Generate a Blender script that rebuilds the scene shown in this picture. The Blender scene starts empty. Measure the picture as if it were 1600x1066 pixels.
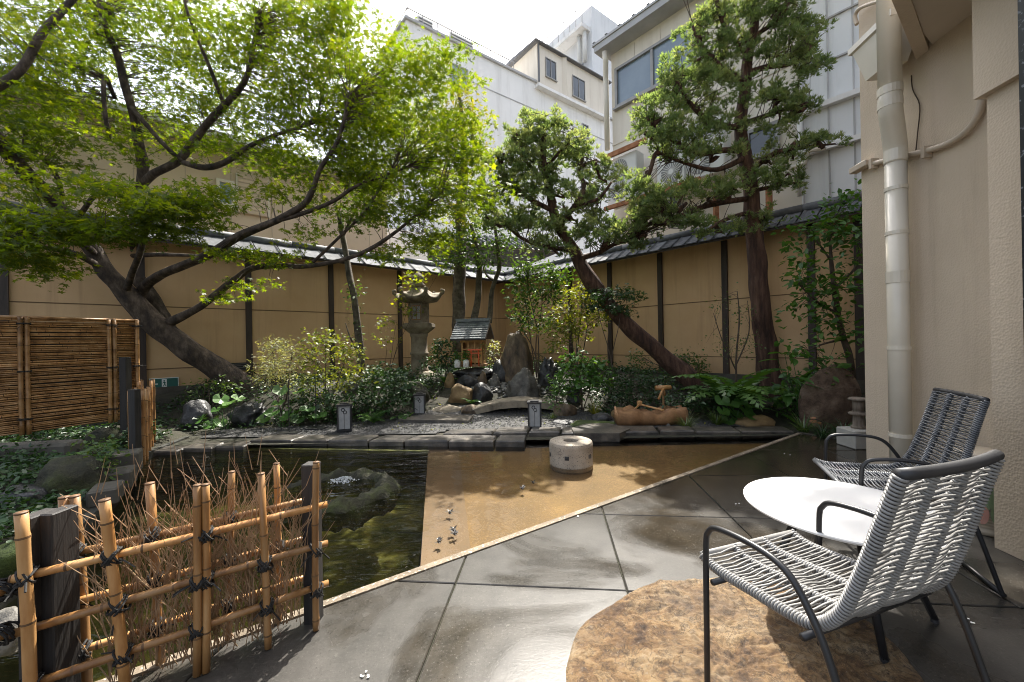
import bpy, bmesh, math, random
import numpy as np
from mathutils import Vector, Matrix, noise, Euler
R = math.radians
rnd = random.Random(7)

# ------------------------------------------------------------------ camera, sky, sun, exposure
sc = bpy.context.scene
COL = sc.collection
F, H, SR = 620.0, 1.25, 0.018                    # focal length in photo pixels, eye height, roll
CR = math.sqrt(1 - SR * SR)
cam_d = bpy.data.cameras.new('camera'); cam = bpy.data.objects.new('camera', cam_d); COL.objects.link(cam)
cam_d.sensor_width = 36; cam_d.lens = 36 * F / 1600; cam_d.clip_start = 0.05; cam_d.clip_end = 3000
cam.matrix_world = Matrix(((CR, SR, 0, 0), (0, 0, -1, 0), (-SR, CR, 0, H), (0, 0, 0, 1)))
sc.camera = cam
SUN_EL, SUN_AZ = R(56), R(15)                     # azimuth measured from +Y towards +X
world = bpy.data.worlds.new('World'); sc.world = world; world.use_nodes = True
wn = world.node_tree; bg = wn.nodes['Background']
sky = wn.nodes.new('ShaderNodeTexSky'); sky.sky_type = 'NISHITA'; sky.sun_disc = False
sky.sun_elevation = SUN_EL; sky.sun_rotation = SUN_AZ
sky.air_density = 1.0; sky.dust_density = 5.0; sky.ozone_density = 1.0
shs = wn.nodes.new('ShaderNodeHueSaturation'); shs.inputs['Saturation'].default_value = 0.5; shs.inputs['Value'].default_value = 1.1   # milky summer haze
wn.links.new(sky.outputs[0], shs.inputs['Color']); wn.links.new(shs.outputs[0], bg.inputs[0]); bg.inputs[1].default_value = 0.15
sun_d = bpy.data.lights.new('sun', 'SUN'); sun = bpy.data.objects.new('sun', sun_d); COL.objects.link(sun)
sun_d.energy = 4.7; sun_d.angle = R(0.6); sun_d.color = (1, 0.95, 0.86)
sdir = Vector((math.sin(SUN_AZ) * math.cos(SUN_EL), math.cos(SUN_AZ) * math.cos(SUN_EL), math.sin(SUN_EL)))
sun.rotation_euler = sdir.to_track_quat('Z', 'Y').to_euler(); sun.location = sdir * 40
sc.view_settings.view_transform = 'Standard'; sc.view_settings.look = 'None'
sc.view_settings.gamma = 1.0; sc.view_settings.exposure = 1.47; sc.view_settings.use_curve_mapping = False
sc.cycles.filter_width = 1.0; sc.cycles.max_bounces = 8; sc.cycles.transparent_max_bounces = 12

# ------------------------------------------------------------------ pixel -> place helpers (survey of the photograph)
def ray(px, py):
    u = (px - 800) / F; v = (533 - py) / F
    return Vector((u * CR + v * SR, 1.0, -u * SR + v * CR))
def P(px, py, Y):
    r = ray(px, py); return Vector((r.x * Y, Y, H + r.z * Y))
def G(px, py, z=0.0):
    r = ray(px, py); t = (z - H) / r.z; return Vector((r.x * t, t, z))
def smooth(a, b, x):
    t = min(1, max(0, (x - a) / (b - a))); return t * t * (3 - 2 * t)
def hgt(x, y):                                    # the garden bed
    m = smooth(6.3, 8.8, y) * (0.52 - 0.34 * smooth(1.5, 4.5, x))
    m += 0.16 * smooth(5.6, 6.6, y) * smooth(1.6, 3.2, x)
    m += 0.30 * smooth(6.2, 7.2, y) * smooth(-1.2, -3.0, x) * (1 - smooth(6.8, 9, y))
    return m + 0.03 * noise.noise(Vector((x * 1.3, y * 1.3, 0.3))) * smooth(5.6, 6.6, y)
def GT(px, py):
    r = ray(px, py); Y = 3.0
    while Y < 14:
        p = r * Y; z = H + p.z
        if z <= hgt(p.x, Y): break
        Y += 0.02
    return Vector((r.x * Y, Y, H + r.z * Y))
class VPlane:                                     # a vertical plane: p0 + s*d, height z, o = towards the viewer
    def __init__(s, p0, d):
        s.p0 = Vector((p0[0], p0[1], 0)); s.d = Vector((d[0], d[1], 0)).normalized()
        n = Vector((-s.d.y, s.d.x, 0)); s.n = n if n.dot(-s.p0) > 0 else -n
    def sz(s, px, py=533):
        r = ray(px, py); Y = s.p0.dot(s.n) / r.dot(s.n) if abs(r.dot(s.n)) > 1e-6 else 1e3
        p = r * Y; return (p - s.p0).dot(s.d), H + p.z
    def pt(s, a, z, o=0.0):
        p = s.p0 + s.d * a + s.n * o; return Vector((p.x, p.y, z))

# ------------------------------------------------------------------ materials
MATS = {}
def newmat(name):
    m = bpy.data.materials.new(name); m.use_nodes = True; nt = m.node_tree
    b = nt.nodes['Principled BSDF']; MATS[name] = m
    return m, nt, b
def N(nt, t, **k):
    n = nt.nodes.new(t)
    for a, v in k.items(): setattr(n, a, v)
    return n
def ramp(nt, fac, stops):
    r = N(nt, 'ShaderNodeValToRGB'); e = r.color_ramp.elements
    while len(e) < len(stops): e.new(0.5)
    for i, (p, c) in enumerate(stops):
        e[i].position = p; e[i].color = (*c, 1) if len(c) == 3 else c
    nt.links.new(fac, r.inputs[0]); return r.outputs[0]
def noise_n(nt, scale, detail=5, rough=0.6, vec=None, dist=0.0):
    n = N(nt, 'ShaderNodeTexNoise'); n.inputs['Scale'].default_value = scale
    n.inputs['Detail'].default_value = detail; n.inputs['Roughness'].default_value = rough
    n.inputs['Distortion'].default_value = dist
    if vec is not None: nt.links.new(vec, n.inputs['Vector'])
    return n.outputs['Fac']
def pos(nt, sx=1, sy=1, sz=1, obj=True):
    if obj:
        o = N(nt, 'ShaderNodeTexCoord').outputs['Object']
    else:
        o = N(nt, 'ShaderNodeNewGeometry').outputs['Position']
    if (sx, sy, sz) != (1, 1, 1):
        mp = N(nt, 'ShaderNodeMapping'); mp.inputs['Scale'].default_value = (sx, sy, sz)
        nt.links.new(o, mp.inputs[0]); o = mp.outputs[0]
    return o
def mixc(nt, fac, a, b, mode='MIX'):
    m = N(nt, 'ShaderNodeMix', data_type='RGBA', blend_type=mode)
    for sock, v in ((0, fac), (6, a), (7, b)):
        if hasattr(v, 'links') or isinstance(v, bpy.types.NodeSocket): nt.links.new(v, m.inputs[sock])
        elif sock == 0: m.inputs[0].default_value = v
        else: m.inputs[sock].default_value = (*v, 1)
    return m.outputs[2]
def bump(nt, b, h, strength=0.3, dist=0.01):
    n = N(nt, 'ShaderNodeBump'); n.inputs['Strength'].default_value = strength; n.inputs['Distance'].default_value = dist
    nt.links.new(h, n.inputs['Height']); nt.links.new(n.outputs[0], b.inputs['Normal']); return n
def pm(name, cols, scale=6, rough=0.7, bs=0.3, bd=0.01, bscale=None, sx=1, sy=1, sz=1, metal=0, spec=0.5, per_obj=0.0, obj=True, speck=None):
    m, nt, b = newmat(name)
    v = pos(nt, sx, sy, sz, obj)
    n = noise_n(nt, scale, 6, 0.62, v)
    k = len(cols)
    c = ramp(nt, n, [(0.32 + 0.36 * i / max(1, k - 1), col) for i, col in enumerate(cols)])
    if speck:
        s = noise_n(nt, speck[0], 2, 0.6, v)
        c = mixc(nt, ramp(nt, s, [(speck[2], (0, 0, 0)), (speck[2] + 0.06, (1, 1, 1))]), c, speck[1])
    if per_obj:
        oi = N(nt, 'ShaderNodeObjectInfo')
        hs = N(nt, 'ShaderNodeHueSaturation')
        mr = N(nt, 'ShaderNodeMapRange'); mr.inputs[3].default_value = 1 - per_obj; mr.inputs[4].default_value = 1 + per_obj
        nt.links.new(oi.outputs['Random'], mr.inputs[0]); nt.links.new(mr.outputs[0], hs.inputs['Value']); nt.links.new(c, hs.inputs['Color'])
        c = hs.outputs[0]
    nt.links.new(c, b.inputs['Base Color'])
    b.inputs['Roughness'].default_value = rough; b.inputs['Metallic'].default_value = metal
    b.inputs['Specular IOR Level'].default_value = spec
    if bs:
        bump(nt, b, noise_n(nt, bscale or scale * 5, 6, 0.65, v), bs, bd)
    return m
def leafmat(name, c1, c2, c3, trans=0.45, gloss=0.08, grough=0.35, tcol=(1.5, 1.35, 0.45)):
    m = bpy.data.materials.new(name); m.use_nodes = True; nt = m.node_tree; nt.nodes.clear(); MATS[name] = m
    out = N(nt, 'ShaderNodeOutputMaterial')
    at = N(nt, 'ShaderNodeAttribute', attribute_name='rnd'); oi = N(nt, 'ShaderNodeObjectInfo')
    ad = N(nt, 'ShaderNodeMath', operation='ADD'); nt.links.new(at.outputs['Fac'], ad.inputs[0])
    ml = N(nt, 'ShaderNodeMath', operation='MULTIPLY'); ml.inputs[1].default_value = 0.25
    nt.links.new(oi.outputs['Random'], ml.inputs[0]); nt.links.new(ml.outputs[0], ad.inputs[1])
    fr = N(nt, 'ShaderNodeMath', operation='FRACT'); nt.links.new(ad.outputs[0], fr.inputs[0])
    c = ramp(nt, fr.outputs[0], [(0, c1), (0.5, c2), (1, c3)])
    d = N(nt, 'ShaderNodeBsdfDiffuse'); nt.links.new(c, d.inputs[0])
    t = N(nt, 'ShaderNodeBsdfTranslucent'); nt.links.new(mixc(nt, 1.0, c, tcol, 'MULTIPLY'), t.inputs[0])
    mx = N(nt, 'ShaderNodeMixShader'); mx.inputs[0].default_value = trans
    nt.links.new(d.outputs[0], mx.inputs[1]); nt.links.new(t.outputs[0], mx.inputs[2])
    g = N(nt, 'ShaderNodeBsdfGlossy'); g.inputs['Roughness'].default_value = grough
    m2 = N(nt, 'ShaderNodeMixShader'); m2.inputs[0].default_value = gloss
    nt.links.new(mx.outputs[0], m2.inputs[1]); nt.links.new(g.outputs[0], m2.inputs[2])
    nt.links.new(m2.outputs[0], out.inputs[0]); return m

def mat_plaster():
    m, nt, b = newmat('plaster'); v = pos(nt, obj=False)
    c = ramp(nt, noise_n(nt, 0.8, 6, 0.6, v), [(0.3, (0.50, 0.318, 0.16)), (0.7, (0.60, 0.405, 0.225))])
    st = noise_n(nt, 1.0, 6, 0.65, pos(nt, 4, 4, 0.22, False))          # rain streaks
    c = mixc(nt, ramp(nt, st, [(0.52, (0, 0, 0)), (0.80, (0.55, 0.55, 0.55))]), c, (0.24, 0.15, 0.075))
    z = N(nt, 'ShaderNodeSeparateXYZ'); nt.links.new(v, z.inputs[0])
    mr = N(nt, 'ShaderNodeMapRange'); mr.inputs[1].default_value = 1.0; mr.inputs[2].default_value = 0.3; nt.links.new(z.outputs[2], mr.inputs[0])
    ml = N(nt, 'ShaderNodeMath', operation='MULTIPLY'); nt.links.new(mr.outputs[0], ml.inputs[0]); nt.links.new(noise_n(nt, 3, 5, 0.6, v), ml.inputs[1])
    c = mixc(nt, ml.outputs[0], c, (0.17, 0.115, 0.06))                 # damp foot of the wall
    nt.links.new(c, b.inputs['Base Color']); b.inputs['Roughness'].default_value = 0.88
    bump(nt, b, noise_n(nt, 70, 4, 0.7, v), 0.15, 0.004)
mat_plaster()
pm('wood_dark', [(0.018, 0.012, 0.009), (0.05, 0.032, 0.022)], 3, 0.6, 0.3, 0.006, 18, sx=6, sy=6, sz=0.6)
pm('wood_black', [(0.010, 0.009, 0.009), (0.030, 0.025, 0.022)], 3, 0.65, 0.5, 0.006, 14, sx=8, sy=8, sz=0.5)
pm('joint_dark', [(0.12, 0.075, 0.035), (0.16, 0.10, 0.05)], 3, 0.8, 0)
pm('tile', [(0.05, 0.053, 0.06), (0.12, 0.125, 0.135)], 7, 0.75, 0.15, 0.004, 40, per_obj=0.3, spec=0.2)
pm('ridge', [(0.08, 0.083, 0.09), (0.15, 0.155, 0.16)], 6, 0.65, 0.15, 0.004, 40, per_obj=0.2, spec=0.3)
pm('concrete', [(0.045, 0.04, 0.03), (0.10, 0.092, 0.075)], 3, 0.9, 0.4, 0.008, 30)  # grey darkened to carry the shade over the left bank
pm('concrete_block', [(0.30, 0.29, 0.26), (0.42, 0.40, 0.36)], 4, 0.9, 0.3, 0.004, 60)
pm('soffit', [(0.46, 0.40, 0.32), (0.54, 0.47, 0.38)], 1.2, 0.8, 0.1, 0.003, 40)
pm('pvc', [(0.60, 0.55, 0.455), (0.68, 0.63, 0.53)], 1.5, 0.25, 0.04, 0.002, 20)
pm('conduit', [(0.40, 0.33, 0.25), (0.50, 0.42, 0.33)], 4, 0.5, 0.1, 0.002, 40)
pm('kerb', [(0.07, 0.054, 0.034), (0.16, 0.125, 0.085), (0.24, 0.19, 0.135)], 5, 0.75, 0.8, 0.008, 90, speck=(70, (0.45, 0.39, 0.31), 0.60))
pm('soil', [(0.010, 0.008, 0.006), (0.022, 0.022, 0.010), (0.034, 0.026, 0.018)], 3, 0.95, 0.8, 0.03, 12, obj=False)
pm('gravel_bed', [(0.012, 0.012, 0.012), (0.036, 0.035, 0.034), (0.10, 0.097, 0.093)], 38, 0.75, 1.0, 0.02, 55, obj=False)
pm('pebble', [(0.020, 0.020, 0.020), (0.095, 0.092, 0.086)], 30, 0.6, 0, per_obj=0.3)
pm('pale_pebble', [(0.05, 0.048, 0.043), (0.24, 0.23, 0.21)], 14, 0.6, 0)
pm('moss', [(0.020, 0.032, 0.008), (0.07, 0.10, 0.018)], 9, 0.95, 0.9, 0.02, 60)
pm('edge_stone', [(0.022, 0.020, 0.018), (0.065, 0.058, 0.050), (0.13, 0.112, 0.088)], 5.5, 0.36, 0.7, 0.012, 24, per_obj=0.25)
pm('stone_grey', [(0.030, 0.028, 0.024), (0.095, 0.088, 0.074), (0.22, 0.205, 0.18)], 5, 0.6, 0.7, 0.02, 16)
pm('stone_brown', [(0.028, 0.019, 0.011), (0.11, 0.075, 0.042), (0.25, 0.19, 0.12)], 5, 0.6, 0.8, 0.03, 14, sz=0.5)
pm('stone_dark', [(0.008, 0.008, 0.009), (0.030, 0.030, 0.032), (0.11, 0.11, 0.11)], 5, 0.42, 0.8, 0.02, 20)
pm('stone_tan', [(0.12, 0.075, 0.03), (0.27, 0.18, 0.08)], 5, 0.75, 0.6, 0.015, 22)
pm('stone_rough', [(0.055, 0.032, 0.020), (0.13, 0.085, 0.055), (0.19, 0.14, 0.10)], 6, 0.85, 1.0, 0.03, 42)
pm('stone_mossy', [(0.010, 0.010, 0.007), (0.030, 0.030, 0.014), (0.05, 0.06, 0.016)], 6, 0.9, 1.0, 0.03, 24)
pm('lantern_stone', [(0.085, 0.068, 0.045), (0.19, 0.155, 0.11), (0.24, 0.21, 0.15)], 6, 0.85, 0.6, 0.012, 45)
pm('mill_stone', [(0.26, 0.22, 0.17), (0.40, 0.35, 0.28)], 6, 0.85, 0.8, 0.008, 110, speck=(80, (0.10, 0.085, 0.07), 0.60))
pm('bridge_stone', [(0.08, 0.065, 0.042), (0.19, 0.16, 0.115), (0.25, 0.21, 0.15)], 7, 0.8, 0.5, 0.012, 40)
pm('basin_stone', [(0.13, 0.06, 0.022), (0.29, 0.15, 0.06)], 6, 0.8, 0.6, 0.012, 40)
pm('bark_maple', [(0.016, 0.011, 0.008), (0.055, 0.038, 0.026), (0.13, 0.098, 0.072)], 7, 0.85, 0.9, 0.03, 16, sx=1.4, sy=1.4, sz=0.7)
pm('bark_pine', [(0.018, 0.009, 0.006), (0.070, 0.034, 0.021), (0.15, 0.085, 0.055)], 7, 0.9, 1.0, 0.04, 14, sx=1.8, sy=1.8, sz=0.28)
pm('bark_grey', [(0.03, 0.025, 0.018), (0.085, 0.07, 0.05), (0.15, 0.13, 0.095)], 9, 0.9, 0.9, 0.02, 30)
pm('twig', [(0.045, 0.03, 0.02), (0.09, 0.065, 0.045)], 9, 0.8, 0)
pm('brush', [(0.20, 0.115, 0.055), (0.40, 0.27, 0.16)], 14, 0.7, 0)
pm('bamboo', [(0.20, 0.085, 0.022), (0.33, 0.165, 0.055), (0.40, 0.235, 0.10)], 5, 0.42, 0.12, 0.003, 30, sx=3, sy=3, sz=0.6, per_obj=0.32)
pm('bamboo_old', [(0.16, 0.075, 0.022), (0.33, 0.17, 0.06), (0.42, 0.25, 0.11)], 9, 0.45, 0.12, 0.003, 40, per_obj=0.35)
pm('bamboo_node', [(0.07, 0.035, 0.014), (0.16, 0.085, 0.035)], 20, 0.6, 0)
pm('twine', [(0.008, 0.008, 0.008), (0.022, 0.02, 0.018)], 30, 0.8, 0.4, 0.002, 200)
pm('black_metal', [(0.012, 0.012, 0.013), (0.020, 0.020, 0.022)], 5, 0.36, 0.03, 0.001, 60)
pm('rope', [(0.19, 0.186, 0.18), (0.28, 0.275, 0.265)], 9, 0.33, 0.1, 0.001, 160, per_obj=0.1)
pm('rope_shaded', [(0.075, 0.08, 0.088), (0.15, 0.155, 0.165)], 9, 0.36, 0.1, 0.001, 160, per_obj=0.15)  # same rope as the near chair, darkened for the far chair's shade
pm('pad', [(0.022, 0.022, 0.024), (0.03, 0.03, 0.032)], 9, 0.5, 0.1, 0.001, 160)
pm('table_white', [(0.62, 0.62, 0.61), (0.68, 0.68, 0.67)], 2, 0.42, 0.02, 0.001, 30)
pm('shrine_wood', [(0.17, 0.085, 0.035), (0.32, 0.18, 0.085)], 4, 0.65, 0.2, 0.003, 30, sx=5, sy=5, sz=0.5)
pm('shrine_gold', [(0.42, 0.20, 0.05), (0.58, 0.33, 0.10)], 6, 0.5, 0.1, 0.002, 30)
pm('vermilion', [(0.62, 0.085, 0.02), (0.70, 0.12, 0.03)], 5, 0.45, 0.05, 0.001, 30)
pm('slate', [(0.06, 0.07, 0.075), (0.14, 0.155, 0.16)], 8, 0.42, 0.3, 0.004, 50, per_obj=0.3)
pm('ceramic_white', [(0.66, 0.66, 0.63), (0.74, 0.74, 0.71)], 5, 0.3, 0.02, 0.001, 30)
pm('ceramic_stripe', [(0.40, 0.34, 0.26), (0.50, 0.44, 0.35)], 5, 0.45, 0.1, 0.002, 60)
pm('ceramic_green', [(0.16, 0.24, 0.13), (0.24, 0.32, 0.20)], 5, 0.4, 0.02, 0.001, 60)
pm('ceramic_pink', [(0.50, 0.25, 0.20), (0.55, 0.32, 0.26)], 5, 0.4, 0.02, 0.001, 60)
pm('terracotta', [(0.32, 0.13, 0.055), (0.46, 0.22, 0.11)], 9, 0.7, 0.2, 0.003, 60)
pm('weathered_wood', [(0.10, 0.075, 0.055), (0.24, 0.20, 0.16)], 6, 0.85, 0.5, 0.005, 30, sx=4, sy=4, sz=0.6)
def stained(name, c1, c2, dirt, sx, sz, amt=0.5, rough=0.75):
    m, nt, b = newmat(name); v = pos(nt, obj=False)
    c = ramp(nt, noise_n(nt, 0.5, 6, 0.65, v), [(0.3, c1), (0.7, c2)])
    st = noise_n(nt, 1.0, 7, 0.7, pos(nt, sx, sx, sz, False))
    c = mixc(nt, ramp(nt, st, [(0.50, (0, 0, 0)), (0.76, (amt,) * 3)]), c, dirt)
    nt.links.new(c, b.inputs['Base Color']); b.inputs['Roughness'].default_value = rough
    bump(nt, b, noise_n(nt, 14, 5, 0.7, v), 0.12, 0.01)
stained('white_wall', (0.74, 0.725, 0.70), (0.82, 0.805, 0.78), (0.46, 0.44, 0.41), 1.1, 0.10, 0.55)
stained('white_panel', (0.66, 0.67, 0.68), (0.74, 0.75, 0.755), (0.42, 0.43, 0.43), 2.2, 0.16, 0.5, 0.6)
stained('cream_wall', (0.66, 0.60, 0.505), (0.74, 0.68, 0.585), (0.42, 0.36, 0.28), 2.2, 0.16, 0.45)
stained('beige_siding', (0.50, 0.40, 0.295), (0.58, 0.47, 0.355), (0.33, 0.25, 0.18), 1.6, 0.14, 0.5)
pm('cream_trim', [(0.58, 0.53, 0.44), (0.64, 0.59, 0.5)], 1, 0.5, 0)
pm('beige_siding', [(0.50, 0.40, 0.295), (0.58, 0.47, 0.355)], 0.6, 0.75, 0.06, 0.004, 10)
pm('grey_trim', [(0.36, 0.355, 0.35), (0.45, 0.445, 0.44)], 2, 0.5, 0)
pm('dark_trim', [(0.09, 0.09, 0.095), (0.14, 0.14, 0.145)], 2, 0.5, 0)
pm('alu', [(0.24, 0.23, 0.215), (0.32, 0.31, 0.29)], 4, 0.4, 0, metal=0.3)
pm('glass', [(0.16, 0.21, 0.27), (0.23, 0.29, 0.35)], 1.0, 0.12, 0, spec=0.8)
pm('glass_dark', [(0.035, 0.045, 0.055), (0.07, 0.085, 0.10)], 1.0, 0.1, 0, spec=0.8)
pm('ac_white', [(0.62, 0.61, 0.57), (0.70, 0.69, 0.65)], 2, 0.5, 0)
pm('ac_grille', [(0.24, 0.24, 0.235), (0.30, 0.30, 0.29)], 2, 0.6, 0)
pm('rust', [(0.22, 0.075, 0.025), (0.42, 0.19, 0.09)], 9, 0.85, 0.3, 0.004, 60)
pm('sign_green', [(0.006, 0.085, 0.075), (0.010, 0.11, 0.095)], 2, 0.4, 0)
pm('sign_white', [(0.62, 0.66, 0.64), (0.7, 0.72, 0.7)], 2, 0.4, 0)
pm('paper', [(0.24, 0.24, 0.235), (0.32, 0.32, 0.31)], 8, 0.7, 0)
pm('ink', [(0.015, 0.015, 0.015), (0.02, 0.02, 0.02)], 8, 0.7, 0)
pm('petal', [(0.75, 0.74, 0.72), (0.8, 0.8, 0.78)], 8, 0.6, 0)
pm('dark_tuft', [(0.012, 0.011, 0.010), (0.05, 0.045, 0.04)], 30, 0.4, 0)
pm('pool_wall', [(0.015, 0.016, 0.013), (0.04, 0.04, 0.033)], 4, 0.7, 0.3, 0.01, 20)
pm('lip', [(0.17, 0.155, 0.12), (0.27, 0.25, 0.20)], 6, 0.7, 0.2, 0.004, 40)
pm('foam', [(0.34, 0.37, 0.37), (0.5, 0.52, 0.52)], 9, 0.12, 0.5, 0.01, 60)

def mat_stucco():
    m, nt, b = newmat('stucco'); v = pos(nt, obj=False)
    big = noise_n(nt, 0.9, 5, 0.6, v)
    c = ramp(nt, big, [(0.3, (0.48, 0.395, 0.295)), (0.7, (0.57, 0.475, 0.365))])
    st = noise_n(nt, 1.0, 5, 0.65, pos(nt, 5, 5, 0.35, False))
    c = mixc(nt, ramp(nt, st, [(0.54, (0, 0, 0)), (0.76, (0.4, 0.4, 0.4))]), c, (0.27, 0.21, 0.15))
    nt.links.new(c, b.inputs['Base Color']); b.inputs['Roughness'].default_value = 0.85
    n1 = N(nt, 'ShaderNodeTexVoronoi'); n1.inputs['Scale'].default_value = 75; nt.links.new(v, n1.inputs['Vector'])
    bump(nt, b, n1.outputs['Distance'], 0.38, 0.005)
def mat_granite():
    m, nt, b = newmat('granite_black'); v = pos(nt, 1, 1, 1, False)
    s = noise_n(nt, 42, 3, 0.5, v)
    c = ramp(nt, s, [(0.60, (0.012, 0.013, 0.016)), (0.66, (0.16, 0.17, 0.19))])
    nt.links.new(c, b.inputs['Base Color']); b.inputs['Roughness'].default_value = 0.4
def mat_patio():
    m, nt, b = newmat('patio_slab'); v = pos(nt, obj=False)
    w = noise_n(nt, 1.25, 4, 0.55, v, 0.8)                         # where water still stands
    wet = ramp(nt, w, [(0.46, (0, 0, 0)), (0.68, (1, 1, 1))])
    far = N(nt, 'ShaderNodeSeparateXYZ'); nt.links.new(v, far.inputs[0])
    fm = N(nt, 'ShaderNodeMapRange'); fm.inputs[1].default_value = 2.6; fm.inputs[2].default_value = 3.7
    nt.links.new(far.outputs[1], fm.inputs[0])
    wet = mixc(nt, fm.outputs[0], wet, (1, 1, 1))
    f = noise_n(nt, 85, 3, 0.75, v); g = noise_n(nt, 5.5, 9, 0.75, v)
    dry = ramp(nt, g, [(0.3, (0.034, 0.032, 0.029)), (0.7, (0.074, 0.069, 0.062))])
    wetc = ramp(nt, g, [(0.3, (0.015, 0.0125, 0.009)), (0.7, (0.040, 0.032, 0.022))])
    c = mixc(nt, wet, dry, wetc)
    c = mixc(nt, ramp(nt, f, [(0.58, (0, 0, 0)), (0.72, (0.4, 0.4, 0.4))]), c, (0.17, 0.16, 0.145))
    c = mixc(nt, ramp(nt, f, [(0.30, (0.7, 0.7, 0.7)), (0.42, (0, 0, 0))]), c, (0.012, 0.011, 0.009))
    sp = noise_n(nt, 9, 5, 0.7, v); c = mixc(nt, ramp(nt, sp, [(0.66, (0, 0, 0)), (0.74, (0.4, 0.4, 0.4))]), c, (0.20, 0.19, 0.165))   # lichen and lime spots
    oi = N(nt, 'ShaderNodeObjectInfo'); hs = N(nt, 'ShaderNodeHueSaturation')
    mr = N(nt, 'ShaderNodeMapRange'); mr.inputs[3].default_value = 0.85; mr.inputs[4].default_value = 1.12
    nt.links.new(oi.outputs['Random'], mr.inputs[0]); nt.links.new(mr.outputs[0], hs.inputs['Value']); nt.links.new(c, hs.inputs['Color'])
    nt.links.new(hs.outputs[0], b.inputs['Base Color'])
    rr = ramp(nt, wet, [(0, (0.33,) * 3), (1, (0.10,) * 3)])
    nt.links.new(rr, b.inputs['Roughness'])
    bump(nt, b, noise_n(nt, 70, 5, 0.75, v), 0.22, 0.003)
def mat_flat_rock():
    m, nt, b = newmat('flat_rock'); v = pos(nt, obj=False)
    n = noise_n(nt, 3.6, 10, 0.78, v, 0.5); n2 = noise_n(nt, 22, 6, 0.75, v); n3 = noise_n(nt, 90, 3, 0.8, v)
    c = ramp(nt, n, [(0.30, (0.035, 0.022, 0.015)), (0.39, (0.11, 0.060, 0.030)), (0.47, (0.23, 0.135, 0.060)), (0.54, (0.33, 0.22, 0.11)), (0.66, (0.41, 0.325, 0.22))])
    c = mixc(nt, ramp(nt, n2, [(0.36, (0.8, 0.8, 0.8)), (0.47, (0, 0, 0))]), c, (0.06, 0.038, 0.024))
    c = mixc(nt, ramp(nt, n3, [(0.60, (0, 0, 0)), (0.70, (0.6, 0.6, 0.6))]), c, (0.50, 0.42, 0.32))
    cr = noise_n(nt, 6.5, 8, 0.75, v, 1.6)
    c = mixc(nt, ramp(nt, cr, [(0.470, (0, 0, 0)), (0.494, (0.9, 0.9, 0.9)), (0.518, (0, 0, 0))]), c, (0.040, 0.024, 0.015))   # seams in the sandstone
    gl = noise_n(nt, 1.7, 6, 0.7, v); c = mixc(nt, ramp(nt, gl, [(0.50, (0, 0, 0)), (0.66, (0.55, 0.55, 0.55))]), c, (0.15, 0.115, 0.085))
    nt.links.new(c, b.inputs['Base Color']); b.inputs['Roughness'].default_value = 0.5
    bump(nt, b, noise_n(nt, 11, 10, 0.8, v), 1.0, 0.045)
def mat_sand():
    m, nt, b = newmat('pool_sand'); v = pos(nt, obj=False)
    n = noise_n(nt, 1.8, 5, 0.6, v); s = noise_n(nt, 60, 4, 0.8, v)
    c = ramp(nt, n, [(0.3, (0.085, 0.046, 0.013)), (0.7, (0.17, 0.097, 0.028))])
    c = mixc(nt, ramp(nt, s, [(0.36, (0.8, 0.8, 0.8)), (0.52, (0, 0, 0))]), c, (0.06, 0.035, 0.014))
    c = mixc(nt, ramp(nt, s, [(0.56, (0, 0, 0)), (0.66, (0.5, 0.5, 0.5))]), c, (0.27, 0.185, 0.085))
    nt.links.new(c, b.inputs['Base Color']); b.inputs['Roughness'].default_value = 0.7
    bump(nt, b, s, 0.5, 0.006)
def mat_ledge():
    m, nt, b = newmat('pool_ledge'); v = pos(nt, obj=False)
    n = noise_n(nt, 2.2, 6, 0.65, v); s = noise_n(nt, 60, 3, 0.7, v)
    c = ramp(nt, n, [(0.3, (0.066, 0.041, 0.024)), (0.7, (0.135, 0.089, 0.055))])
    c = mixc(nt, ramp(nt, s, [(0.40, (0.6, 0.6, 0.6)), (0.55, (0, 0, 0))]), c, (0.12, 0.07, 0.035))
    nt.links.new(c, b.inputs['Base Color']); b.inputs['Roughness'].default_value = 0.7
    bump(nt, b, s, 0.4, 0.005)
def mat_deep():
    m, nt, b = newmat('pond_bed'); v = pos(nt, obj=False)
    n = noise_n(nt, 2.0, 9, 0.62, v, 0.8)
    c = ramp(nt, n, [(0.28, (0.014, 0.016, 0.007)), (0.45, (0.045, 0.040, 0.014)), (0.57, (0.115, 0.088, 0.027)), (0.74, (0.23, 0.165, 0.06))])
    nt.links.new(c, b.inputs['Base Color']); b.inputs['Roughness'].default_value = 0.9
    bump(nt, b, noise_n(nt, 9, 6, 0.7, v), 0.6, 0.03)
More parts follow.
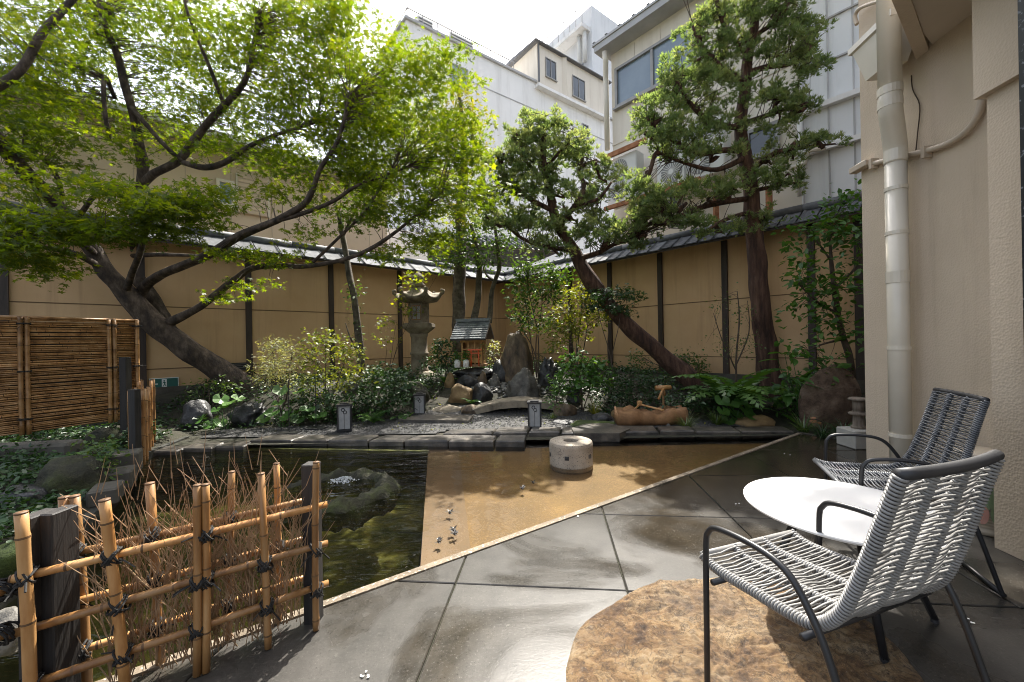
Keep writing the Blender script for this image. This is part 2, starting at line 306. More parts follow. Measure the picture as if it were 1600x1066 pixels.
def mat_water(name, scale, strength, tint, stretch):
    m = bpy.data.materials.new(name); m.use_nodes = True; nt = m.node_tree; nt.nodes.clear(); MATS[name] = m
    out = N(nt, 'ShaderNodeOutputMaterial')
    tr = N(nt, 'ShaderNodeBsdfTransparent'); tr.inputs[0].default_value = (*tint, 1)
    gl = N(nt, 'ShaderNodeBsdfGlossy'); gl.inputs['Roughness'].default_value = 0.02
    fr = N(nt, 'ShaderNodeFresnel'); fr.inputs[0].default_value = 1.33
    bp = N(nt, 'ShaderNodeBump'); bp.inputs['Strength'].default_value = strength; bp.inputs['Distance'].default_value = 0.05
    v = pos(nt, stretch[0], stretch[1], 1, False)
    a = noise_n(nt, scale, 3, 0.5, v, 0.8)
    nt.links.new(a, bp.inputs['Height'])
    nt.links.new(bp.outputs[0], gl.inputs['Normal']); nt.links.new(bp.outputs[0], fr.inputs['Normal'])
    mx = N(nt, 'ShaderNodeMixShader'); nt.links.new(fr.outputs[0], mx.inputs[0])
    nt.links.new(tr.outputs[0], mx.inputs[1]); nt.links.new(gl.outputs[0], mx.inputs[2])
    nt.links.new(mx.outputs[0], out.inputs[0])
mat_stucco(); mat_granite(); mat_patio(); mat_flat_rock(); mat_sand(); mat_ledge(); mat_deep()
mat_water('water_deep', 6.0, 0.55, (0.72, 0.76, 0.52), (0.6, 1.6))
mat_water('water_shallow', 5.0, 0.10, (0.93, 0.90, 0.80), (1, 1))
leafmat('leaf_maple', (0.034, 0.070, 0.007), (0.072, 0.112, 0.009), (0.150, 0.165, 0.013), 0.6, 0.03, 0.45, (3.0, 2.55, 0.45))
leafmat('leaf_pine', (0.075, 0.122, 0.055), (0.135, 0.190, 0.085), (0.27, 0.28, 0.15), 0.52, 0.02, 0.5, (1.8, 1.75, 0.8))
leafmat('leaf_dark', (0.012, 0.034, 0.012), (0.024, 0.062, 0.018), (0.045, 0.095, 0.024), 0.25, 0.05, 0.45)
leafmat('leaf_mid', (0.03, 0.075, 0.016), (0.06, 0.12, 0.022), (0.11, 0.16, 0.028), 0.42, 0.05, 0.45)
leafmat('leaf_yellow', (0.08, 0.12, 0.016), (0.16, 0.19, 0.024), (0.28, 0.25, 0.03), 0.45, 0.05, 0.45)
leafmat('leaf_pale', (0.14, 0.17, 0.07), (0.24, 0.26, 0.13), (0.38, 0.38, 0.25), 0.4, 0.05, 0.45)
leafmat('leaf_broad', (0.035, 0.105, 0.02), (0.07, 0.17, 0.03), (0.13, 0.23, 0.045), 0.4, 0.05, 0.45)
leafmat('leaf_fern', (0.03, 0.085, 0.022), (0.06, 0.14, 0.03), (0.10, 0.19, 0.04), 0.4, 0.05, 0.4)
leafmat('grass', (0.03, 0.07, 0.016), (0.07, 0.12, 0.025), (0.15, 0.18, 0.05), 0.35, 0.06, 0.35)

# ------------------------------------------------------------------ mesh helpers
class MB:
    def __init__(s): s.v = []; s.f = []; s.m = []; s.cur = 0
    def add(s, vs, fs):
        o = len(s.v); s.v += [tuple(v) for v in vs]; s.f += [tuple(i + o for i in f) for f in fs]; s.m += [s.cur] * len(fs)
        return s
    def box(s, c, size, rot=None, bev=0.0):
        hx, hy, hz = size[0] / 2, size[1] / 2, size[2] / 2; c = Vector(c)
        M = rot if rot is not None else Matrix.Identity(3)
        if not bev:
            vs = [c + M @ Vector((x * hx, y * hy, z * hz)) for x in (-1, 1) for y in (-1, 1) for z in (-1, 1)]
            return s.add(vs, [(0, 1, 3, 2), (4, 6, 7, 5), (0, 4, 5, 1), (2, 3, 7, 6), (0, 2, 6, 4), (1, 5, 7, 3)])
        vs = []; ring = [(-1, -1), (1, -1), (1, 1), (-1, 1)]
        def lay(z, b):
            for (x, y) in ring:
                e = [(x * (hx - bev), y * (hy - b)), (x * (hx - b), y * (hy - bev))]
                if x * y > 0: e.reverse()
                for (a, d) in e: vs.append(c + M @ Vector((a, d, z)))
        lay(-hz, bev); lay(-hz + bev, 0); lay(hz - bev, 0); lay(hz, bev)
        fs = [tuple(range(7, -1, -1)), tuple(range(24, 32))]
        for k in range(3):
            for i in range(8):
                j = (i + 1) % 8; fs.append((k * 8 + i, k * 8 + j, k * 8 + 8 + j, k * 8 + 8 + i))
        return s.add(vs, fs)
    def bar(s, p0, p1, w, h, up=(0, 0, 1), bev=0.0):
        p0, p1 = Vector(p0), Vector(p1); d = p1 - p0; L = d.length; x = d / L; u = Vector(up)
        if abs(x.dot(u)) > 0.98: u = Vector((0, 1, 0))
        y = u.cross(x).normalized(); z = x.cross(y)
        return s.box((p0 + p1) / 2, (L, w, h), Matrix((x, y, z)).transposed(), bev)
    def tube(s, pts, rad, n=8, cap=True, rough=0.0, seed=0):
        pts = [Vector(p) for p in pts]; k = len(pts)
        if not hasattr(rad, '__len__'): rad = [rad] * k
        vs = []; prev = None
        for i, p in enumerate(pts):
            t = (pts[min(i + 1, k - 1)] - pts[max(i - 1, 0)])
            t = t.normalized() if t.length > 1e-9 else Vector((0, 0, 1))
            if prev is None:
                a = Vector((0, 0, 1)) if abs(t.z) < 0.9 else Vector((1, 0, 0)); x = a.cross(t).normalized()
            else:
                x = prev - t * prev.dot(t)
                x = x.normalized() if x.length > 1e-6 else t.orthogonal().normalized()
            prev = x; y = t.cross(x)
            for j in range(n):
                a = 2 * math.pi * j / n; q = x * math.cos(a) + y * math.sin(a); r = rad[i]
                if rough: r *= 1 + rough * noise.noise(Vector((q.x * 1.7 + seed, q.y * 1.7, q.z * 1.7)) + p * 2.2) * 1.6
                vs.append(p + q * r)
        fs = []
        for i in range(k - 1):
            for j in range(n):
                a, b = i * n + j, i * n + (j + 1) % n
                fs.append((a, b, b + n, a + n))
        if cap:
            fs.append(tuple(range(n - 1, -1, -1))); fs.append(tuple(range((k - 1) * n, k * n)))
        return s.add(vs, fs)
    def lathe(s, prof, n=24, c=(0, 0, 0)):
        c = Vector(c); vs = []; k = len(prof)
        for (r, z) in prof:
            for j in range(n):
                a = 2 * math.pi * j / n; vs.append(c + Vector((r * math.cos(a), r * math.sin(a), z)))
        fs = []
        for i in range(k - 1):
            for j in range(n):
                a, b = i * n + j, i * n + (j + 1) % n; fs.append((a, b, b + n, a + n))
        if prof[0][0] > 1e-4: fs.append(tuple(range(n - 1, -1, -1)))
        if prof[-1][0] > 1e-4: fs.append(tuple(range((k - 1) * n, k * n)))
        return s.add(vs, fs)
    def prism(s, poly, z0, z1):                     # polygon (ccw) extruded in z
        n = len(poly)
        vs = [(p[0], p[1], z0) for p in poly] + [(p[0], p[1], z1) for p in poly]
        fs = [tuple(range(n - 1, -1, -1)), tuple(range(n, 2 * n))]
        for i in range(n):
            j = (i + 1) % n; fs.append((i, j, j + n, i + n))
        return s.add(vs, fs)
    def quad(s, a, b, c, d): return s.add([a, b, c, d], [(0, 1, 2, 3)])
    def ext(s, poly, off):                          # 3D polygon extruded along a vector
        n = len(poly); off = Vector(off)
        vs = [Vector(p) for p in poly] + [Vector(p) + off for p in poly]
        fs = [tuple(range(n - 1, -1, -1)), tuple(range(n, 2 * n))]
        for i in range(n):
            j = (i + 1) % n; fs.append((i, j, j + n, i + n))
        return s.add(vs, fs)
    def mesh(s, name, mats, smooth=False, origin=None):
        me = bpy.data.meshes.new(name)
        vs = s.v if origin is None else [(v[0] - origin[0], v[1] - origin[1], v[2] - origin[2]) for v in s.v]
        me.from_pydata(vs, [], s.f)
        for m in ([mats] if isinstance(mats, str) else mats): me.materials.append(MATS[m])
        if len(set(s.m)) > 1: me.polygons.foreach_set('material_index', s.m)
        if smooth: me.polygons.foreach_set('use_smooth', [True] * len(s.f))
        if len(s.f) == 1:                           # a flat sheet looks up
            me.update()
            if me.polygons[0].normal.z < -.5: me.flip_normals()
            return me
        bm = bmesh.new(); bm.from_mesh(me); bmesh.ops.recalc_face_normals(bm, faces=bm.faces); bm.to_mesh(me); bm.free()
        return me
def link(name, me, parent=None, loc=None, rz=None):
    o = bpy.data.objects.new(name, me); COL.objects.link(o)
    if loc is not None: o.location = loc
    if rz is not None: o.rotation_euler = (0, 0, rz)
    if parent is not None: o.parent = parent
    return o
def part(mb, name, mat, parent, smooth=False, world=False, kind=None, label=None):
    """a mesh under parent; world=True: mb is in world coordinates and parent chain is translation only"""
    org = None
    if world:
        org = Vector((0, 0, 0)); q = parent
        while q is not None: org += q.location; q = q.parent
    o = link(name, mb.mesh(name, mat, smooth, org), parent)
    if kind: o['kind'] = kind
    if label: o['label'] = label
    return o
def tag(o, label, cat=None, group=None, kind=None):
    if label: o['label'] = label
    if cat: o['category'] = cat
    if group: o['group'] = group
    if kind: o['kind'] = kind
    return o
def thing(name, label, cat, loc=(0, 0, 0), rz=0.0, group=None):
    o = link(name, None, None, loc, rz); o.empty_display_size = 0.1
    return tag(o, label, cat, group)
def solo(mb, name, mat, label, cat, group=None, smooth=False, org=None, kind=None):
    """a thing that is one mesh; mb in world coordinates"""
    if org is None:
        a = np.array(mb.v); org = Vector((a[:, 0].mean(), a[:, 1].mean(), a[:, 2].min()))
    o = link(name, mb.mesh(name, mat, smooth, org), None, org)
    return tag(o, label, cat, group, kind)
def structure(mb, name, mat, smooth=False):
    o = link(name, mb.mesh(name, mat, smooth)); o['kind'] = 'structure'; return o
def copy_tree(o, parent=None):
    c = o.copy(); COL.objects.link(c)
    if parent is not None: c.parent = parent
    for ch in list(o.children): copy_tree(ch, c)
    return c
def spline(pts, k=5):                              # catmull-rom through tuples of any length
    a = np.array([list(p) for p in pts], float); out = []
    for i in range(len(a) - 1):
        p0, p1, p2, p3 = a[max(i - 1, 0)], a[i], a[i + 1], a[min(i + 2, len(a) - 1)]
        for t in np.linspace(0, 1, k, endpoint=False):
            out.append(0.5 * (2 * p1 + (p2 - p0) * t + (2 * p0 - 5 * p1 + 4 * p2 - p3) * t ** 2 + (3 * p1 - p0 - 3 * p2 + p3) * t ** 3))
    out.append(a[-1]); return out
def clip(poly, p, n):                              # keep the side where (q-p).n >= 0
    out = []
    for i in range(len(poly)):
        a, b = poly[i], poly[(i + 1) % len(poly)]
        da = (a[0] - p[0]) * n[0] + (a[1] - p[1]) * n[1]; db = (b[0] - p[0]) * n[0] + (b[1] - p[1]) * n[1]
        if da >= 0: out.append(a)
        if da * db < 0:
            t = da / (da - db); out.append((a[0] + (b[0] - a[0]) * t, a[1] + (b[1] - a[1]) * t))
    return out
def shrink(poly, d):
    c = (sum(p[0] for p in poly) / len(poly), sum(p[1] for p in poly) / len(poly)); q = list(poly)
    for i in range(len(poly)):
        a, b = poly[i], poly[(i + 1) % len(poly)]
        n = Vector((-(b[1] - a[1]), b[0] - a[0]))
        if n.length < 1e-6: continue
        n.normalize()
        if n.dot(Vector((c[0] - a[0], c[1] - a[1]))) < 0: n = -n
        q = clip(q, (a[0] + n.x * d, a[1] + n.y * d), (n.x, n.y))
        if len(q) < 3: return []
    return q
_ico = {}
def ico(sub):
    if sub not in _ico:
        bm = bmesh.new(); bmesh.ops.create_icosphere(bm, subdivisions=sub, radius=1)
        _ico[sub] = ([v.co.copy() for v in bm.verts], [tuple(v.index for v in f.verts) for f in bm.faces]); bm.free()
    return _ico[sub]
def rock_mb(c, sx, sy, sz, seed, amp=0.28, sub=4, sharp=0.0, flat=0.35, top=0.0, mb=None):
    """a boulder standing on c (its foot), half sizes sx, sy and height sz"""
    vs, fs = ico(sub); out = []; sd = Vector((seed * 3.7, seed * 1.3, seed * 2.1)); c = Vector(c); qf = random.Random(seed); cuts_ = []
    for _ in range(11):                              # fractured faces
        n_ = Vector((qf.gauss(0, 1), qf.gauss(0, 1), qf.gauss(.2, .8))).normalized(); cuts_.append((n_, qf.uniform(.70, .96)))
    for v in vs:
        v = v.copy()
        for n_, d_ in cuts_:
            k = v.dot(n_)
            if k > d_: v -= n_ * (k - d_) * .9
        d = noise.noise(v * 1.1 + sd) * amp + noise.noise(v * 2.6 + sd) * amp * 0.5 + noise.noise(v * 6 + sd) * amp * 0.18
        if sharp:
            cell = noise.cell_vector(v * 1.5 + sd); d += sharp * (noise.noise(v * 4 + sd * 2) - abs(noise.noise(v * 3 + sd)))
        q = v * (1 + d)
        z = q.z
        if z > 0: z = z * (1 - top * min(1, (q.x ** 2 + q.y ** 2)))
        z = max(z, -flat)
        out.append(c + Vector((q.x * sx, q.y * sy, (z + flat) / (1 + flat) * sz - 0.04)))
    return (mb or MB()).add(out, fs)
def rock(name, label, px, py, w, h, mat, seed, depth=0.8, group=None, Y=None, **k):
    b = GT(px, py) if Y is None else P(px, py, Y); s = b.y / F
    mb = rock_mb(b + Vector((0, w * s * depth / 2, 0)), w * s / 2, w * s * depth / 2, h * s, seed, **k)
    return solo(mb, name, mat, label, 'rock', group, smooth=True, org=b)

# ------------------------------------------------------------------ leaves
def lobes(angs, lens, wid):
    v = [(0, 0, 0)]; f = []
    for a, L in zip(angs, lens):
        a = R(a); d = (math.sin(a), math.cos(a)); n = (d[1], -d[0]); i = len(v)
        v += [(d[0] * L * .42 + n[0] * wid * L, d[1] * L * .42 + n[1] * wid * L, 0.03), (d[0] * L, d[1] * L, -0.10 * L), (d[0] * L * .42 - n[0] * wid * L, d[1] * L * .42 - n[1] * wid * L, 0.03)]
        f += [(0, i, i + 1, i + 2)]
    return np.array(v), f
T_MAPLE = lobes([-100, -50, 0, 50, 100], [0.62, 0.9, 1, 0.9, 0.62], 0.17)
T_OVAL = (np.array([(0, 0, 0), (.24, .3, .05), (.2, .7, .03), (0, 1, -.08), (-.2, .7, .03), (-.24, .3, .05), (0, .5, -.02)]), [(0, 1, 2, 6), (2, 3, 4, 6), (4, 5, 0, 6)])
T_SLIM = (np.array([(0, 0, 0), (.10, .35, .03), (0, 1, -.1), (-.10, .35, .03)]), [(0, 1, 2, 3)])
def _tuft(n, w, spread, seed):
    r = random.Random(seed); v = []; f = []
    for i in range(n):
        a = 2 * math.pi * (i + r.random() * .7) / n; e = spread * (0.35 + 0.65 * r.random()); L = 0.7 + 0.4 * r.random()
        d = Vector((math.cos(a) * math.sin(e), math.cos(e), math.sin(a) * math.sin(e))); o = Vector((-math.sin(a), 0, math.cos(a)))
        k = len(v); v += [tuple(o * w * .6), tuple(-o * w * .6), tuple(d * L * .62 + o * w), tuple(d * L), tuple(d * L * .6 - o * w)]
        f += [(k, k + 2, k + 3, k + 4), (k, k + 4, k + 1)]
    return np.array(v), f
T_TUFT = _tuft(8, 0.075, 0.85, 3)
def leaf_mesh(name, pts, dirs, nrm, sizes, tmpl, mat, rv):
    """many leaves as one mesh; dirs = leaf axis, nrm = leaf face direction"""
    tv, tf = tmpl; n = len(pts); k = len(tv)
    y = dirs / np.maximum(np.linalg.norm(dirs, axis=1, keepdims=True), 1e-9)
    x = np.cross(y, nrm); x /= np.maximum(np.linalg.norm(x, axis=1, keepdims=True), 1e-9); z = np.cross(x, y)
    V = pts[:, None, :] + sizes[:, None, None] * (tv[None, :, 0:1] * x[:, None, :] + tv[None, :, 1:2] * y[:, None, :] + tv[None, :, 2:3] * z[:, None, :])
    V = V.reshape(-1, 3)
    ls = np.array([len(f) for f in tf]); li = np.concatenate([np.array(f) for f in tf])
    L = (li[None, :] + (np.arange(n) * k)[:, None]).reshape(-1); tot = np.tile(ls, n); st = np.concatenate([[0], np.cumsum(tot)[:-1]])
    me = bpy.data.meshes.new(name); me.vertices.add(len(V)); me.vertices.foreach_set('co', V.astype(np.float32).ravel())
    me.loops.add(len(L)); me.loops.foreach_set('vertex_index', L.astype(np.int32))
    me.polygons.add(len(tot)); me.polygons.foreach_set('loop_start', st.astype(np.int32)); me.polygons.foreach_set('loop_total', tot.astype(np.int32))
    me.update(calc_edges=True)
    a = me.attributes.new('rnd', 'FLOAT', 'POINT'); a.data.foreach_set('value', np.repeat(rv, k).astype(np.float32))
    me.materials.append(MATS[mat]); return me
def leaves(parent, pts, size, tmpl, mat, g, up=1.0, name='leaves', out=None, droop=0.0, var=0.35, tone=None):
    """pts world; parent at parent.location"""
    pts = np.asarray(pts, float); n = len(pts)
    rn = g.normal(size=(n, 3)); nrm = np.array([0, 0, 1.0]) * up + rn * 0.55
    d = g.normal(size=(n, 3)) * np.array([1, 1, 0.35])
    if out is not None: d = d * 0.45 + np.asarray(out) * 1.0
    d[:, 2] -= droop
    s = size * (1 + var * (g.random(n) * 2 - 1))
    rv = g.random(n) if tone is None else np.clip(tone + (g.random(n) - .5) * 0.5, 0, 0.999)
    org = np.array(parent.location)
    o = link(name, leaf_mesh(name, pts - org, d, nrm, s, tmpl, mat, rv * 0.75), parent); o['kind'] = 'stuff'; return o

# ------------------------------------------------------------------ ground, garden bed
mb = MB(); mb.quad((-900, -900, -1.2), (900, -900, -1.2), (900, 900, -1.2), (-900, 900, -1.2)); structure(mb, 'ground', 'soil')
mb = MB(); nx, ny = 90, 62; x0, x1, y0, y1 = -9.0, 9.5, 5.05, 14.0
for j in range(ny + 1):
    for i in range(nx + 1):
        x = x0 + (x1 - x0) * i / nx; y = y0 + (y1 - y0) * j / ny; mb.v.append((x, y, hgt(x, y) - 0.012))
for j in range(ny):
    for i in range(nx):
        a = j * (nx + 1) + i; mb.f.append((a, a + 1, a + nx + 2, a + nx + 1)); mb.m.append(0)
structure(mb, 'garden_bed', 'soil', True)
# gravel strip behind the edging
mb = MB(); poly = [(-4.3, 5.47), (-1.05, 5.47), (-0.98, 5.64), (3.2, 5.50), (3.5, 5.75), (2.4, 6.0), (1.2, 6.6), (0.9, 7.2), (-1.2, 7.0), (-1.9, 6.5), (-3.2, 6.1), (-4.4, 5.9)]
nG = 60
g0 = np.random.default_rng(5)
def inpoly(x, y, P_):
    c = False
    for i in range(len(P_)):
        a, b = P_[i], P_[i - 1]
        if (a[1] > y) != (b[1] > y) and x < (b[0] - a[0]) * (y - a[1]) / (b[1] - a[1]) + a[0]: c = not c
    return c
gv = [(p[0], p[1], hgt(*p) + 0.02) for p in poly]
bmv = []
for i in range(80):
    for j in range(20):
        x = -4.4 + 8 * i / 79; y = 5.2 + 2.1 * j / 19; bmv.append((x, y))
idx = {}
for (x, y) in bmv: idx[(x, y)] = len(idx)
mb.v = [(x, y, hgt(x, y) + 0.006) for (x, y) in bmv]
for i in range(79):
    for j in range(19):
        a = i * 20 + j; cx, cy = bmv[a][0] + .05, bmv[a][1] + .055
        if inpoly(cx, cy, poly): mb.f.append((a, a + 20, a + 21, a + 1)); mb.m.append(0)
o = structure(mb, 'gravel_path', 'gravel_bed', True)
mb = MB(); ov, of = ico(1)
k = 0
while k < 3200:
    x = g0.uniform(-4.4, 3.5); y = g0.uniform(5.3, 7.2)
    if not inpoly(x, y, poly): continue
    k += 1; s = g0.uniform(0.008, 0.019); z = hgt(x, y) + 0.008
    mb.add([(x + v.x * s * 1.2, y + v.y * s, z + v.z * s * .7) for v in ov[:6] if 1] if 0 else [(x + a * s * 1.2, y + b * s, z + c * s * .75) for a, b, c in ((1, 0, 0), (0, 1, 0), (-1, 0, 0), (0, -1, 0), (0, 0, 1))],
           [(0, 1, 4), (1, 2, 4), (2, 3, 4), (3, 0, 4)])
tag(link('gravel', mb.mesh('gravel', 'pebble')), 'loose grey gravel between the edging stones and the planting', kind='stuff')
# pebbles round the boulder
mb = MB()
for (cx, cy, n, sp) in ((-0.35, 7.9, 90, .28), (1.15, 7.8, 120, .35), (0.1, 7.5, 60, .5)):
    for i in range(n):
        x = g0.normal(cx, sp); y = g0.normal(cy, sp * .6); s = g0.uniform(0.02, 0.045); z = hgt(x, y)
        mb.add([(x + v.x * s * 1.3, y + v.y * s, z + v.z * s * .7) for v in ov], of)
tag(link('pebbles', mb.mesh('pebbles', 'pale_pebble', True)), 'pale rounded pebbles heaped around the grey boulder', kind='stuff')

# ------------------------------------------------------------------ patio, kerb, pools
K0, K1 = Vector((-3.2, 0.36)), Vector((3.73, 5.16)); kd = (K1 - K0).normalized(); kn = Vector((kd.y, -kd.x))   # kn points to the patio
K2 = Vector((4.02, 4.62))
patio = link('patio', None); patio['kind'] = 'structure'
d1 = Vector((0.098, 0.995)).normalized(); d2 = Vector((d1.y, -d1.x)); o0 = Vector((0.55, 1.97)); pitch = 0.87
for i in range(-5, 6):
    for j in range(-4, 5):
        q = [o0 + d2 * (pitch * a) + d1 * (pitch * b) for a, b in ((i, j), (i + 1, j), (i + 1, j + 1), (i, j + 1))]
        pl = clip([(p.x, p.y) for p in q], (K0.x + kn.x * 0.045, K0.y + kn.y * 0.045), (kn.x, kn.y))
        e = K2 - K1; pn = Vector((e.y, -e.x)); pn = pn if pn.dot(-K1) > 0 else -pn; pn.normalize()
        if len(pl) >= 3: pl = clip(pl, (K1.x + pn.x * 0.05, K1.y + pn.y * .05), (pn.x, pn.y))
        if len(pl) >= 3: pl = shrink(pl, 0.004)
        if len(pl) < 3: continue
        c = Vector((sum(p[0] for p in pl) / len(pl), sum(p[1] for p in pl) / len(pl)))
        if c.y < -1.2 or c.x > 5: continue
        m = MB(); inner = shrink(pl, 0.004)
        z1 = rnd.uniform(-0.0015, 0.0015)
        if len(inner) == len(pl):
            n = len(pl)
            m.add([(p[0], p[1], -0.08) for p in pl] + [(p[0], p[1], z1 - 0.004) for p in pl] + [(p[0], p[1], z1) for p in inner],
                  [tuple(range(n - 1, -1, -1)), tuple(range(2 * n, 3 * n))] + [(a, (a + 1) % n, (a + 1) % n + n, a + n) for a in range(n)] + [(a + n, (a + 1) % n + n, (a + 1) % n + 2 * n, a + 2 * n) for a in range(n)])
        else: m.prism(pl, -0.08, z1)
        part(m, 'slab', 'patio_slab', patio)
# bedding under the joints
base = clip([(-3.5, -2), (7, -2), (7, 6), (-3.5, 6)], (K0.x + kn.x * .045, K0.y + kn.y * .045), (kn.x, kn.y)); base = clip(base, (K1.x, K1.y), (pn.x, pn.y))
m = MB(); m.prism(base, -0.9, -0.012); part(m, 'bedding', 'soil', patio)
m = MB(); a = K0; b = K1 + kd * 0.02
m.prism([(a.x, a.y), (a.x + kn.x * .045, a.y + kn.y * .045), (b.x + kn.x * .045, b.y + kn.y * .045), (b.x, b.y)][::-1], -0.62, 0.006); part(m, 'kerb', 'kerb', patio)
m = MB(); pq = [K1 - kd * .04, K2, K2 + pn * .05, K1 - kd * .04 + pn * .05]; m.prism([(p.x, p.y) for p in pq], -0.3, 0.010); part(m, 'kerb', 'concrete', patio)

# the flat sandstone let into the paving
rp = [(0.12, 1.25), (0.16, 1.45), (0.25, 1.69), (0.38, 1.85), (0.53, 1.955), (0.73, 2.03), (0.94, 2.065), (1.15, 2.07), (1.36, 2.02), (1.50, 1.85), (1.55, 1.62), (1.46, 1.40), (1.36, 1.20), (1.2, 1.0), (0.9, .9), (.5, .95), (.22, 1.08)]
ring = [Vector((p[0], p[1])) for p in spline(rp + [rp[0]], 20)[:-1]]
cc = Vector((0.85, 1.5)); m = MB(); nr = len(ring); L = 84
for t in range(L + 1):
    f = t / L
    for q in ring:
        jit = 1 + 0.075 * noise.noise(Vector((q.x * 3.4, q.y * 3.4, 1.7))) + 0.012 * noise.noise(Vector((q.x * 13, q.y * 13, 1)))
        p = cc + (q - cc) * (1 - f) * jit
        z = 0.003 + 0.010 * smooth(0, 0.16, f) + 0.020 * noise.noise(Vector((p.x * 2.6, p.y * 2.6, 4))) * smooth(0, .2, f) + 0.014 * noise.noise(Vector((p.x * 8, p.y * 11, 2))) * smooth(0, .1, f) + 0.026 * abs(noise.noise(Vector((p.x * 13 + 2 * noise.noise(p.to_3d() * 5), p.y * 22, 2)))) * smooth(0, .05, f) + 0.010 * noise.noise(Vector((p.x * 38, p.y * 46, 2))) * smooth(0, .04, f)
        m.v.append((p.x, p.y, z if t else -0.03))
for t in range(L):
    for i in range(nr):
        j = (i + 1) % nr; m.f.append((t * nr + i, t * nr + j, t * nr + nr + j, t * nr + nr + i)); m.m.append(0)
solo(m, 'flat_rock', 'flat_rock', 'broad flat orange-brown sandstone set flush in the paving under the near chair', 'rock', smooth=True, org=Vector((0.85, 1.5, 0)))

# pools
WZ = -0.05
def kline(x): return K0.y + (x - K0.x) * kd.y / kd.x
dvA, dvB = G(668, 712, WZ), G(656, 884, WZ)               # divide between deep and shallow water
def dvx(y): return dvA.x + (y - dvA.y) * (dvB.x - dvA.x) / (dvB.y - dvA.y)
bankL = [(-4.45, 5.3), (-4.2, 4.45), (-3.3, 3.3), (-2.7, 2.3), (-2.3, 1.2), (-2.2, 1.0)]
yb = 2.1
for _ in range(20): yb = kline(dvx(yb))
deep = bankL + [(dvx(yb), yb)] + [(dvx(5.4), 5.4)]
m = MB(); m.prism([(-5, -0.2), (dvx(yb) + .3, -0.2), (dvx(5.6), 5.6), (-5.2, 5.6)], -0.75, -0.62); o = structure(m, 'pond_floor', 'pond_bed')
m = MB(); m.prism([(p[0], p[1]) for p in deep], WZ - .001, WZ); structure(m, 'pond_water', 'water_deep')
m = MB(); m.v = [(p[0], p[1], WZ) for p in deep]; m.f = [tuple(range(len(deep)))]; m.m = [0]
bpy.data.objects['pond_water'].data = m.mesh('pond_water', 'water_deep')
xr = 4.2
sh = [(dvx(yb), yb), (K1.x, K1.y - .02), (3.7, 5.3), (dvx(5.4), 5.4)]
m = MB(); m.v = [(p[0], p[1], WZ - 0.004) for p in sh]; m.f = [(0, 1, 2, 3)]; m.m = [0]; structure(m, 'shallow_water', 'water_shallow')
m = MB(); m.prism([(dvx(yb) + .05, yb - .1), (4.0, kline(4.0) - .1), (4.0, 5.6), (dvx(5.6) + .05, 5.6)], -0.30, -0.105); structure(m, 'shallow_pool_floor', 'pool_sand')
lA, lB = G(700, 716, -.09), G(737, 862, -.09)
lt = (lB - lA) * 1.25
m = MB(); m.prism([(dvx(yb - .2), yb - .2), (lB.x + .02, lB.y - .15), (lA.x - .02, 5.5), (dvx(5.5), 5.5)], -0.7, -0.092)
structure(m, 'pool_ledge', 'pool_ledge')

# ------------------------------------------------------------------ stone edging
edging = link('stone_edging', None); edging['kind'] = 'structure'
def edge_stone(poly, z0, z1, mat='edge_stone'):
    q = shrink(poly, 0.011); q2 = shrink(q, 0.014)
    m = MB(); n = len(q)
    if len(q2) != n: return
    zt = [z1 + rnd.uniform(-.005, .005) for _ in range(n)]
    m.add([(p[0], p[1], z0) for p in q] + [(p[0] + rnd.uniform(-.004, .004), p[1] + rnd.uniform(-.004, .004), zt[i] - 0.014) for i, p in enumerate(q)] + [(p[0], p[1], zt[i]) for i, p in enumerate(q2)],
          [tuple(range(n - 1, -1, -1)), tuple(range(2 * n, 3 * n))] + [(a, (a + 1) % n, (a + 1) % n + n, a + n) for a in range(n)] + [(a + n, (a + 1) % n + n, (a + 1) % n + 2 * n, a + 2 * n) for a in range(n)])
    part(m, 'stone', mat, edging)
e0, e1 = Vector((-3.45, 5.16)), Vector((0.14, 4.86)); ed = (e1 - e0).normalized(); en = Vector((-ed.y, ed.x))
cuts = [0]; tot = (e1 - e0).length
while cuts[-1] < tot - .75: cuts.append(cuts[-1] + rnd.uniform(.46, .62))
cuts.append(tot)
for a, b in zip(cuts[:-1], cuts[1:]):
    sk = rnd.uniform(.0, .10)
    pl = [e0 + ed * a, e0 + ed * b, e0 + ed * (b + sk) + en * .33, e0 + ed * (a + sk) + en * .33]
    edge_stone([(p.x, p.y) for p in pl], -0.16, 0.022)
f0, f1 = Vector((-0.95, 5.265)), Vector((3.62, 5.10)); fd = (f1 - f0).normalized(); fn = Vector((-fd.y, fd.x))
c2 = [0]; tot = (f1 - f0).length
while c2[-1] < tot - .8: c2.append(c2[-1] + rnd.uniform(.42, .72))
c2.append(tot)
for i, (a, b) in enumerate(zip(c2[:-1], c2[1:])):
    w = .34 + rnd.uniform(-.05, .05); w = min(w, .45)
    pl = [f0 + fd * a, f0 + fd * b, f0 + fd * (b + .05) + fn * w, f0 + fd * (a + .05) + fn * w]
    edge_stone([(p.x, p.y) for p in pl], -0.16, 0.034 + rnd.uniform(-.008, .012))
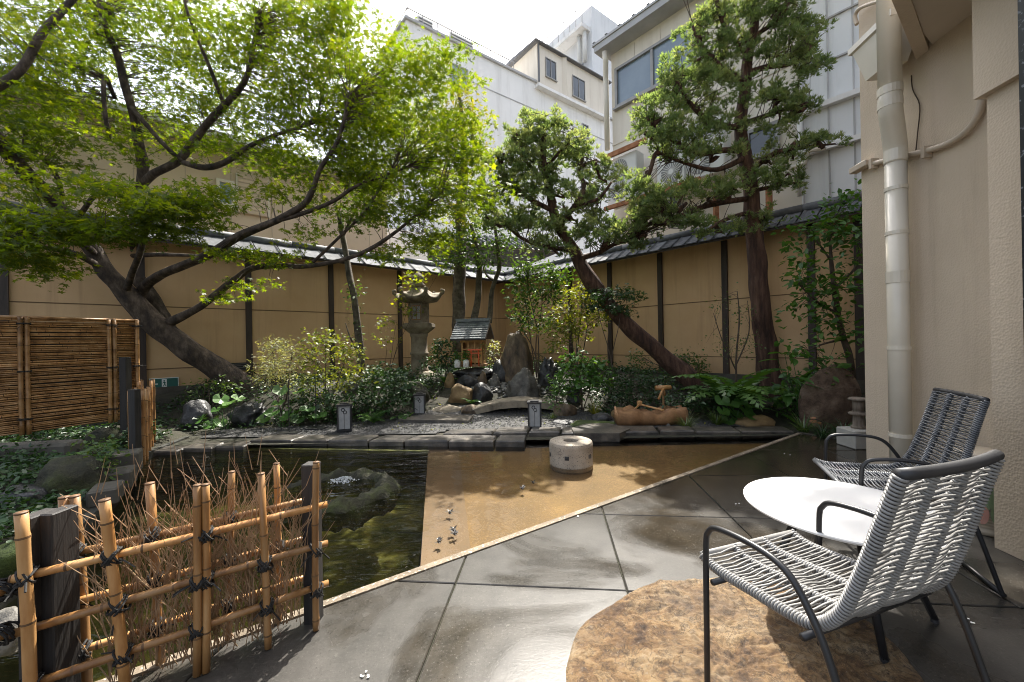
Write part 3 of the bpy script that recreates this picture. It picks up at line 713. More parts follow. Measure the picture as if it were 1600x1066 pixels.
# rough rubble course left of the edging, and its low lip
for i, (px, py, w) in enumerate(((250, 705, 55), (305, 700, 55), (358, 697, 48))):
    p = G(px, py, 0); s = p.y / F * w
    edge_stone([(p.x - s / 2, p.y - .02), (p.x + s / 2, p.y - .02), (p.x + s / 2 - .03, p.y + .26), (p.x - s / 2 + .02, p.y + .26)], -0.2, 0.0)
m = MB(); a = e0 + en * -.06; b = Vector((dvx(4.75), 4.80)); m.bar((a.x, a.y, -.075), (b.x, b.y, -.075), .05, .03); part(m, 'lip', 'lip', edging)
m = MB(); m.prism([(-5.2, 5.3), (4.2, 5.25), (4.2, 5.5), (-5.2, 5.62)], -1.0, -0.02); part(m, 'footing', 'pool_wall', edging)
m = MB(); m.prism([(-1.0, 5.02), (3.7, 5.04), (3.7, 5.3), (-1.0, 5.3)], -1.0, -0.085); part(m, 'footing', 'stone_dark', edging)
# flat slabs in the gravel
for lab, q in (('long dark flat stone slab lying in the gravel behind the edging', [(622, 661), (733, 662), (740, 653), (640, 652)]),
               ('rough-edged flat stepping stone by the tall lantern in the gravel', [(560, 655), (600, 657), (612, 650), (572, 648)])):
    m = MB(); pl = [G(*p) for p in q]; m.prism([(p.x, p.y) for p in pl], -0.05, 0.05)
    solo(m, 'stone_slab', 'edge_stone', lab, 'slab')
m = MB(); pl = [G(*p) for p in ((898, 684), (968, 684), (985, 676), (950, 667), (915, 668), (893, 675))]; m.prism([(p.x, p.y) for p in pl], -0.05, 0.055)
solo(m, 'stepping_stone', 'edge_stone', 'irregular wide stepping stone beyond the round millstone', 'slab')

# ------------------------------------------------------------------ garden walls
WL = VPlane((-0.2, 13.0), (-663, -620)); WR = VPlane((-0.2, 13.0), (533, -620))
def garden_wall(pl, posts, s0, s1, label, pitch_t, tile_mat):
    w = thing('garden_wall', label, 'wall', pl.pt((s0 + s1) / 2, 0))
    ss = [pl.sz(x)[0] for x in posts]; ss = sorted(set([s0] + ss + [s1]))
    for a, b in zip(ss[:-1], ss[1:]):
        m = MB(); m.bar(pl.pt(a + .002, 1.5, -.06), pl.pt(b - .002, 1.5, -.06), .12, 3.4); part(m, 'wall_panel', 'plaster', w, world=True)
    for x in posts:
        s = pl.sz(x)[0]; m = MB(); wd = .13 if x in (5,) else .105
        m.bar(pl.pt(s - wd / 2, 1.55, .02), pl.pt(s + wd / 2, 1.55, .02), .07, 3.2); part(m, 'post', 'wood_dark', w, world=True)
    for z in (1.99, 0.86):
        m = MB(); m.bar(pl.pt(s0, z, .002), pl.pt(s1, z, .002), .008, .016); part(m, 'joint_strip', 'joint_dark', w, world=True)
    m = MB(); m.bar(pl.pt(s0, .22, .01), pl.pt(s1, .22, .01), .10, .62); part(m, 'plinth', 'concrete', w, world=True)
    m = MB(); m.ext([pl.pt(s0, 3.08, .42), pl.pt(s0, 3.12, .42), pl.pt(s0, 3.38, 0), pl.pt(s0, 3.12, -.42), pl.pt(s0, 3.08, -.42), pl.pt(s0, 3.2, -.05), pl.pt(s0, 3.2, .05)], pl.d * (s1 - s0))
    rf = part(m, 'roof', 'wood_dark', w, world=True)
    n = int((s1 - s0) / pitch_t); sl = Vector((0, 0, .26)) - pl.n * .42
    k = 0
    for i in range(n):
        a = s0 + i * pitch_t; b = a + pitch_t - .012
        lo, up = .45, .02
        z_lo, z_up = 3.115 + rnd.uniform(0, .012), 3.385
        m = MB(); mid = (a + b) / 2
        pr = [(a, .012), (a + .03, .045), (a + .06, .020), (mid, .014), (b - .01, .020), (b, .03)]
        top = [pl.pt(s, z_lo + h, lo) for s, h in pr] + [pl.pt(s, z_up + h, up) for s, h in pr]
        bot = [pl.pt(s, z_lo, lo) for s, h in (pr[0], pr[-1])]
        q = len(pr); m.add(top + bot, [(j, j + 1, q + j + 1, q + j) for j in range(q - 1)] + [(2 * q, 2 * q + 1) + tuple(range(q - 1, -1, -1))])
        part(m, 'tile', tile_mat, rf, world=True)
    a = s0
    while a < s1:
        b = min(a + .9, s1); m = MB(); m.tube([pl.pt(a, 3.45, 0), pl.pt(b - .012, 3.45, 0)], .075, 10); part(m, 'ridge_tile', 'ridge', rf, True, world=True); a = b
    return w
sL = WL.sz(-40)[0]; sRr = WR.sz(1352)[0] + 1.2
gwl = garden_wall(WL, [5, 222, 389, 518, 625, 712], 0.0, sL, 'ochre plaster garden wall on the left with dark posts and tiled coping', 0.44, 'tile')
gwr = garden_wall(WR, [783, 893, 955, 1034, 1135, 1270, 1344], 0.0, sRr, 'ochre plaster garden wall behind the pines on the right with grey tiled coping', 0.27, 'tile')

# exit sign on the left wall
s0, z0 = WL.sz(233, 607); s1, z1 = WL.sz(279, 592)
zc = (WL.sz(255, 599.5)[1]); s0, s1 = sorted((s0, s1)); hw = (s1 - s0) / 2; sc_ = (s0 + s1) / 2; hh = .105
sg = thing('exit_sign', 'small green emergency exit sign with arrow and running figure low on ochre wall', 'sign', WL.pt(sc_, zc))
m = MB(); m.bar(WL.pt(sc_ - hw, zc, .012), WL.pt(sc_ + hw, zc, .012), .02, hh * 2); part(m, 'sign_plate', 'sign_white', sg, world=True)
m = MB(); m.bar(WL.pt(sc_ - hw + .012, zc, .024), WL.pt(sc_ + hw - .012, zc, .024), .008, hh * 2 - .024); part(m, 'green_face', 'sign_green', sg, world=True)
def sgp(u, v): return WL.pt(sc_ - u * hw, zc + v * hh, .0295)         # u to the viewer's right
m = MB()
for q in ([(-.86, 0), (-.70, .45), (-.64, .36), (-.72, .1), (-.42, .1), (-.42, -.1), (-.72, -.1), (-.64, -.36), (-.70, -.45)],): m.ext([sgp(*p) for p in q], WL.n * .003)
part(m, 'arrow', 'sign_white', sg, world=True)
m = MB(); m.ext([sgp(*p) for p in ((-.16, .78), (.18, .78), (.18, -.78), (-.16, -.78))], WL.n * .003); part(m, 'doorway_symbol', 'sign_white', sg, world=True)
m = MB()
def sgq(u, v): return WL.pt(sc_ - u * hw, zc + v * hh, .0335)
c = (-.0, .52); m.ext([sgq(c[0] + .045 * math.cos(a), c[1] + .13 * math.sin(a)) for a in [k * math.pi / 5 for k in range(10)]], WL.n * .002)
for q in ([(-.03, .36), (.05, .36), (.07, -.05), (0, -.05)], [(-.03, .34), (-.13, .1), (-.10, .04), (-.01, .2)], [(.04, .3), (.13, .12), (.13, .02), (.05, .16)],
          [(0, -.05), (.06, -.05), (-.02, -.36), (-.10, -.62), (-.13, -.58), (-.06, -.3)], [(.02, -.05), (.07, -.05), (.10, -.32), (.16, -.38), (.16, -.48), (.07, -.38)]):
    m.ext([sgq(*p) for p in q], WL.n * .002)
part(m, 'running_figure', 'sign_green', sg, world=True)
# vent
s, z = WL.sz(373, 573); v = thing('wall_vent', 'dark slatted vent low on the wall above the maple foot', 'vent', WL.pt(s, z))
m = MB(); m.bar(WL.pt(s - .16, z, .012), WL.pt(s + .16, z, .012), .02, .16); part(m, 'frame', 'wood_black', v, world=True)
for k in range(4):
    m = MB(); m.bar(WL.pt(s - .14, z - .055 + k * .036, .028), WL.pt(s + .14, z - .055 + k * .036, .028), .012, .014); part(m, 'slat', 'dark_trim', v, world=True)

# ------------------------------------------------------------------ buildings beyond the walls
def wall_box(pl, s0, s1, z0, z1, depth, off=0.0):
    m = MB(); n = pl.n * -depth
    a, b = pl.pt(s0, z0, off), pl.pt(s1, z0, off); c, d = pl.pt(s1, z1, off), pl.pt(s0, z1, off)
    m.ext([a, b, c, d], n); return m
def window(pl, root, sa, sb, za, zb, off, fr='alu', gl='glass', mull=1, fw=.06, dep=.06):
    sa, sb = sorted((sa, sb)); za, zb = sorted((za, zb)); m = MB()
    for q in ((sa, za, sa + fw, zb), (sb - fw, za, sb, zb), (sa + fw, za, sb - fw, za + fw), (sa + fw, zb - fw, sb - fw, zb)):
        m.ext([pl.pt(q[0], q[1], off - .02), pl.pt(q[2], q[1], off - .02), pl.pt(q[2], q[3], off - .02), pl.pt(q[0], q[3], off - .02)], pl.n * (dep + .02))
    for k in range(1, mull + 1):
        c = sa + (sb - sa) * k / (mull + 1); m.ext([pl.pt(c - fw / 2, za + fw, off - .02), pl.pt(c + fw / 2, za + fw, off - .02), pl.pt(c + fw / 2, zb - fw, off - .02), pl.pt(c - fw / 2, zb - fw, off - .02)], pl.n * (dep + .01))
    w = part(m, 'window', fr, root, world=True)
    st = (sb - sa) / (mull + 1)
    for k in range(mull + 1):
        a, b = sa + st * k + fw / 2, sa + st * (k + 1) - fw / 2; m = MB()
        m.ext([pl.pt(a, za + fw / 2, off - .01), pl.pt(b, za + fw / 2, off - .01), pl.pt(b, zb - fw / 2, off - .01), pl.pt(a, zb - fw / 2, off - .01)], pl.n * (.022 + .006 * k)); part(m, 'pane', gl, w, world=True)
    m = MB(); m.bar(pl.pt(sa - .05, za - .03, off + .06), pl.pt(sb + .05, za - .03, off + .06), .14, .05); part(m, 'sill', fr, w, world=True)
    return w
def pw(pl, x0, y0, x1, y1): a = pl.sz(x0, y0); b = pl.sz(x1, y1); return a[0], b[0], a[1], b[1]
# beige house behind the left wall
PA = VPlane(WL.p0 - WL.n * 2.6, WL.d)
ba = thing('beige_house', 'beige house with sliding shutter window behind the maple crown', 'house', PA.pt(6, 0))
zA = PA.sz(130, 180)[1]
part(wall_box(PA, 2.8, 16, -1, zA, 7), 'wall', 'beige_siding', ba, world=True)
m = MB(); m.ext([PA.pt(2.4, zA + .02, .7), PA.pt(2.4, zA + .16, .7), PA.pt(2.4, zA + 1.7, -3.6), PA.pt(2.4, zA + .16, -7.6), PA.pt(2.4, zA + .02, -7.6)], PA.d * 14); part(m, 'roof', 'grey_trim', ba, world=True)
for s in np.arange(3.4, 15, .9):
    m = MB(); m.bar(PA.pt(s, .5, .004), PA.pt(s, zA - .02, .004), .012, .012); part(m, 'siding_joint', 'conduit', ba, world=True)
a = pw(PA, 338, 320, 366, 285); window(PA, ba, a[0], a[1], a[2], a[3], 0, 'cream_trim', 'glass', 0, .07)
a = pw(PA, 369, 332, 420, 283); sa, sb = sorted(a[:2]); za, zb = sorted(a[2:])
m = MB(); m.ext([PA.pt(sa, za, 0), PA.pt(sb, za, 0), PA.pt(sb, zb, 0), PA.pt(sa, zb, 0)], PA.n * .05); shx = part(m, 'shutter', 'cream_trim', ba, world=True)
for k in range(9):
    z = za + (zb - za) * (k + .5) / 9; m = MB(); m.bar(PA.pt(sa + .04, z, .06), PA.pt(sb - .04, z, .06), .02, (zb - za) / 9 - .02); part(m, 'slat', 'beige_siding', shx, world=True)
m = MB(); m.ext([PA.pt(1.0, -1, -.5), PA.pt(2.79, -1, -.5), PA.pt(2.79, 5.2, -.5), PA.pt(1.0, 5.2, -.5)], PA.n * -3); solo(m, 'white_shed', 'white_wall', 'low white outbuilding glimpsed under the maple between house and corner', 'outbuilding')

# white apartment block far behind
pC = P(634, 30, 22.0); PC = VPlane((pC.x, pC.y), (0.8, 0.6))
zC = pC.z
bc = thing('white_apartment_block', 'large plain white block with roof railing and thin joint line behind the garden', 'building', PC.pt(8, 0))
part(wall_box(PC, 0, 22, -1, zC, 12), 'wall', 'white_wall', bc, world=True)
m = MB(); m.bar(PC.pt(-.1, zC + .05, -.1), PC.pt(22, zC + .05, -.1), .5, .14); m.bar(PC.pt(.1, zC + .05, -.36), PC.pt(.1, zC + .05, -12), .5, .14); part(m, 'parapet_cap', 'grey_trim', bc, world=True)
m = MB(); m.bar(PC.pt(0.02, zC - 1.9, .01), PC.pt(22, zC - 1.9, .01), .05, .05); part(m, 'joint_strip', 'grey_trim', bc, world=True)
a = pw(PC, 704, 134, 731, 110); window(PC, bc, *a, 0, 'alu', 'glass', 1, .08)
a = pw(PC, 909, 213, 919, 197); window(PC, bc, *a, 0, 'alu', 'glass_dark', 0, .08)
m = MB()
for k in range(9): m.bar(PC.pt(.3 + k * .95, zC + .1, -.5), PC.pt(.3 + k * .95, zC + 1.15, -.5), .05, .05)
for z in (.6, 1.12): m.bar(PC.pt(.3, zC + z, -.5), PC.pt(8.0, zC + z, -.5), .05, .05)
for k in range(4): m.bar(PC.pt(.3, zC + .1, -.5 - k * 1.5), PC.pt(.3, zC + 1.15, -.5 - k * 1.5), .05, .05)
m.bar(PC.pt(.3, zC + 1.12, -.5), PC.pt(.3, zC + 1.12, -6.5), .05, .05)
part(m, 'railing', 'alu', bc, world=True)
for px, lab in ((684, 'grey rooftop condenser nearest the corner of the white block'), (741, 'wider grey rooftop condenser further along the white block roof')):
    s = PC.sz(px)[0]; t = thing('rooftop_condenser', lab, 'condenser', PC.pt(s, zC + .1, -1.2)); w = 1.0 if px < 700 else 1.7
    m = MB(); m.bar(PC.pt(s - w / 2, zC + .75, -1.2), PC.pt(s + w / 2, zC + .75, -1.2), .7, 1.3, bev=.04); part(m, 'casing', 'ac_white', t, world=True)
    for k in range(6):
        m = MB(); m.bar(PC.pt(s - w / 2 + .06, zC + .3 + k * .18, -.83), PC.pt(s + w / 2 - .06, zC + .3 + k * .18, -.83), .03, .06); part(m, 'louvre', 'dark_trim', t, world=True)
# penthouse
q0 = PC.sz(837, 128); q1 = PC.sz(945, 178); zt = PC.sz(838, 72)[1]
bd = thing('penthouse', 'cream rooftop penthouse with gabled roof and two small windows on the white block', 'building', PC.pt(q0[0], q0[1]))
zb_ = q0[1] - .3
part(wall_box(PC, q0[0], q1[0], zb_, zt, 5, .22), 'wall', 'cream_wall', bd, world=True)
m = MB(); m.bar(PC.pt(q0[0] - .1, zb_ - .1, .2), PC.pt(q1[0] + .1, zb_ - .1, .2), .5, .2); part(m, 'ledge', 'white_wall', bd, world=True)
m = MB(); m.ext([PC.pt(q0[0] - .35, zt, .5), PC.pt(q0[0] - .35, zt + .07, .5), PC.pt(q0[0] - .35, zt + .25, -2.4), PC.pt(q0[0] - .35, zt + .07, -5.4), PC.pt(q0[0] - .35, zt, -5.4)], PC.d * (q1[0] - q0[0] + .7)); part(m, 'roof', 'dark_trim', bd, world=True)
m = MB(); m.tube([PC.pt(q0[0] + .06, zt, .3), PC.pt(q0[0] + .06, zb_ + .2, .3)], .06, 8); part(m, 'downpipe', 'dark_trim', bd, world=True)
sp = PC.sz(885)[0]; m = MB(); m.bar(PC.pt(sp, zb_, .28), PC.pt(sp, zt, .28), .35, .14); part(m, 'pilaster', 'cream_wall', bd, world=True)
a = pw(PC, 849, 122, 865, 101); window(PC, bd, *a, .22, 'alu', 'glass_dark', 1, .06)
a = pw(PC, 891, 152, 910, 130); window(PC, bd, *a, .22, 'alu', 'glass_dark', 1, .06)
# tower
pE = P(924, 8, 33.0); PE = VPlane((pE.x, pE.y), (0.8, 0.6)); PE2 = VPlane((pE.x, pE.y), (-0.6, 0.8)); zE = pE.z
be = thing('white_tower', 'tall white stair tower with balcony and antennas behind the penthouse', 'building', PE.pt(2, 0))
m = MB(); m.ext([PE.pt(0, 0), PE.pt(9, 0), PE.pt(9, 0) + Vector((-5.4, 7.2, 0)), PE.pt(0, 0) + Vector((-5.4, 7.2, 0))], (0, 0, zE)); part(m, 'wall', 'white_panel', be, world=True)
zz = PE2.sz(895, 52)[1]
m = MB(); m.bar(PE2.pt(.2, zz - .9, .5), PE2.pt(6, zz - .9, .5), 1.0, .3); part(m, 'balcony', 'white_wall', be, world=True)
m = MB()
for k in range(9): m.bar(PE2.pt(.2 + k * .7, zz - .8, .95), PE2.pt(.2 + k * .7, zz + 1.6, .95), .05, .05)
for z in (.6, 1.6): m.bar(PE2.pt(.2, zz + z, .95), PE2.pt(6, zz + z, .95), .05, .05)
part(m, 'railing', 'alu', be, world=True)
for s in (.5, 1.1):
    m = MB(); m.tube([PE2.pt(s, zz - 3.6, .35), PE2.pt(s, zz - 1.1, .35)], .18, 8); part(m, 'antenna', 'ac_white', be, True, world=True)
m = MB(); m.tube([PE2.pt(.8, zz - 3.6, .3), PE2.pt(.9, zz - 4.6, .25), PE2.pt(1.6, zz - 5.2, .25), PE2.pt(1.5, zz - 7, .2)], .06, 6); part(m, 'cable', 'dark_trim', be, world=True)
m = MB(); m.bar(PE2.pt(1.6, zz - 6, .4), PE2.pt(2.7, zz - 6, .4), .7, 1.1); part(m, 'condenser', 'ac_white', be, world=True)
m = MB(); m.bar(PE.pt(.3, zz - 8.4, .3), PE.pt(1.1, zz - 8.4, .3), .6, .8); part(m, 'floodlight', 'grey_trim', be, world=True)

# cream building behind the right wall
pB = P(955, 85, 11.4); PB = VPlane((pB.x, pB.y), WR.d); zB = pB.z
bb = thing('cream_building', 'cream two-storey building with wide window and cream downpipe behind the right wall', 'building', PB.pt(3, 0))
sW = PB.sz(1258)[0]
part(wall_box(PB, 0, sW, -1, zB, 8), 'wall', 'cream_wall', bb, world=True)
for s in np.arange(.75, sW, .75):
    m = MB(); m.bar(PB.pt(s, PB.sz(955, 228)[1] + .1, .002), PB.pt(s, zB - .1, .002), .008, .012); part(m, 'panel_joint', 'conduit', bb, world=True)
zs = PB.sz(955, 229)[1]; m = MB(); m.bar(PB.pt(0, zs, .01), PB.pt(sW, zs, .01), .03, .04); part(m, 'string_course', 'cream_trim', bb, world=True)
m = MB(); m.bar(PB.pt(-.25, zB + .05, .22), PB.pt(sW + 1.6, zB + .05, .22), .50, .17); rf = part(m, 'fascia', 'grey_trim', bb, world=True)
m = MB(); m.ext([PB.pt(-.3, zB + .14, .5), PB.pt(-.3, zB + .2, .5), PB.pt(-.3, zB + 1.7, -4), PB.pt(-.3, zB + .14, -8.3)], PB.d * (sW + 2)); roofb = part(m, 'roof', 'grey_trim', bb, world=True)
for k in range(int((sW + 1.6) / .42)):
    m = MB(); m.bar(PB.pt(-.25 + k * .42, zB + .22, .48), PB.pt(-.25 + k * .42, zB + .72, -1.0), .07, .07); part(m, 'roof_rib', 'dark_trim', roofb, world=True)
a = pw(PB, 970, 166, 1094, 105)
s0 = PB.sz(970)[0]; s1 = PB.sz(1096)[0]; window(PB, bb, s0, s1, PB.sz(971, 167)[1], PB.sz(970, 105)[1], 0, 'alu', 'glass', 1, .07, .08)
m = MB(); m.tube([PB.pt(.02, zB - .1, .35), PB.pt(.02, zB - .35, .30), PB.pt(-.12, zB - .6, .12), PB.pt(-.12, zB - .9, .1), PB.pt(-.12, zs - .1, .1)], .075, 10); part(m, 'downpipe', 'pvc', bb, True, world=True)
s0 = PB.sz(1033)[0]; s1 = PB.sz(1068)[0]; window(PB, bb, s0, s1, PB.sz(1035, 330)[1], PB.sz(1035, 250)[1], 0, 'alu', 'glass_dark', 1, .06)
s0 = PB.sz(1172)[0]; s1 = PB.sz(1225)[0]; window(PB, bb, s0, s1, PB.sz(1172, 250)[1], PB.sz(1172, 205)[1], 0, 'alu', 'glass_dark', 0, .07)
# steel rack with condensers
rk = thing('steel_rack', 'rusty steel rack carrying condensers on the cream building', 'rack', PB.pt(1, 3.4))
zr = PB.sz(975, 330)[1]
m = MB(); m.bar(PB.pt(.25, PB.sz(972, 258)[1], .75), PB.pt(1.5, PB.sz(972, 258)[1], .75), .07, .12); part(m, 'beam', 'rust', rk, world=True)
m = MB(); m.bar(PB.pt(.2, zr - .06, .72), PB.pt(PB.sz(1120)[0], zr - .06, .72), .08, .10); part(m, 'beam', 'rust', rk, world=True)
for px in (1131, 1213):
    s = PB.sz(px)[0]; m = MB(); zt3 = PB.sz(px, 296)[1]; m.bar(PB.pt(s, zt3 - 1.2, .3), PB.pt(s, zt3, .3), .09, .09); part(m, 'post', 'rust', rk, world=True)
def condenser(px, label, w=.9, h=1.25):
    s = PB.sz(px)[0]; t = thing('condenser_unit', label, 'air conditioner', PB.pt(s + w / 2, zr, .45), group='air conditioning condensers on the rack')
    m = MB(); m.bar(PB.pt(s, zr + h / 2, .45), PB.pt(s + w, zr + h / 2, .45), .38, h, bev=.02); part(m, 'casing', 'ac_white', t, world=True)
    for kk in range(2):
        zc = zr + h * (.28 + .44 * kk); r = h * .20; sc2 = s + w * .42
        m = MB(); m.ext([PB.pt(sc2 + r * 1.05 * math.cos(a), zc + r * 1.05 * math.sin(a), .64) for a in np.linspace(0, 2 * math.pi, 20)[:-1]], PB.n * .012); gr = part(m, 'grille', 'ac_grille', t, world=True)
        m = MB()
        for k in range(22):
            a = 2 * math.pi * k / 22; m.bar(PB.pt(sc2 + r * .25 * math.cos(a), zc + r * .25 * math.sin(a), .662), PB.pt(sc2 + r * math.cos(a + .25), zc + r * math.sin(a + .25), .662), .012, .012, up=PB.n)
        m.ext([PB.pt(sc2 + r * .25 * math.cos(a), zc + r * .25 * math.sin(a), .655) for a in np.linspace(0, 2 * math.pi, 14)[:-1]], PB.n * .02)
        part(m, 'guard', 'ac_white', gr, world=True)
condenser(974, 'white condenser unit at the left end of the rusty rack beside the downpipe')
condenser(1051, 'white condenser unit half hidden by pine branches, second on the rack')
condenser(1092, 'third white condenser unit behind the right pine on the rack')
# white panelled wall right of it
bw = thing('white_panelled_building', 'white panelled building with trim bands and pipes right of the tall pine', 'building', PB.pt(sW + 2, 0))
part(wall_box(PB, sW + .01, sW + 9, -1, zB + 3.0, 8, .10), 'wall', 'white_panel', bw, world=True)
for px in (1263, 1303, 1343):
    s = PB.sz(px)[0]; m = MB(); m.bar(PB.pt(s, 1, .108), PB.pt(s, zB + 3, .108), .014, .03); part(m, 'panel_joint', 'grey_trim', bw, world=True)
for (px, py, h, o, mt) in ((1300, 98, .03, .11, 'grey_trim'), (1300, 165, .10, .17, 'white_wall'), (1320, 227, .10, .17, 'white_wall'), (1300, 32, .03, .11, 'grey_trim')):
    z = PB.sz(px, py)[1]; m = MB(); m.bar(PB.pt(sW + .05, z, o - .02), PB.pt(sW + 6, z, o - .02), o * .9, h); part(m, 'trim_band', mt, bw, world=True)
m = MB(); m.tube([PB.pt(PB.sz(1296, 238)[0], PB.sz(1296, 238)[1], .3), PB.pt(PB.sz(1270, 243)[0], PB.sz(1270, 243)[1], .3), PB.pt(PB.sz(1264, 262)[0], PB.sz(1264, 262)[1], .3), PB.pt(PB.sz(1240, 270)[0], PB.sz(1240, 270)[1], .3)], .05, 8); part(m, 'pipe', 'pvc', bw, True, world=True)
m = MB(); m.tube([PB.pt(PB.sz(1254, 180)[0], PB.sz(1254, 180)[1], .2), PB.pt(PB.sz(1254, 300)[0], PB.sz(1254, 310)[1], .2)], .045, 8); part(m, 'pipe', 'ac_white', bw, True, world=True)
# tiled roof glimpsed behind the corner
pr_ = P(700, 385, 15.5); rf = thing('tiled_roof', 'grey tiled gable roof showing above the corner of the garden walls', 'roof', pr_)
dR = Vector((0.9, 0.4, 0)).normalized(); nR = Vector((dR.y, -dR.x, 0))
m = MB(); b0 = pr_ - dR * 1.8
m.ext([b0 + nR * .3, b0 + nR * .3 + Vector((0, 0, .1)), b0 - nR * 1.6 + Vector((0, 0, .95)), b0 - nR * 3.2 + Vector((0, 0, 0))], dR * 6.5); part(m, 'roof_deck', 'wood_dark', rf, world=True)
for k in range(24):
    c = b0 + dR * (.13 + k * .27); m = MB(); m.tube([c + nR * .34 + Vector((0, 0, .10)), c - nR * 1.6 + Vector((0, 0, .99))], .07, 6); part(m, 'tile_row', 'tile', rf, True, world=True)

# ------------------------------------------------------------------ stucco building on the right
WB = VPlane((3.25, 3.66), (-0.103, -0.995))           # s runs towards the viewer
bs = thing('stucco_building', 'cream stucco building corner with wide downpipe and conduit right of the patio', 'building', (3.25, 3.66, 0))
m = MB(); a = WB.pt(0, 0); b = WB.pt(7, 0); m.prism([(a.x, a.y), (b.x, b.y), (b.x + 6, b.y), (a.x + 6, a.y)], -0.1, 6.4); part(m, 'wall', 'stucco', bs, world=True)
m = MB(); sp_ = WB.sz(1569, 862)
p = [WB.pt(1.40, 0, .33), WB.pt(7, 0, .33), WB.pt(7, 0, -.2), WB.pt(1.40, 0, -.2)]; m.prism([(q.x, q.y) for q in p], 0.003, 6.3); part(m, 'pilaster', 'stucco', bs, world=True)
zb2 = 2.62
p = [WB.pt(1.37, 0, .37), WB.pt(7, 0, .37), WB.pt(7, 0, -.2), WB.pt(1.34, 0, -.2)]; m = MB(); m.prism([(q.x, q.y) for q in p], zb2, 6.2); part(m, 'beam', 'stucco', bs, world=True)
s_, zsf = WB.sz(1431, 90)
def atz(px, py, z): r = ray(px, py); t = (z - H) / r.z; return Vector((r.x * t, t, z))
q1 = WB.pt(s_, zsf); q2 = atz(1394, 0, zsf); q2 = q1 + (q2 - q1) * 1.25
m = MB(); far = WB.pt(6, zsf); p = [q1 + Vector((.2, .0, 0)), q2, Vector((q2.x - .5, -2.5, zsf)), Vector((far.x + .3, -2.5, zsf))]
m.prism([(q.x, q.y) for q in p], zsf, zsf + .22); part(m, 'soffit', 'soffit', bs, world=True)
dd = (q2 - q1).normalized(); m = MB(); nn = Vector((-dd.y, dd.x, 0)); nn = nn if nn.y > 0 else -nn
m.bar(q1 - nn * .04 + Vector((0, 0, .08)), q2 - nn * .04 + Vector((0, 0, .08)), .075, .20); part(m, 'soffit_edge', 'stucco', bs, world=True)
# downpipe
def wp(px, py, off): 
    pl = VPlane(WB.p0 + WB.n * off, WB.d); a = pl.sz(px, py); return pl.pt(*a)
lo = wp(1399, 230, .13); lo2 = Vector((lo.x, lo.y, 0.02)); hi = wp(1389, 60, .24)
m = MB(); m.tube([lo2, Vector((lo.x, lo.y, 2.62))], .068, 22); dp = part(m, 'downpipe', 'pvc', bs, True, world=True)
m = MB(); m.tube(spline([Vector((lo.x, lo.y, 2.60)), Vector((lo.x, lo.y, 2.72)), Vector(((lo.x + hi.x) / 2, (lo.y + hi.y) / 2, 2.86)), Vector((hi.x, hi.y, 2.98)), Vector((hi.x, hi.y, 3.1))], 4), .072, 18); part(m, 'elbow', 'pvc', dp, True, world=True)
m = MB(); m.tube([Vector((hi.x, hi.y, 3.0)), Vector((hi.x, hi.y, 6))], .071, 20); part(m, 'upper_pipe', 'pvc', dp, True, world=True)
for z in (2.66, 2.40, 2.05, 1.70, 1.14, 0.45):
    m = MB(); hh_ = .045 if z in (2.66, 1.70) else .014; m.tube([(lo.x, lo.y, z - hh_), (lo.x, lo.y, z + hh_)], .0725, 22); part(m, 'collar', 'pvc', dp, False, world=True)
for z in (3.02, 3.12):
    m = MB(); m.tube([(hi.x, hi.y, z - .03), (hi.x, hi.y, z + .03)], .0765, 20); part(m, 'collar', 'pvc', dp, False, world=True)
# hopper
hc = wp(1384, 90, .15); zt_, zb_2 = wp(1384, 45, .15).z, wp(1384, 112, .15).z
m = MB(); v8 = []
for z, k in ((zt_, 1.0), (zt_ - .05, 1.0), (zt_ - .06, .86), (zb_2, .52)):
    for sx, sy in ((-1, -1), (1, -1), (1, 1), (-1, 1)): 
        c = hc + WB.d * (sx * .22 * k) + WB.n * (sy * .13 * k); v8.append((c.x, c.y, z))
m.add(v8, [(0, 1, 2, 3), (12, 15, 14, 13)] + [(r * 4 + i, r * 4 + (i + 1) % 4, r * 4 + 4 + (i + 1) % 4, r * 4 + 4 + i) for r in range(3) for i in range(4)]); part(m, 'hopper', 'pvc', bs, world=True)
# conduit
cp = [(1340, 261), (1360, 257), (1400, 247), (1440, 238), (1480, 225), (1512, 204), (1531, 172), (1536, 130), (1535, 80), (1539, 40)]
m = MB(); m.tube(spline([wp(x, y, .03) for x, y in cp], 4), .022, 10); part(m, 'conduit', 'conduit', bs, True, world=True)
for x, y in ((1448, 238), (1365, 256)):
    m = MB(); c = wp(x, y, .03); m.bar(c - WB.d * .015 + Vector((0, 0, -.0)), c + WB.d * .015, .06, .085); part(m, 'clamp', 'conduit', bs, world=True)
m = MB(); c = wp(1345, 261, .04); m.bar(c - WB.d * .10, c + WB.d * .10, .07, .055, bev=.006); part(m, 'junction_box', 'conduit', bs, world=True)
m = MB(); m.tube(spline([wp(x, y, .008) for x, y in ((1424, 118), (1426, 140), (1437, 165), (1434, 205), (1431, 235))], 4), .004, 5); part(m, 'cable', 'twig', bs, world=True)
m = MB(); m.tube(spline([wp(x, y, .06) for x, y in ((1372, 2), (1345, 12), (1336, 25), (1339, 38))], 4), .016, 8); part(m, 'bracket', 'conduit', bs, world=True)
# black granite post at the frame edge
m = MB(); m.prism([(2.52, 1.0), (2.52, 1.955), (2.72, 1.955), (2.72, 1.0)][::-1], 0.004, 4.5)
gp = thing('granite_post', 'black speckled stone door post at the right end of the patio', 'post', (2.55, 1.6, 0)); part(m, 'shaft', 'granite_black', gp, world=True)
m = MB(); m.bar((2.513, 1.80, 2.2), (2.513, 1.80, 3.4), .02, .03); part(m, 'handle', 'black_metal', gp, world=True)

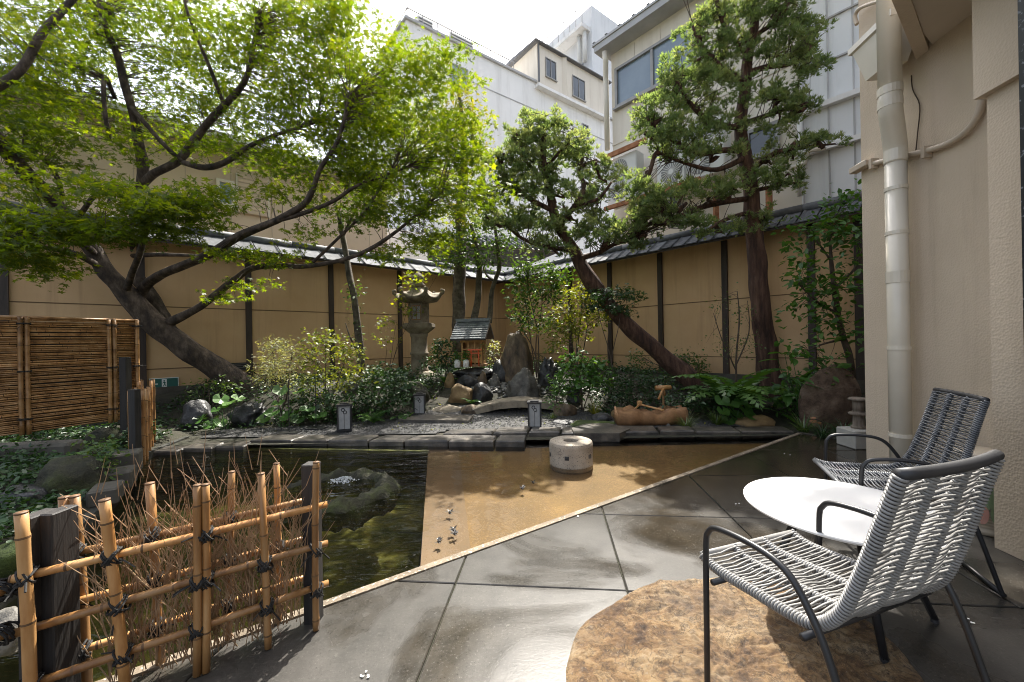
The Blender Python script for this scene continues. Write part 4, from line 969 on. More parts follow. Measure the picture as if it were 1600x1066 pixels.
# ceramic drum stool
ds = thing('garden_stool', 'striped ceramic drum stool with painted leaves by the stucco wall', 'stool', (2.985, 2.53, 0))
prof = [(.13, 0), (.145, .01), (.145, .03), (.135, .04)]
for k in range(22):
    z = .05 + k * .0185; r = .138 + .014 * math.sin(math.pi * k / 21); prof += [(r, z), (r + .002, z + .008), (r - .001, z + .016)]
prof += [(.146, .465), (.150, .475), (.150, .488), (.143, .497), (.05, .503), (0.0, .503)]
m = MB(); m.lathe(prof, 28); part(m, 'drum', 'ceramic_stripe', ds, True)
for a0, z0_, mt, s in ((3.5, .20, 'ceramic_green', .07), (3.85, .13, 'ceramic_pink', .05), (3.95, .25, 'ceramic_green', .075), (4.2, .16, 'ceramic_green', .06)):
    m = MB(); pts_ = []
    for k in range(14):
        t = 2 * math.pi * k / 14; u = s * .45 * math.cos(t); w = s * (1.1 * math.sin(t)); an = a0 + u / .15; r = .157
        pts_.append((r * math.cos(an), r * math.sin(an), z0_ + w + u * .5))
    m.f = [tuple(range(14))]; m.v = pts_; m.m = [0]; part(m, 'painted_leaf', mt, ds)

# grey block and little weathered pagoda by the corner
m = MB(); c = G(1352, 704); m.box(c + Vector((.05, .16, .10)), (.26, .26, .20), bev=.01); solo(m, 'concrete_block', 'concrete_block', 'pale grey concrete block at the foot of the stucco corner', 'block')
pg = thing('weathered_post', 'weathered grey wooden post with two round caps on the pale block', 'post', c + Vector((.09, .18, .20)))
pg.scale = (.72, .72, .85)
m = MB(); m.lathe([(.10, 0), (.10, .03), (.075, .035), (.07, .22), (.075, .23)], 14); part(m, 'shaft', 'weathered_wood', pg, True)
for z in (.17, .36):
    m = MB(); m.lathe([(.05, z), (.125, z + .01), (.13, z + .03), (.10, z + .045), (0, z + .05)], 16); part(m, 'cap', 'weathered_wood', pg, True)
m = MB(); m.lathe([(.07, .225), (.075, .36)], 14); part(m, 'upper_shaft', 'weathered_wood', pg, True)

# ------------------------------------------------------------------ millstone, fountain ring, floats
mc = G(893, 731, -.10); mc = Vector((mc.x, mc.y + .02, -.105))
ms = thing('millstone', 'round pale millstone with square sockets standing in the shallow pool', 'millstone', mc)
m = MB(); r = .226
prof = [(r - .015, 0), (r, .015), (r + .003, .26), (r - .004, .285), (r - .016, .292), (.085, .292), (.078, .286), (.07, .22), (0, .22)]
m.lathe(prof, 48)
part(m, 'drum', 'mill_stone', ms, False)
for a in (-1.90, -.72, -2.95):
    m = MB(); d = Vector((math.cos(a), math.sin(a), 0)); m.bar(d * (r - .03) + Vector((0, 0, .16)), d * (r + .0045) + Vector((0, 0, .16)), .045, .04); part(m, 'socket', 'stone_dark', ms)
m = MB(); m.tube([(-.05, .0, .24), (.0, .01, .245), (.05, .015, .24)], .018, 8); part(m, 'spout_stone', 'stone_grey', ms, True)

# ring of rock with the bubbling spring
fc = G(520, 764, -.03); m = MB(); nr, nt_ = 96, 20
for i in range(nr):
    a = 2 * math.pi * i / nr; c = fc + Vector((.47 * math.cos(a), .40 * math.sin(a), -.075 + .02 * noise.noise(Vector((math.cos(a) * 3, math.sin(a) * 3, 8)))))
    rr = .095 + .03 * noise.noise(Vector((math.cos(a) * 2, math.sin(a) * 2, 3)))
    if 2.4 < a < 4.2: rr *= .8; c.z -= .03
    for j in range(nt_):
        b = 2 * math.pi * j / nt_; d = Vector((math.cos(a) * math.cos(b), math.sin(a) * math.cos(b), math.sin(b)))
        k = rr * (1 + .45 * noise.noise((c + d * rr) * 9) + .45 * abs(noise.noise((c + d * rr) * 24))); m.v.append(tuple(c + d * k))
for i in range(nr):
    for j in range(nt_):
        a, b = i, (i + 1) % nr; j2 = (j + 1) % nt_; m.f.append((a * nt_ + j, b * nt_ + j, b * nt_ + j2, a * nt_ + j2)); m.m.append(0)
sr = solo(m, 'rock_ring', 'stone_mossy', 'mossy ring of rough rock round the bubbling spring in the pond', 'rock', smooth=True, org=fc)
m = MB(); gq = np.random.default_rng(3)
bc0 = G(537, 750, WZ)
for k in range(260):
    x, y = gq.normal(0, .055, 2); h_ = .030 * math.exp(-(x * x + y * y) / .004); s = gq.uniform(.003, .010)
    m.add([(bc0.x + x + v.x * s, bc0.y + y + v.y * s, WZ + h_ * gq.uniform(.3, 1.1) + v.z * s * .7) for v in ov], of)
tag(link('bubbling_spring', m.mesh('bubbling_spring', 'foam', True)), 'white bubbling water welling up inside the mossy rock ring', kind='stuff')

def float_tuft(px, py, label):
    c = G(px, py, WZ); m = MB(); q = random.Random(px)
    for k in range(10):
        a = q.uniform(0, 6.28); e = q.uniform(.1, 1.0); L = q.uniform(.03, .05); d = Vector((math.cos(a) * math.cos(e), math.sin(a) * math.cos(e), math.sin(e) * .7)); o = Vector((-math.sin(a), math.cos(a), 0)) * .007
        m.add([c, c + d * L * .6 + o, c + d * L, c + d * L * .6 - o], [(0, 1, 2, 3)])
    m.add([tuple(c + v * .014) for v in ico(1)[0]], ico(1)[1])
    solo(m, 'floating_plant', 'dark_tuft', label, 'water plant', 'dark floating plants in the shallow pool')
for px, py, l in ((703, 801, 'dark floating plant on the ledge, farthest of the four there'), (708, 828, 'dark floating plant on the ledge just behind the largest one'), (711, 834, 'largest dark floating plant on the pool ledge'), (686, 846, 'dark floating plant on the ledge nearest the deep pond edge'),
                 (816, 763, 'larger dark floating plant left of the millstone over golden sand'), (833, 754, 'smaller dark floating plant left of the millstone over golden sand')): float_tuft(px, py, l)
for px, py, pl_ in ((570, 1050, 'white blossom at the bottom edge between fence and flat rock, topmost of three'), (566, 1056, 'white blossom at the bottom edge between fence and flat rock, left of three'), (575, 1057, 'white blossom at the bottom edge between fence and flat rock, right of three'), (903, 807, 'single tiny white blossom on the wet paving below the millstone'), (1511, 967, 'white blossom on the paving right of the near chair, upper of two'), (1520, 974, 'white blossom on the paving right of the near chair, lower of two'),
                (1226, 709, 'tiny white blossom on the dark wet paving beyond the table, left of two'), (1234, 711, 'tiny white blossom on the dark wet paving beyond the table, right of two'), (1150, 788, 'tiny white blossom beside the round table edge, left of two'), (1155, 787, 'tiny white blossom beside the round table edge, right of two'), (1251, 679, 'tiny white blossom at the far corner of the kerb')):
    m = MB(); c = G(px, py, .004); q = random.Random(px)
    for k in range(3):
        a = q.uniform(0, 6.28); d = Vector((math.cos(a), math.sin(a), .25)) * .009; o = Vector((-math.sin(a), math.cos(a), 0)) * .005
        m.add([c, c + d * .6 + o, c + d, c + d * .6 - o], [(0, 1, 2, 3)])
    solo(m, 'fallen_petal', 'petal', pl_, 'petal', 'white blossoms fallen on the paving')

# ------------------------------------------------------------------ rocks of the garden
rock('standing_rock', 'tall pointed brown standing rock right of the shrine', 808, 598, 60, 88, 'stone_brown', 3, .7, amp=.26, top=.25, flat=.3, sharp=.05)
rock('dark_rock', 'dark rounded rock against the foot of the standing rock', 786, 596, 36, 42, 'stone_dark', 5, .8, amp=.2)
rock('boulder', 'big smooth grey boulder behind the arched bridge', 818, 630, 66, 54, 'stone_grey', 9, .8, amp=.32, flat=.45, sharp=.12)
rock('jagged_rock', 'jagged black rock with white speckles right of the boulder', 857, 604, 34, 48, 'stone_dark', 11, .8, amp=.3, sharp=.35)
rock('tan_rock', 'tan rounded rock below the shrine beside the dark cube', 718, 632, 44, 34, 'stone_tan', 13, .8, amp=.18, flat=.6)
rock('cube_rock', 'dark grey angular rock below the shrine left of boulder', 753, 630, 34, 34, 'stone_dark', 15, .9, amp=.16, flat=.7)
rock('small_tan_rock', 'small upright tan rock among ferns left of the shrine', 702, 606, 16, 26, 'stone_tan', 17)
rock('shelf_rock', 'dark flat rock wedged under the shrine platform on its left', 730, 606, 40, 26, 'stone_dark', 19)
rock('red_rock', 'small reddish rock under the middle of the shrine platform', 752, 604, 16, 26, 'stone_brown', 21)
rock('pale_side_rock', 'pale broken rock tucked left of the boulder', 772, 606, 22, 24, 'stone_grey', 23, sharp=.2)
rock('flat_step_rock', 'flat pale stepping rock at the left end of the bridge', 694, 648, 54, 15, 'bridge_stone', 25, 1.0, amp=.15, flat=.8)
rock('low_flat_rock', 'low flat rock nearest the square lantern by the bridge', 678, 651, 34, 9, 'stone_grey', 27, 1.0, amp=.15, flat=.8)
rock('abutment_rock', 'brown block of rock under the left end of the bridge', 733, 649, 30, 19, 'stone_brown', 29, .9, amp=.15, flat=.8)
rock('end_rock', 'brown rough rock under the right end of the bridge', 886, 652, 34, 26, 'stone_brown', 31, .8, amp=.25)
rock('dark_wet_rock', 'dark wet rock with white marks above the right bridge end', 902, 630, 30, 32, 'stone_dark', 33, .8, sharp=.2)
rock('bluish_rock', 'blue-grey low rock beside the stone trough', 944, 660, 40, 17, 'stone_dark', 35, .8, amp=.2, flat=.7)
rock('flat_dark_rock', 'thin dark rock lying at the edge of the moss patch', 886, 665, 44, 10, 'stone_dark', 37, .8, amp=.15, flat=.8)
rock('yellow_rock', 'flat yellowish rock under the broad leaves right of the leaning pine', 1196, 668, 66, 20, 'stone_tan', 39, .7, amp=.15, flat=.7)
rock('round_shouldered_rock', 'big round-shouldered brown rock by the stucco corner', 1318, 672, 98, 108, 'stone_rough', 41, .5, amp=.10, flat=.5)
rock('shadow_rock', 'tall black rock in the shade left of the maple foot', 292, 672, 48, 46, 'stone_dark', 43, .8, amp=.2, flat=.6)
rock('root_rock', 'black jagged rock under the foot of the maple trunk', 374, 668, 62, 42, 'stone_dark', 45, .8, amp=.25, sharp=.25, flat=.5)
rock('mossy_rock', 'mossy rock between tall lantern and square lantern', 640, 628, 60, 34, 'stone_mossy', 47, .8, amp=.22)
rock('rounded_shade_rock', 'grey rounded rock under the pale shrub at the thin trunk', 551, 612, 34, 26, 'stone_grey', 49)
rock('tiny_grey_rock', 'tiny grey stone in front of the grass right of the trough', 1047, 668, 12, 9, 'stone_grey', 51, sub=3)
# shrine platform
sp0 = GT(740, 585); Ys = 8.5
pf = P(740, 574, Ys); m = rock_mb((pf.x, pf.y, pf.z - .16), .50, .42, .20, 61, amp=.10, flat=.9); solo(m, 'shrine_platform', 'stone_dark', 'dark flat rock slab carrying the small shrine', 'rock', smooth=True, org=(pf.x, pf.y, pf.z - .16))
m = rock_mb((pf.x, pf.y + .1, hgt(pf.x, pf.y)), .46, .36, max(.1, pf.z - hgt(pf.x, pf.y) - .05), 63, amp=.15, flat=.8); solo(m, 'support_rock', 'stone_dark', 'dark stacked rock holding up the shrine platform', 'rock', smooth=True, org=(pf.x, pf.y, hgt(pf.x, pf.y)))
# moss
c = GT(925, 664); m = rock_mb(c, .42, .22, .11, 71, amp=.12, flat=.5); solo(m, 'moss_cushion', 'moss', 'bright green moss cushion right of the millstone', 'moss', smooth=True, org=c)
c = GT(632, 606); m = rock_mb(c, .5, .2, .16, 73, amp=.2, flat=.5); solo(m, 'moss_bank', 'moss', 'yellow-green moss bank under the tall stone lantern', 'moss', smooth=True, org=c)

# arched bridge
bl, br_ = G(742, 650), G(884, 648); Yb = (bl.y + br_.y) / 2
m = MB(); n = 22; xs = np.linspace(bl.x - .08, br_.x + .10, n)
for i, x in enumerate(xs):
    t = 2 * i / (n - 1) - 1; zt2 = .10 + .16 * (1 - t * t); zb3 = zt2 - .13 + .02 * t * t
    for (y, z) in ((Yb, zb3), (Yb, zt2 - .015), (Yb + .015, zt2), (Yb + .40, zt2), (Yb + .415, zt2 - .015), (Yb + .415, zb3)):
        m.v.append((x, y + .008 * noise.noise(Vector((x * 5, y, z))), z + .008 * noise.noise(Vector((x * 6, y * 6, 5)))))
for i in range(n - 1):
    for j in range(6):
        a, b = i * 6 + j, i * 6 + (j + 1) % 6; m.f.append((a, a + 6, b + 6, b)); m.m.append(0)
m.f += [tuple(range(6)), tuple(range((n - 1) * 6, n * 6))[::-1]]; m.m += [0, 0]
solo(m, 'stone_bridge', 'bridge_stone', 'low arched stone slab bridge in front of the grey boulder', 'bridge')

# stone trough with ladle rest and bamboo spout
tc = GT(1016, 662); s = tc.y / F
tr = thing('stone_trough', 'long irregular orange-brown stone trough by the leaning pine', 'trough', tc)
m = MB(); n = 30; pr2 = [(-.10, 0), (-.14, .06), (-.13, .16), (-.07, .20), (-.05, .13), (.05, .12), (.08, .20), (.13, .17), (.14, .06), (.1, 0)]
for i in range(n):
    t = 2 * i / (n - 1) - 1; x = t * .50; w = 1.0 - .35 * abs(t) ** 4 + .3 * noise.noise(Vector((t * 2.2, 3, 1))); hgt_ = .95 + .30 * abs(t) + .3 * noise.noise(Vector((t * 3, 1, 7)))
    for (y, z) in pr2:
        inn = 1 if abs(t) < .78 else 0
        zz_ = z * hgt_ if (inn or abs(y) > .06) else .17 * hgt_
        m.v.append((x, y * 1.5 * w, zz_ + .015 * noise.noise(Vector((x * 8, y * 9, z * 9)))))
for i in range(n - 1):
    for j in range(10):
        a, b = i * 10 + j, i * 10 + (j + 1) % 10; m.f.append((a, a + 10, b + 10, b)); m.m.append(0)
m.f += [tuple(range(10)), tuple(range((n - 1) * 10, n * 10))[::-1]]; m.m += [0, 0]
part(m, 'basin', 'basin_stone', tr, True)
m = MB(); m.add([(-.33, -.07, .11), (.33, -.07, .11), (.33, .07, .11), (-.33, .07, .11)], [(0, 1, 2, 3)]); part(m, 'basin_water', 'water_shallow', tr)
rock('trough_end_rock', 'rounded ochre rock touching the left end of the trough', 972, 656, 28, 22, 'stone_tan', 53, .8, amp=.15, flat=.6)
sr_ = thing('ladle_rest', 'thin forked wooden ladle rest laid across the stone trough', 'ladle rest', tc + Vector((-.1, 0, .24)))
m = MB(); m.tube([(-.20, -.15, -.03), (-.02, .1, .03)], .014, 6); m.tube([(.24, -.16, -.02), (-.02, .1, .03)], .014, 6); part(m, 'stick', 'bamboo_old', sr_)
m = MB(); m.lathe([(.03, -.02), (.04, .0), (.04, .045), (.03, .05)], 12, (-.02, .1, .03)); part(m, 'cup', 'bamboo_old', sr_)
sc0 = P(1035, 606, tc.y + .25); sp2 = thing('bamboo_spout', 'pale bamboo water spout above the stone trough', 'spout', sc0)
for a, b, r in (((-.11, -.02, 0), (.13, .02, .0), .036), ((.0, -.03, -.01), (-.10, -.10, -.16), .018), ((.02, .0, -.03), (.03, .0, -.12), .02)):
    m = MB(); m.tube([a, b], r, 12); part(m, 'tube', 'bamboo', sp2, True)
m = MB(); m.tube([(.03, .05, -.10), (.03, .05, -.62)], .016, 8); part(m, 'support', 'bamboo_old', sp2)
# jar
c = GT(1274, 668); jr = thing('terracotta_jar', 'small terracotta jar tied with dark cord beside the round-shouldered rock', 'jar', c)
m = MB(); m.lathe([(.05, 0), (.085, .03), (.105, .09), (.095, .15), (.055, .185), (.045, .20), (.06, .215), (.055, .225), (.03, .21)], 20); part(m, 'body', 'terracotta', jr, True)
m = MB(); m.tube([(.107 * math.cos(a), .107 * math.sin(a), .10 + .03 * math.sin(a * 2)) for a in np.linspace(0, 6.28, 20)], .006, 5); part(m, 'cord', 'twine', jr)

# ------------------------------------------------------------------ tall stone lantern
lb = P(656, 590, 8.9); lz = lb.z
ln = thing('stone_lantern', 'tall mossy stone lantern with flared roof and papered firebox left of the shrine', 'lantern', lb)
def hexl(prof, n=6, ph=R(30), up=None):
    m = MB(); k = len(prof)
    for (r, z) in prof:
        for j in range(n): a = ph + 2 * math.pi * j / n; m.v.append((r * math.cos(a), r * math.sin(a), z))
    for i in range(k - 1):
        for j in range(n):
            a, b = i * n + j, i * n + (j + 1) % n; m.f.append((a, b, b + n, a + n)); m.m.append(0)
    m.f += [tuple(range(n - 1, -1, -1)), tuple(range((k - 1) * n, k * n))]; m.m += [0, 0]; return m
m = MB(); m.box((.1, 0, -.12), (.80, .66, .24), bev=.03); part(m, 'base', 'lantern_stone', ln)
part(hexl([(.34, 0), (.36, .05), (.30, .12), (.24, .15)]), 'plinth', 'lantern_stone', ln)
m = MB(); m.lathe([(.20, .14), (.20, .18), (.185, .20), (.18, .50), (.205, .52), (.205, .56), (.18, .58), (.175, .90), (.20, .93), (.20, .97), (.18, .99)], 20); part(m, 'shaft', 'lantern_stone', ln, True)
part(hexl([(.20, .98), (.36, 1.10), (.38, 1.13), (.38, 1.20), (.30, 1.22)]), 'platform', 'lantern_stone', ln)
part(hexl([(.235, 1.21), (.235, 1.64), (.22, 1.66)], 6, R(0)), 'firebox', 'lantern_stone', ln)
fbx = bpy.data.objects['firebox']
fa = R(-90 + 8)
for k, aa in enumerate((R(-90), R(-150), R(-30))):
    d = Vector((math.cos(aa), math.sin(aa), 0)); t = Vector((-d.y, d.x, 0)); ap = .235 * math.cos(R(30))
    if k == 0:
        m = MB()
        for u0, u1, v0, v1 in ((-.10, -.085, 1.28, 1.60), (.085, .10, 1.28, 1.60), (-.085, .085, 1.28, 1.30), (-.085, .085, 1.58, 1.60), (-.006, .006, 1.30, 1.58), (-.085, -.006, 1.435, 1.445), (.006, .085, 1.435, 1.445)):
            m.ext([d * ap + t * u0 + Vector((0, 0, v0)), d * ap + t * u1 + Vector((0, 0, v0)), d * ap + t * u1 + Vector((0, 0, v1)), d * ap + t * u0 + Vector((0, 0, v1))], d * .018)
        wf = part(m, 'window', 'shrine_wood', fbx)
        for u0, u1, v0, v1 in ((-.085, -.006, 1.30, 1.435), (.006, .085, 1.30, 1.435), (-.085, -.006, 1.445, 1.58), (.006, .085, 1.445, 1.58)):
            m = MB(); m.ext([d * ap + t * u0 + Vector((0, 0, v0)), d * ap + t * u1 + Vector((0, 0, v0)), d * ap + t * u1 + Vector((0, 0, v1)), d * ap + t * u0 + Vector((0, 0, v1))], d * .006); part(m, 'pane', 'paper', wf)
# flared roof
m = MB(); prof = [(.22, 1.66, 0), (.47, 1.70, .09), (.53, 1.76, .13), (.46, 1.80, .10), (.30, 1.86, .03), (.18, 1.98, 0), (.12, 2.04, 0)]; n = 48
for (r, z, u) in prof:
    for j in range(n):
        a = 2 * math.pi * j / n; k = abs(((a / (2 * math.pi) * 6) % 1) - .5) * 2; e = k ** 3
        hexr = math.cos(R(30)) / math.cos(((a + R(0)) % R(60)) - R(30)); m.v.append((r * hexr * (1 + .06 * e) * math.cos(a), r * hexr * (1 + .06 * e) * math.sin(a), z + u * e))
for i in range(len(prof) - 1):
    for j in range(n):
        a, b = i * n + j, i * n + (j + 1) % n; m.f.append((a, b, b + n, a + n)); m.m.append(0)
m.f += [tuple(range(n - 1, -1, -1)), tuple(range((len(prof) - 1) * n, len(prof) * n))]; m.m += [0, 0]
rfo = part(m, 'roof', 'lantern_stone', ln, True)
for k in range(6):
    a = k * R(60); d = Vector((math.cos(a), math.sin(a), 0)); m = MB()
    m.tube([d * .50 + Vector((0, 0, 1.86)), d * .55 + Vector((0, 0, 1.90)), d * .56 + Vector((0, 0, 1.945)), d * .52 + Vector((0, 0, 1.955)), d * .505 + Vector((0, 0, 1.92))], [.04, .042, .04, .034, .026], 8); part(m, 'corner_scroll', 'lantern_stone', rfo, True)
m = MB(); m.lathe([(.13, 2.03), (.17, 2.06), (.12, 2.10), (.10, 2.13), (.14, 2.20), (.12, 2.28), (.0, 2.38)], 18); part(m, 'finial', 'lantern_stone', ln, True)

# ------------------------------------------------------------------ small shrine
pz = pf.z + .03; sh_ = thing('wooden_shrine', 'small wooden shrine with slate roof on a dark rock', 'shrine', (pf.x - .0, pf.y - .02, pz), rz=R(-12))
sh_.scale = (.80, .80, 1.0)
m = MB(); m.box((0, .02, .02), (.66, .56, .05)); part(m, 'floor', 'shrine_wood', sh_)
m = MB(); m.box((0, .24, .30), (.56, .03, .52)); m.box((-.265, .06, .30), (.03, .33, .52)); m.box((.265, .06, .30), (.03, .33, .52)); part(m, 'walls', 'shrine_wood', sh_)
m = MB(); m.box((0, .13, .30), (.50, .02, .50)); part(m, 'door_panel', 'shrine_gold', sh_)
for x in (-.26, -.09, .09, .26):
    m = MB(); m.box((x, -.13, .31), (.035, .035, .53)); part(m, 'post', 'shrine_gold', sh_)
m = MB(); m.box((0, -.13, .53), (.62, .04, .05)); m.box((0, -.13, .36), (.52, .02, .022)); m.box((0, -.13, .12), (.52, .02, .10)); part(m, 'rail', 'shrine_gold', sh_)
m = MB(); m.box((0, .06, .16), (.22, .14, .18)); part(m, 'offering_stand', 'shrine_gold', sh_)
m = MB(); m.ext([(-.46, -.44, .545), (-.46, -.44, .575), (-.46, .02, .92), (-.46, .42, .60), (-.46, .42, .57), (-.46, .02, .88)], (.92, 0, 0)); rfs = part(m, 'roof', 'wood_dark', sh_)
for row in range(8):
    t0, t1 = row / 8, (row + 1) / 8
    y0_, z0_ = -.47 + .49 * t0, .56 + .375 * t0; y1_, z1_ = -.47 + .49 * t1, .56 + .375 * t1
    off = .05 * (row % 2); x = -.47
    while x < .46:
        xe = min(x + .10 + (off if x < -.46 else 0), .47); m = MB(); j = rnd.uniform(0, .006)
        m.ext([(x, y0_, z0_ + .03 + j), (x, y1_ + .02, z1_ + .024), (x, y1_ + .02, z1_ + .01), (x, y0_, z0_ + .012)], (xe - x - .004, 0, 0)); part(m, 'slate', 'slate', rfs); x = xe
for row in range(5):
    t0, t1 = row / 5, (row + 1) / 5; m = MB()
    m.ext([(-.47, .44 - .42 * t0, .60 + .33 * t0 + .02), (-.47, .44 - .42 * t1, .60 + .33 * t1 + .012), (-.47, .44 - .42 * t1, .60 + .33 * t1), (-.47, .44 - .42 * t0, .60 + .33 * t0)], (.94, 0, 0)); part(m, 'slate', 'slate', rfs)
m = MB(); m.box((0, .02, .965), (.92, .10, .05), bev=.01); m.box((0, .02, 1.0), (.96, .07, .03)); part(m, 'ridge', 'slate', sh_)
for x in (-.465, .465):
    m = MB(); m.bar((x, -.45, .555), (x, .02, .90), .018, .05); m.bar((x, .42, .585), (x, .02, .90), .018, .05); part(m, 'bargeboard', 'wood_dark', sh_)
tw = thing('small_torii', 'tiny vermilion torii gate in front of the shrine', 'torii', (pf.x + .06, pf.y - .30, pz + .0), rz=R(-12))
for x in (-.085, .085):
    m = MB(); m.tube([(x, 0, 0), (x * .92, 0, .34)], .014, 10); part(m, 'pillar', 'vermilion', tw, True)
m = MB(); m.bar((-.15, 0, .35), (.15, 0, .35), .03, .028); part(m, 'top_beam', 'vermilion', tw)
m = MB(); m.bar((-.12, 0, .28), (.12, 0, .28), .018, .02); part(m, 'tie_beam', 'vermilion', tw)
for dx, lab in ((-.30, 'left white ceramic vase with green sprig before the shrine'), (-.12, 'right white ceramic vase with green sprig beside the torii')):
    t = thing('white_vase', lab, 'vase', (pf.x + dx, pf.y - .34 - .02 * dx, pz - .01)); m = MB(); m.lathe([(.05, 0), (.062, .01), (.066, .12), (.055, .145), (.04, .15), (.04, .165), (.03, .15)], 18); part(m, 'body', 'ceramic_white', t, True)
    m = MB()
    for q in ((-.012, .05, .012, .058), (-.004, .04, .004, .09), (-.012, .075, .012, .082)):
        m.ext([(q[0], -.0665, q[1]), (q[2], -.0665, q[1]), (q[2], -.0665, q[3]), (q[0], -.0665, q[3])], (0, -.002, 0))
    part(m, 'painted_mark', 'conduit', t)
    g = np.random.default_rng(int(40 + dx * 100)); pp = np.array(t.location) + np.array([0, 0, .24]) + g.normal(size=(90, 3)) * [.055, .05, .05]
    leaves(t, pp, .05, T_OVAL, 'leaf_dark' if dx > 0 else 'leaf_broad', g, .3, name='sprig')

# ------------------------------------------------------------------ garden lamps
lamp_first = None
for px, py, hpx, lab, rz in ((539, 672, 40, 'square black garden lamp with paper sides on the edging, leftmost of three', 18), (656, 650, 33, 'square black garden lamp half hidden near the mossy rock, middle of three', 8), (836, 668, 40, 'square black garden lamp with round emblem in front of the arched bridge', -6)):
    c = G(px, py, .022 if px < 600 else 0.0); h = .36; 
    if lamp_first is None:
        t = lamp_first = thing('garden_lamp', lab, 'lamp', c, R(rz), 'square garden lamps by the pool'); w = .085
        m = MB(); m.box((0, 0, .012), (.20, .20, .024)); part(m, 'base', 'black_metal', t)
        for x in (-w, w):
            for y in (-w, w): m = MB(); m.box((x, y, .19), (.018, .018, .34)); part(m, 'post', 'black_metal', t)
        m = MB(); m.box((0, 0, .365), (.205, .205, .025)); m.box((0, 0, .385), (.12, .12, .015)); part(m, 'top', 'black_metal', t)
        for k in range(4):
            a = k * math.pi / 2; d = Vector((math.sin(a), -math.cos(a), 0)); x = Vector((math.cos(a), math.sin(a), 0)); m = MB()
            m.bar(d * .078 - x * .074 + Vector((0, 0, .19)), d * .078 + x * .074 + Vector((0, 0, .19)), .006, .32); pp_ = part(m, 'panel', 'paper', t)
            for u, v in ((-.015, .30), (.012, .265)):
                m = MB(); c_ = d * .0815 + x * u + Vector((0, 0, v)); m.tube([c_ + (x * math.cos(b) + Vector((0, 0, 1)) * math.sin(b)) * .022 for b in np.linspace(0, 6.283, 14)], .005, 4); part(m, 'emblem', 'ink', pp_)
            m = MB(); m.bar(d * .082 + Vector((0, 0, .03)), d * .082 + Vector((0, 0, .24)), .004, .004); part(m, 'rib', 'ink', pp_)
    else:
        t = copy_tree(lamp_first); t.location = c; t.rotation_euler = (0, 0, R(rz)); t['label'] = lab
# thin wire stand with two plates
wsd = thing('wire_stand', 'thin black wire frame standing on two dark plates among the left plants', 'stand', G(470, 672))
a = G(452, 678); b = G(494, 671); z = 1.25 - (593 - 538) * a.y / F
m = MB(); m.tube([a, Vector((a.x, a.y, z)), Vector((b.x, b.y, z)), b], .006, 6); part(m, 'wire', 'black_metal', wsd, world=True)
for c in (a, b): m = MB(); m.box(c + Vector((0, 0, .012)), (.26, .16, .024)); part(m, 'plate', 'black_metal', wsd, world=True)

# ------------------------------------------------------------------ bamboo work
def bamboo_mb(p0, p1, r, seg=.19, n=10, seed=0, taper=1.0):
    q = random.Random(seed); m = MB(); p0, p1 = Vector(p0), Vector(p1); d = p1 - p0; L = d.length
    ts = [0]; t = q.uniform(.04, seg)
    while t < L - .02: ts.append(t); t += seg * q.uniform(.8, 1.2)
    ts.append(L); bow = Vector((q.uniform(-1, 1), q.uniform(-1, 1), q.uniform(-1, 1))) * L * .006
    pts, rr = [], []
    def at(t): f = t / L; return p0 + d * f + bow * math.sin(math.pi * f)
    for i, t in enumerate(ts):
        f = 1 + (taper - 1) * t / L
        if 0 < i < len(ts) - 1:
            for e, k in ((-.012, 1.0), (-.004, 1.07), (.004, 1.07), (.012, .97)): pts.append(at(t + e)); rr.append(r * k * f)
        else: pts.append(at(t)); rr.append(r * f)
    m.tube(pts, rr, n)
    m.cur = 1
    for t in ts[1:-1]: 
        f = 1 + (taper - 1) * t / L
        m.tube([at(t - .0035), at(t + .0035)], r * 1.085 * f, n, cap=False)
    m.tube([p1 - d / L * .004, p1 + d / L * .0015], r * taper * 1.01, n); m.cur = 0
    return m
def tie_mb(c, r, axes, seed):
    q = random.Random(seed); m = MB(); c = Vector(c)
    for ax in axes:
        ax = Vector(ax).normalized(); u = ax.orthogonal().normalized(); v = ax.cross(u)
        for k in range(3):
            o = ax * (k - 1) * .008; tl = Vector((q.uniform(-1, 1), q.uniform(-1, 1), q.uniform(-1, 1))) * .006
            m.tube([c + o + (u * math.cos(a) + v * math.sin(a)) * (r + q.uniform(0, .003)) + tl * math.sin(a) for a in np.linspace(0, 6.283, 12)], .0038, 5, cap=False)
    for k in range(2):
        e = Vector((q.uniform(-1, 1), q.uniform(-1, 1), q.uniform(-.8, .3))).normalized()
        m.tube([c + e * r * .8, c + e * (r + .02) + Vector((0, 0, -.004)), c + e * (r + .045) + Vector((0, 0, -.014))], .003, 4)
    return m
FP = VPlane((-0.89, 1.80), (-0.826, -0.563))
fz = lambda px, py, o=0.0: VPlane(FP.p0 + FP.n * o, FP.d).sz(px, py)
ff = thing('bamboo_fence', 'sunlit bamboo lattice fence with brushwood twigs at the pool edge in the foreground', 'fence', FP.pt(.43, 0))
RZ = [.52, .345, .165]
for k, z in enumerate(RZ):
    part(bamboo_mb(FP.pt(-.03, z + .008, .03), FP.pt(.90, z - .004, .03), .0140, .21, 12, k), 'rail', ('bamboo', 'bamboo_node'), ff, True, world=True)
    part(bamboo_mb(FP.pt(-.02, z + .012, -.075), FP.pt(.86, z + .0, -.075), .0132, .2, 12, k + 9), 'rail', ('bamboo', 'bamboo_node'), ff, True, world=True)
front = [((494, 722), (494, 972)), ((408, 740), (419, 1003)), ((321, 757), (322, 1042)), ((308, 758), (308, 1046)), ((163, 781), (199, 1100)), ((33, 801), (47, 1105))]
back = [((432, 724), (436, 985)), ((362, 737), (357, 996)), ((234, 755), (251, 1034)), ((116, 775), (136, 1075)), ((100, 777), (116, 1080))]
sid = 0
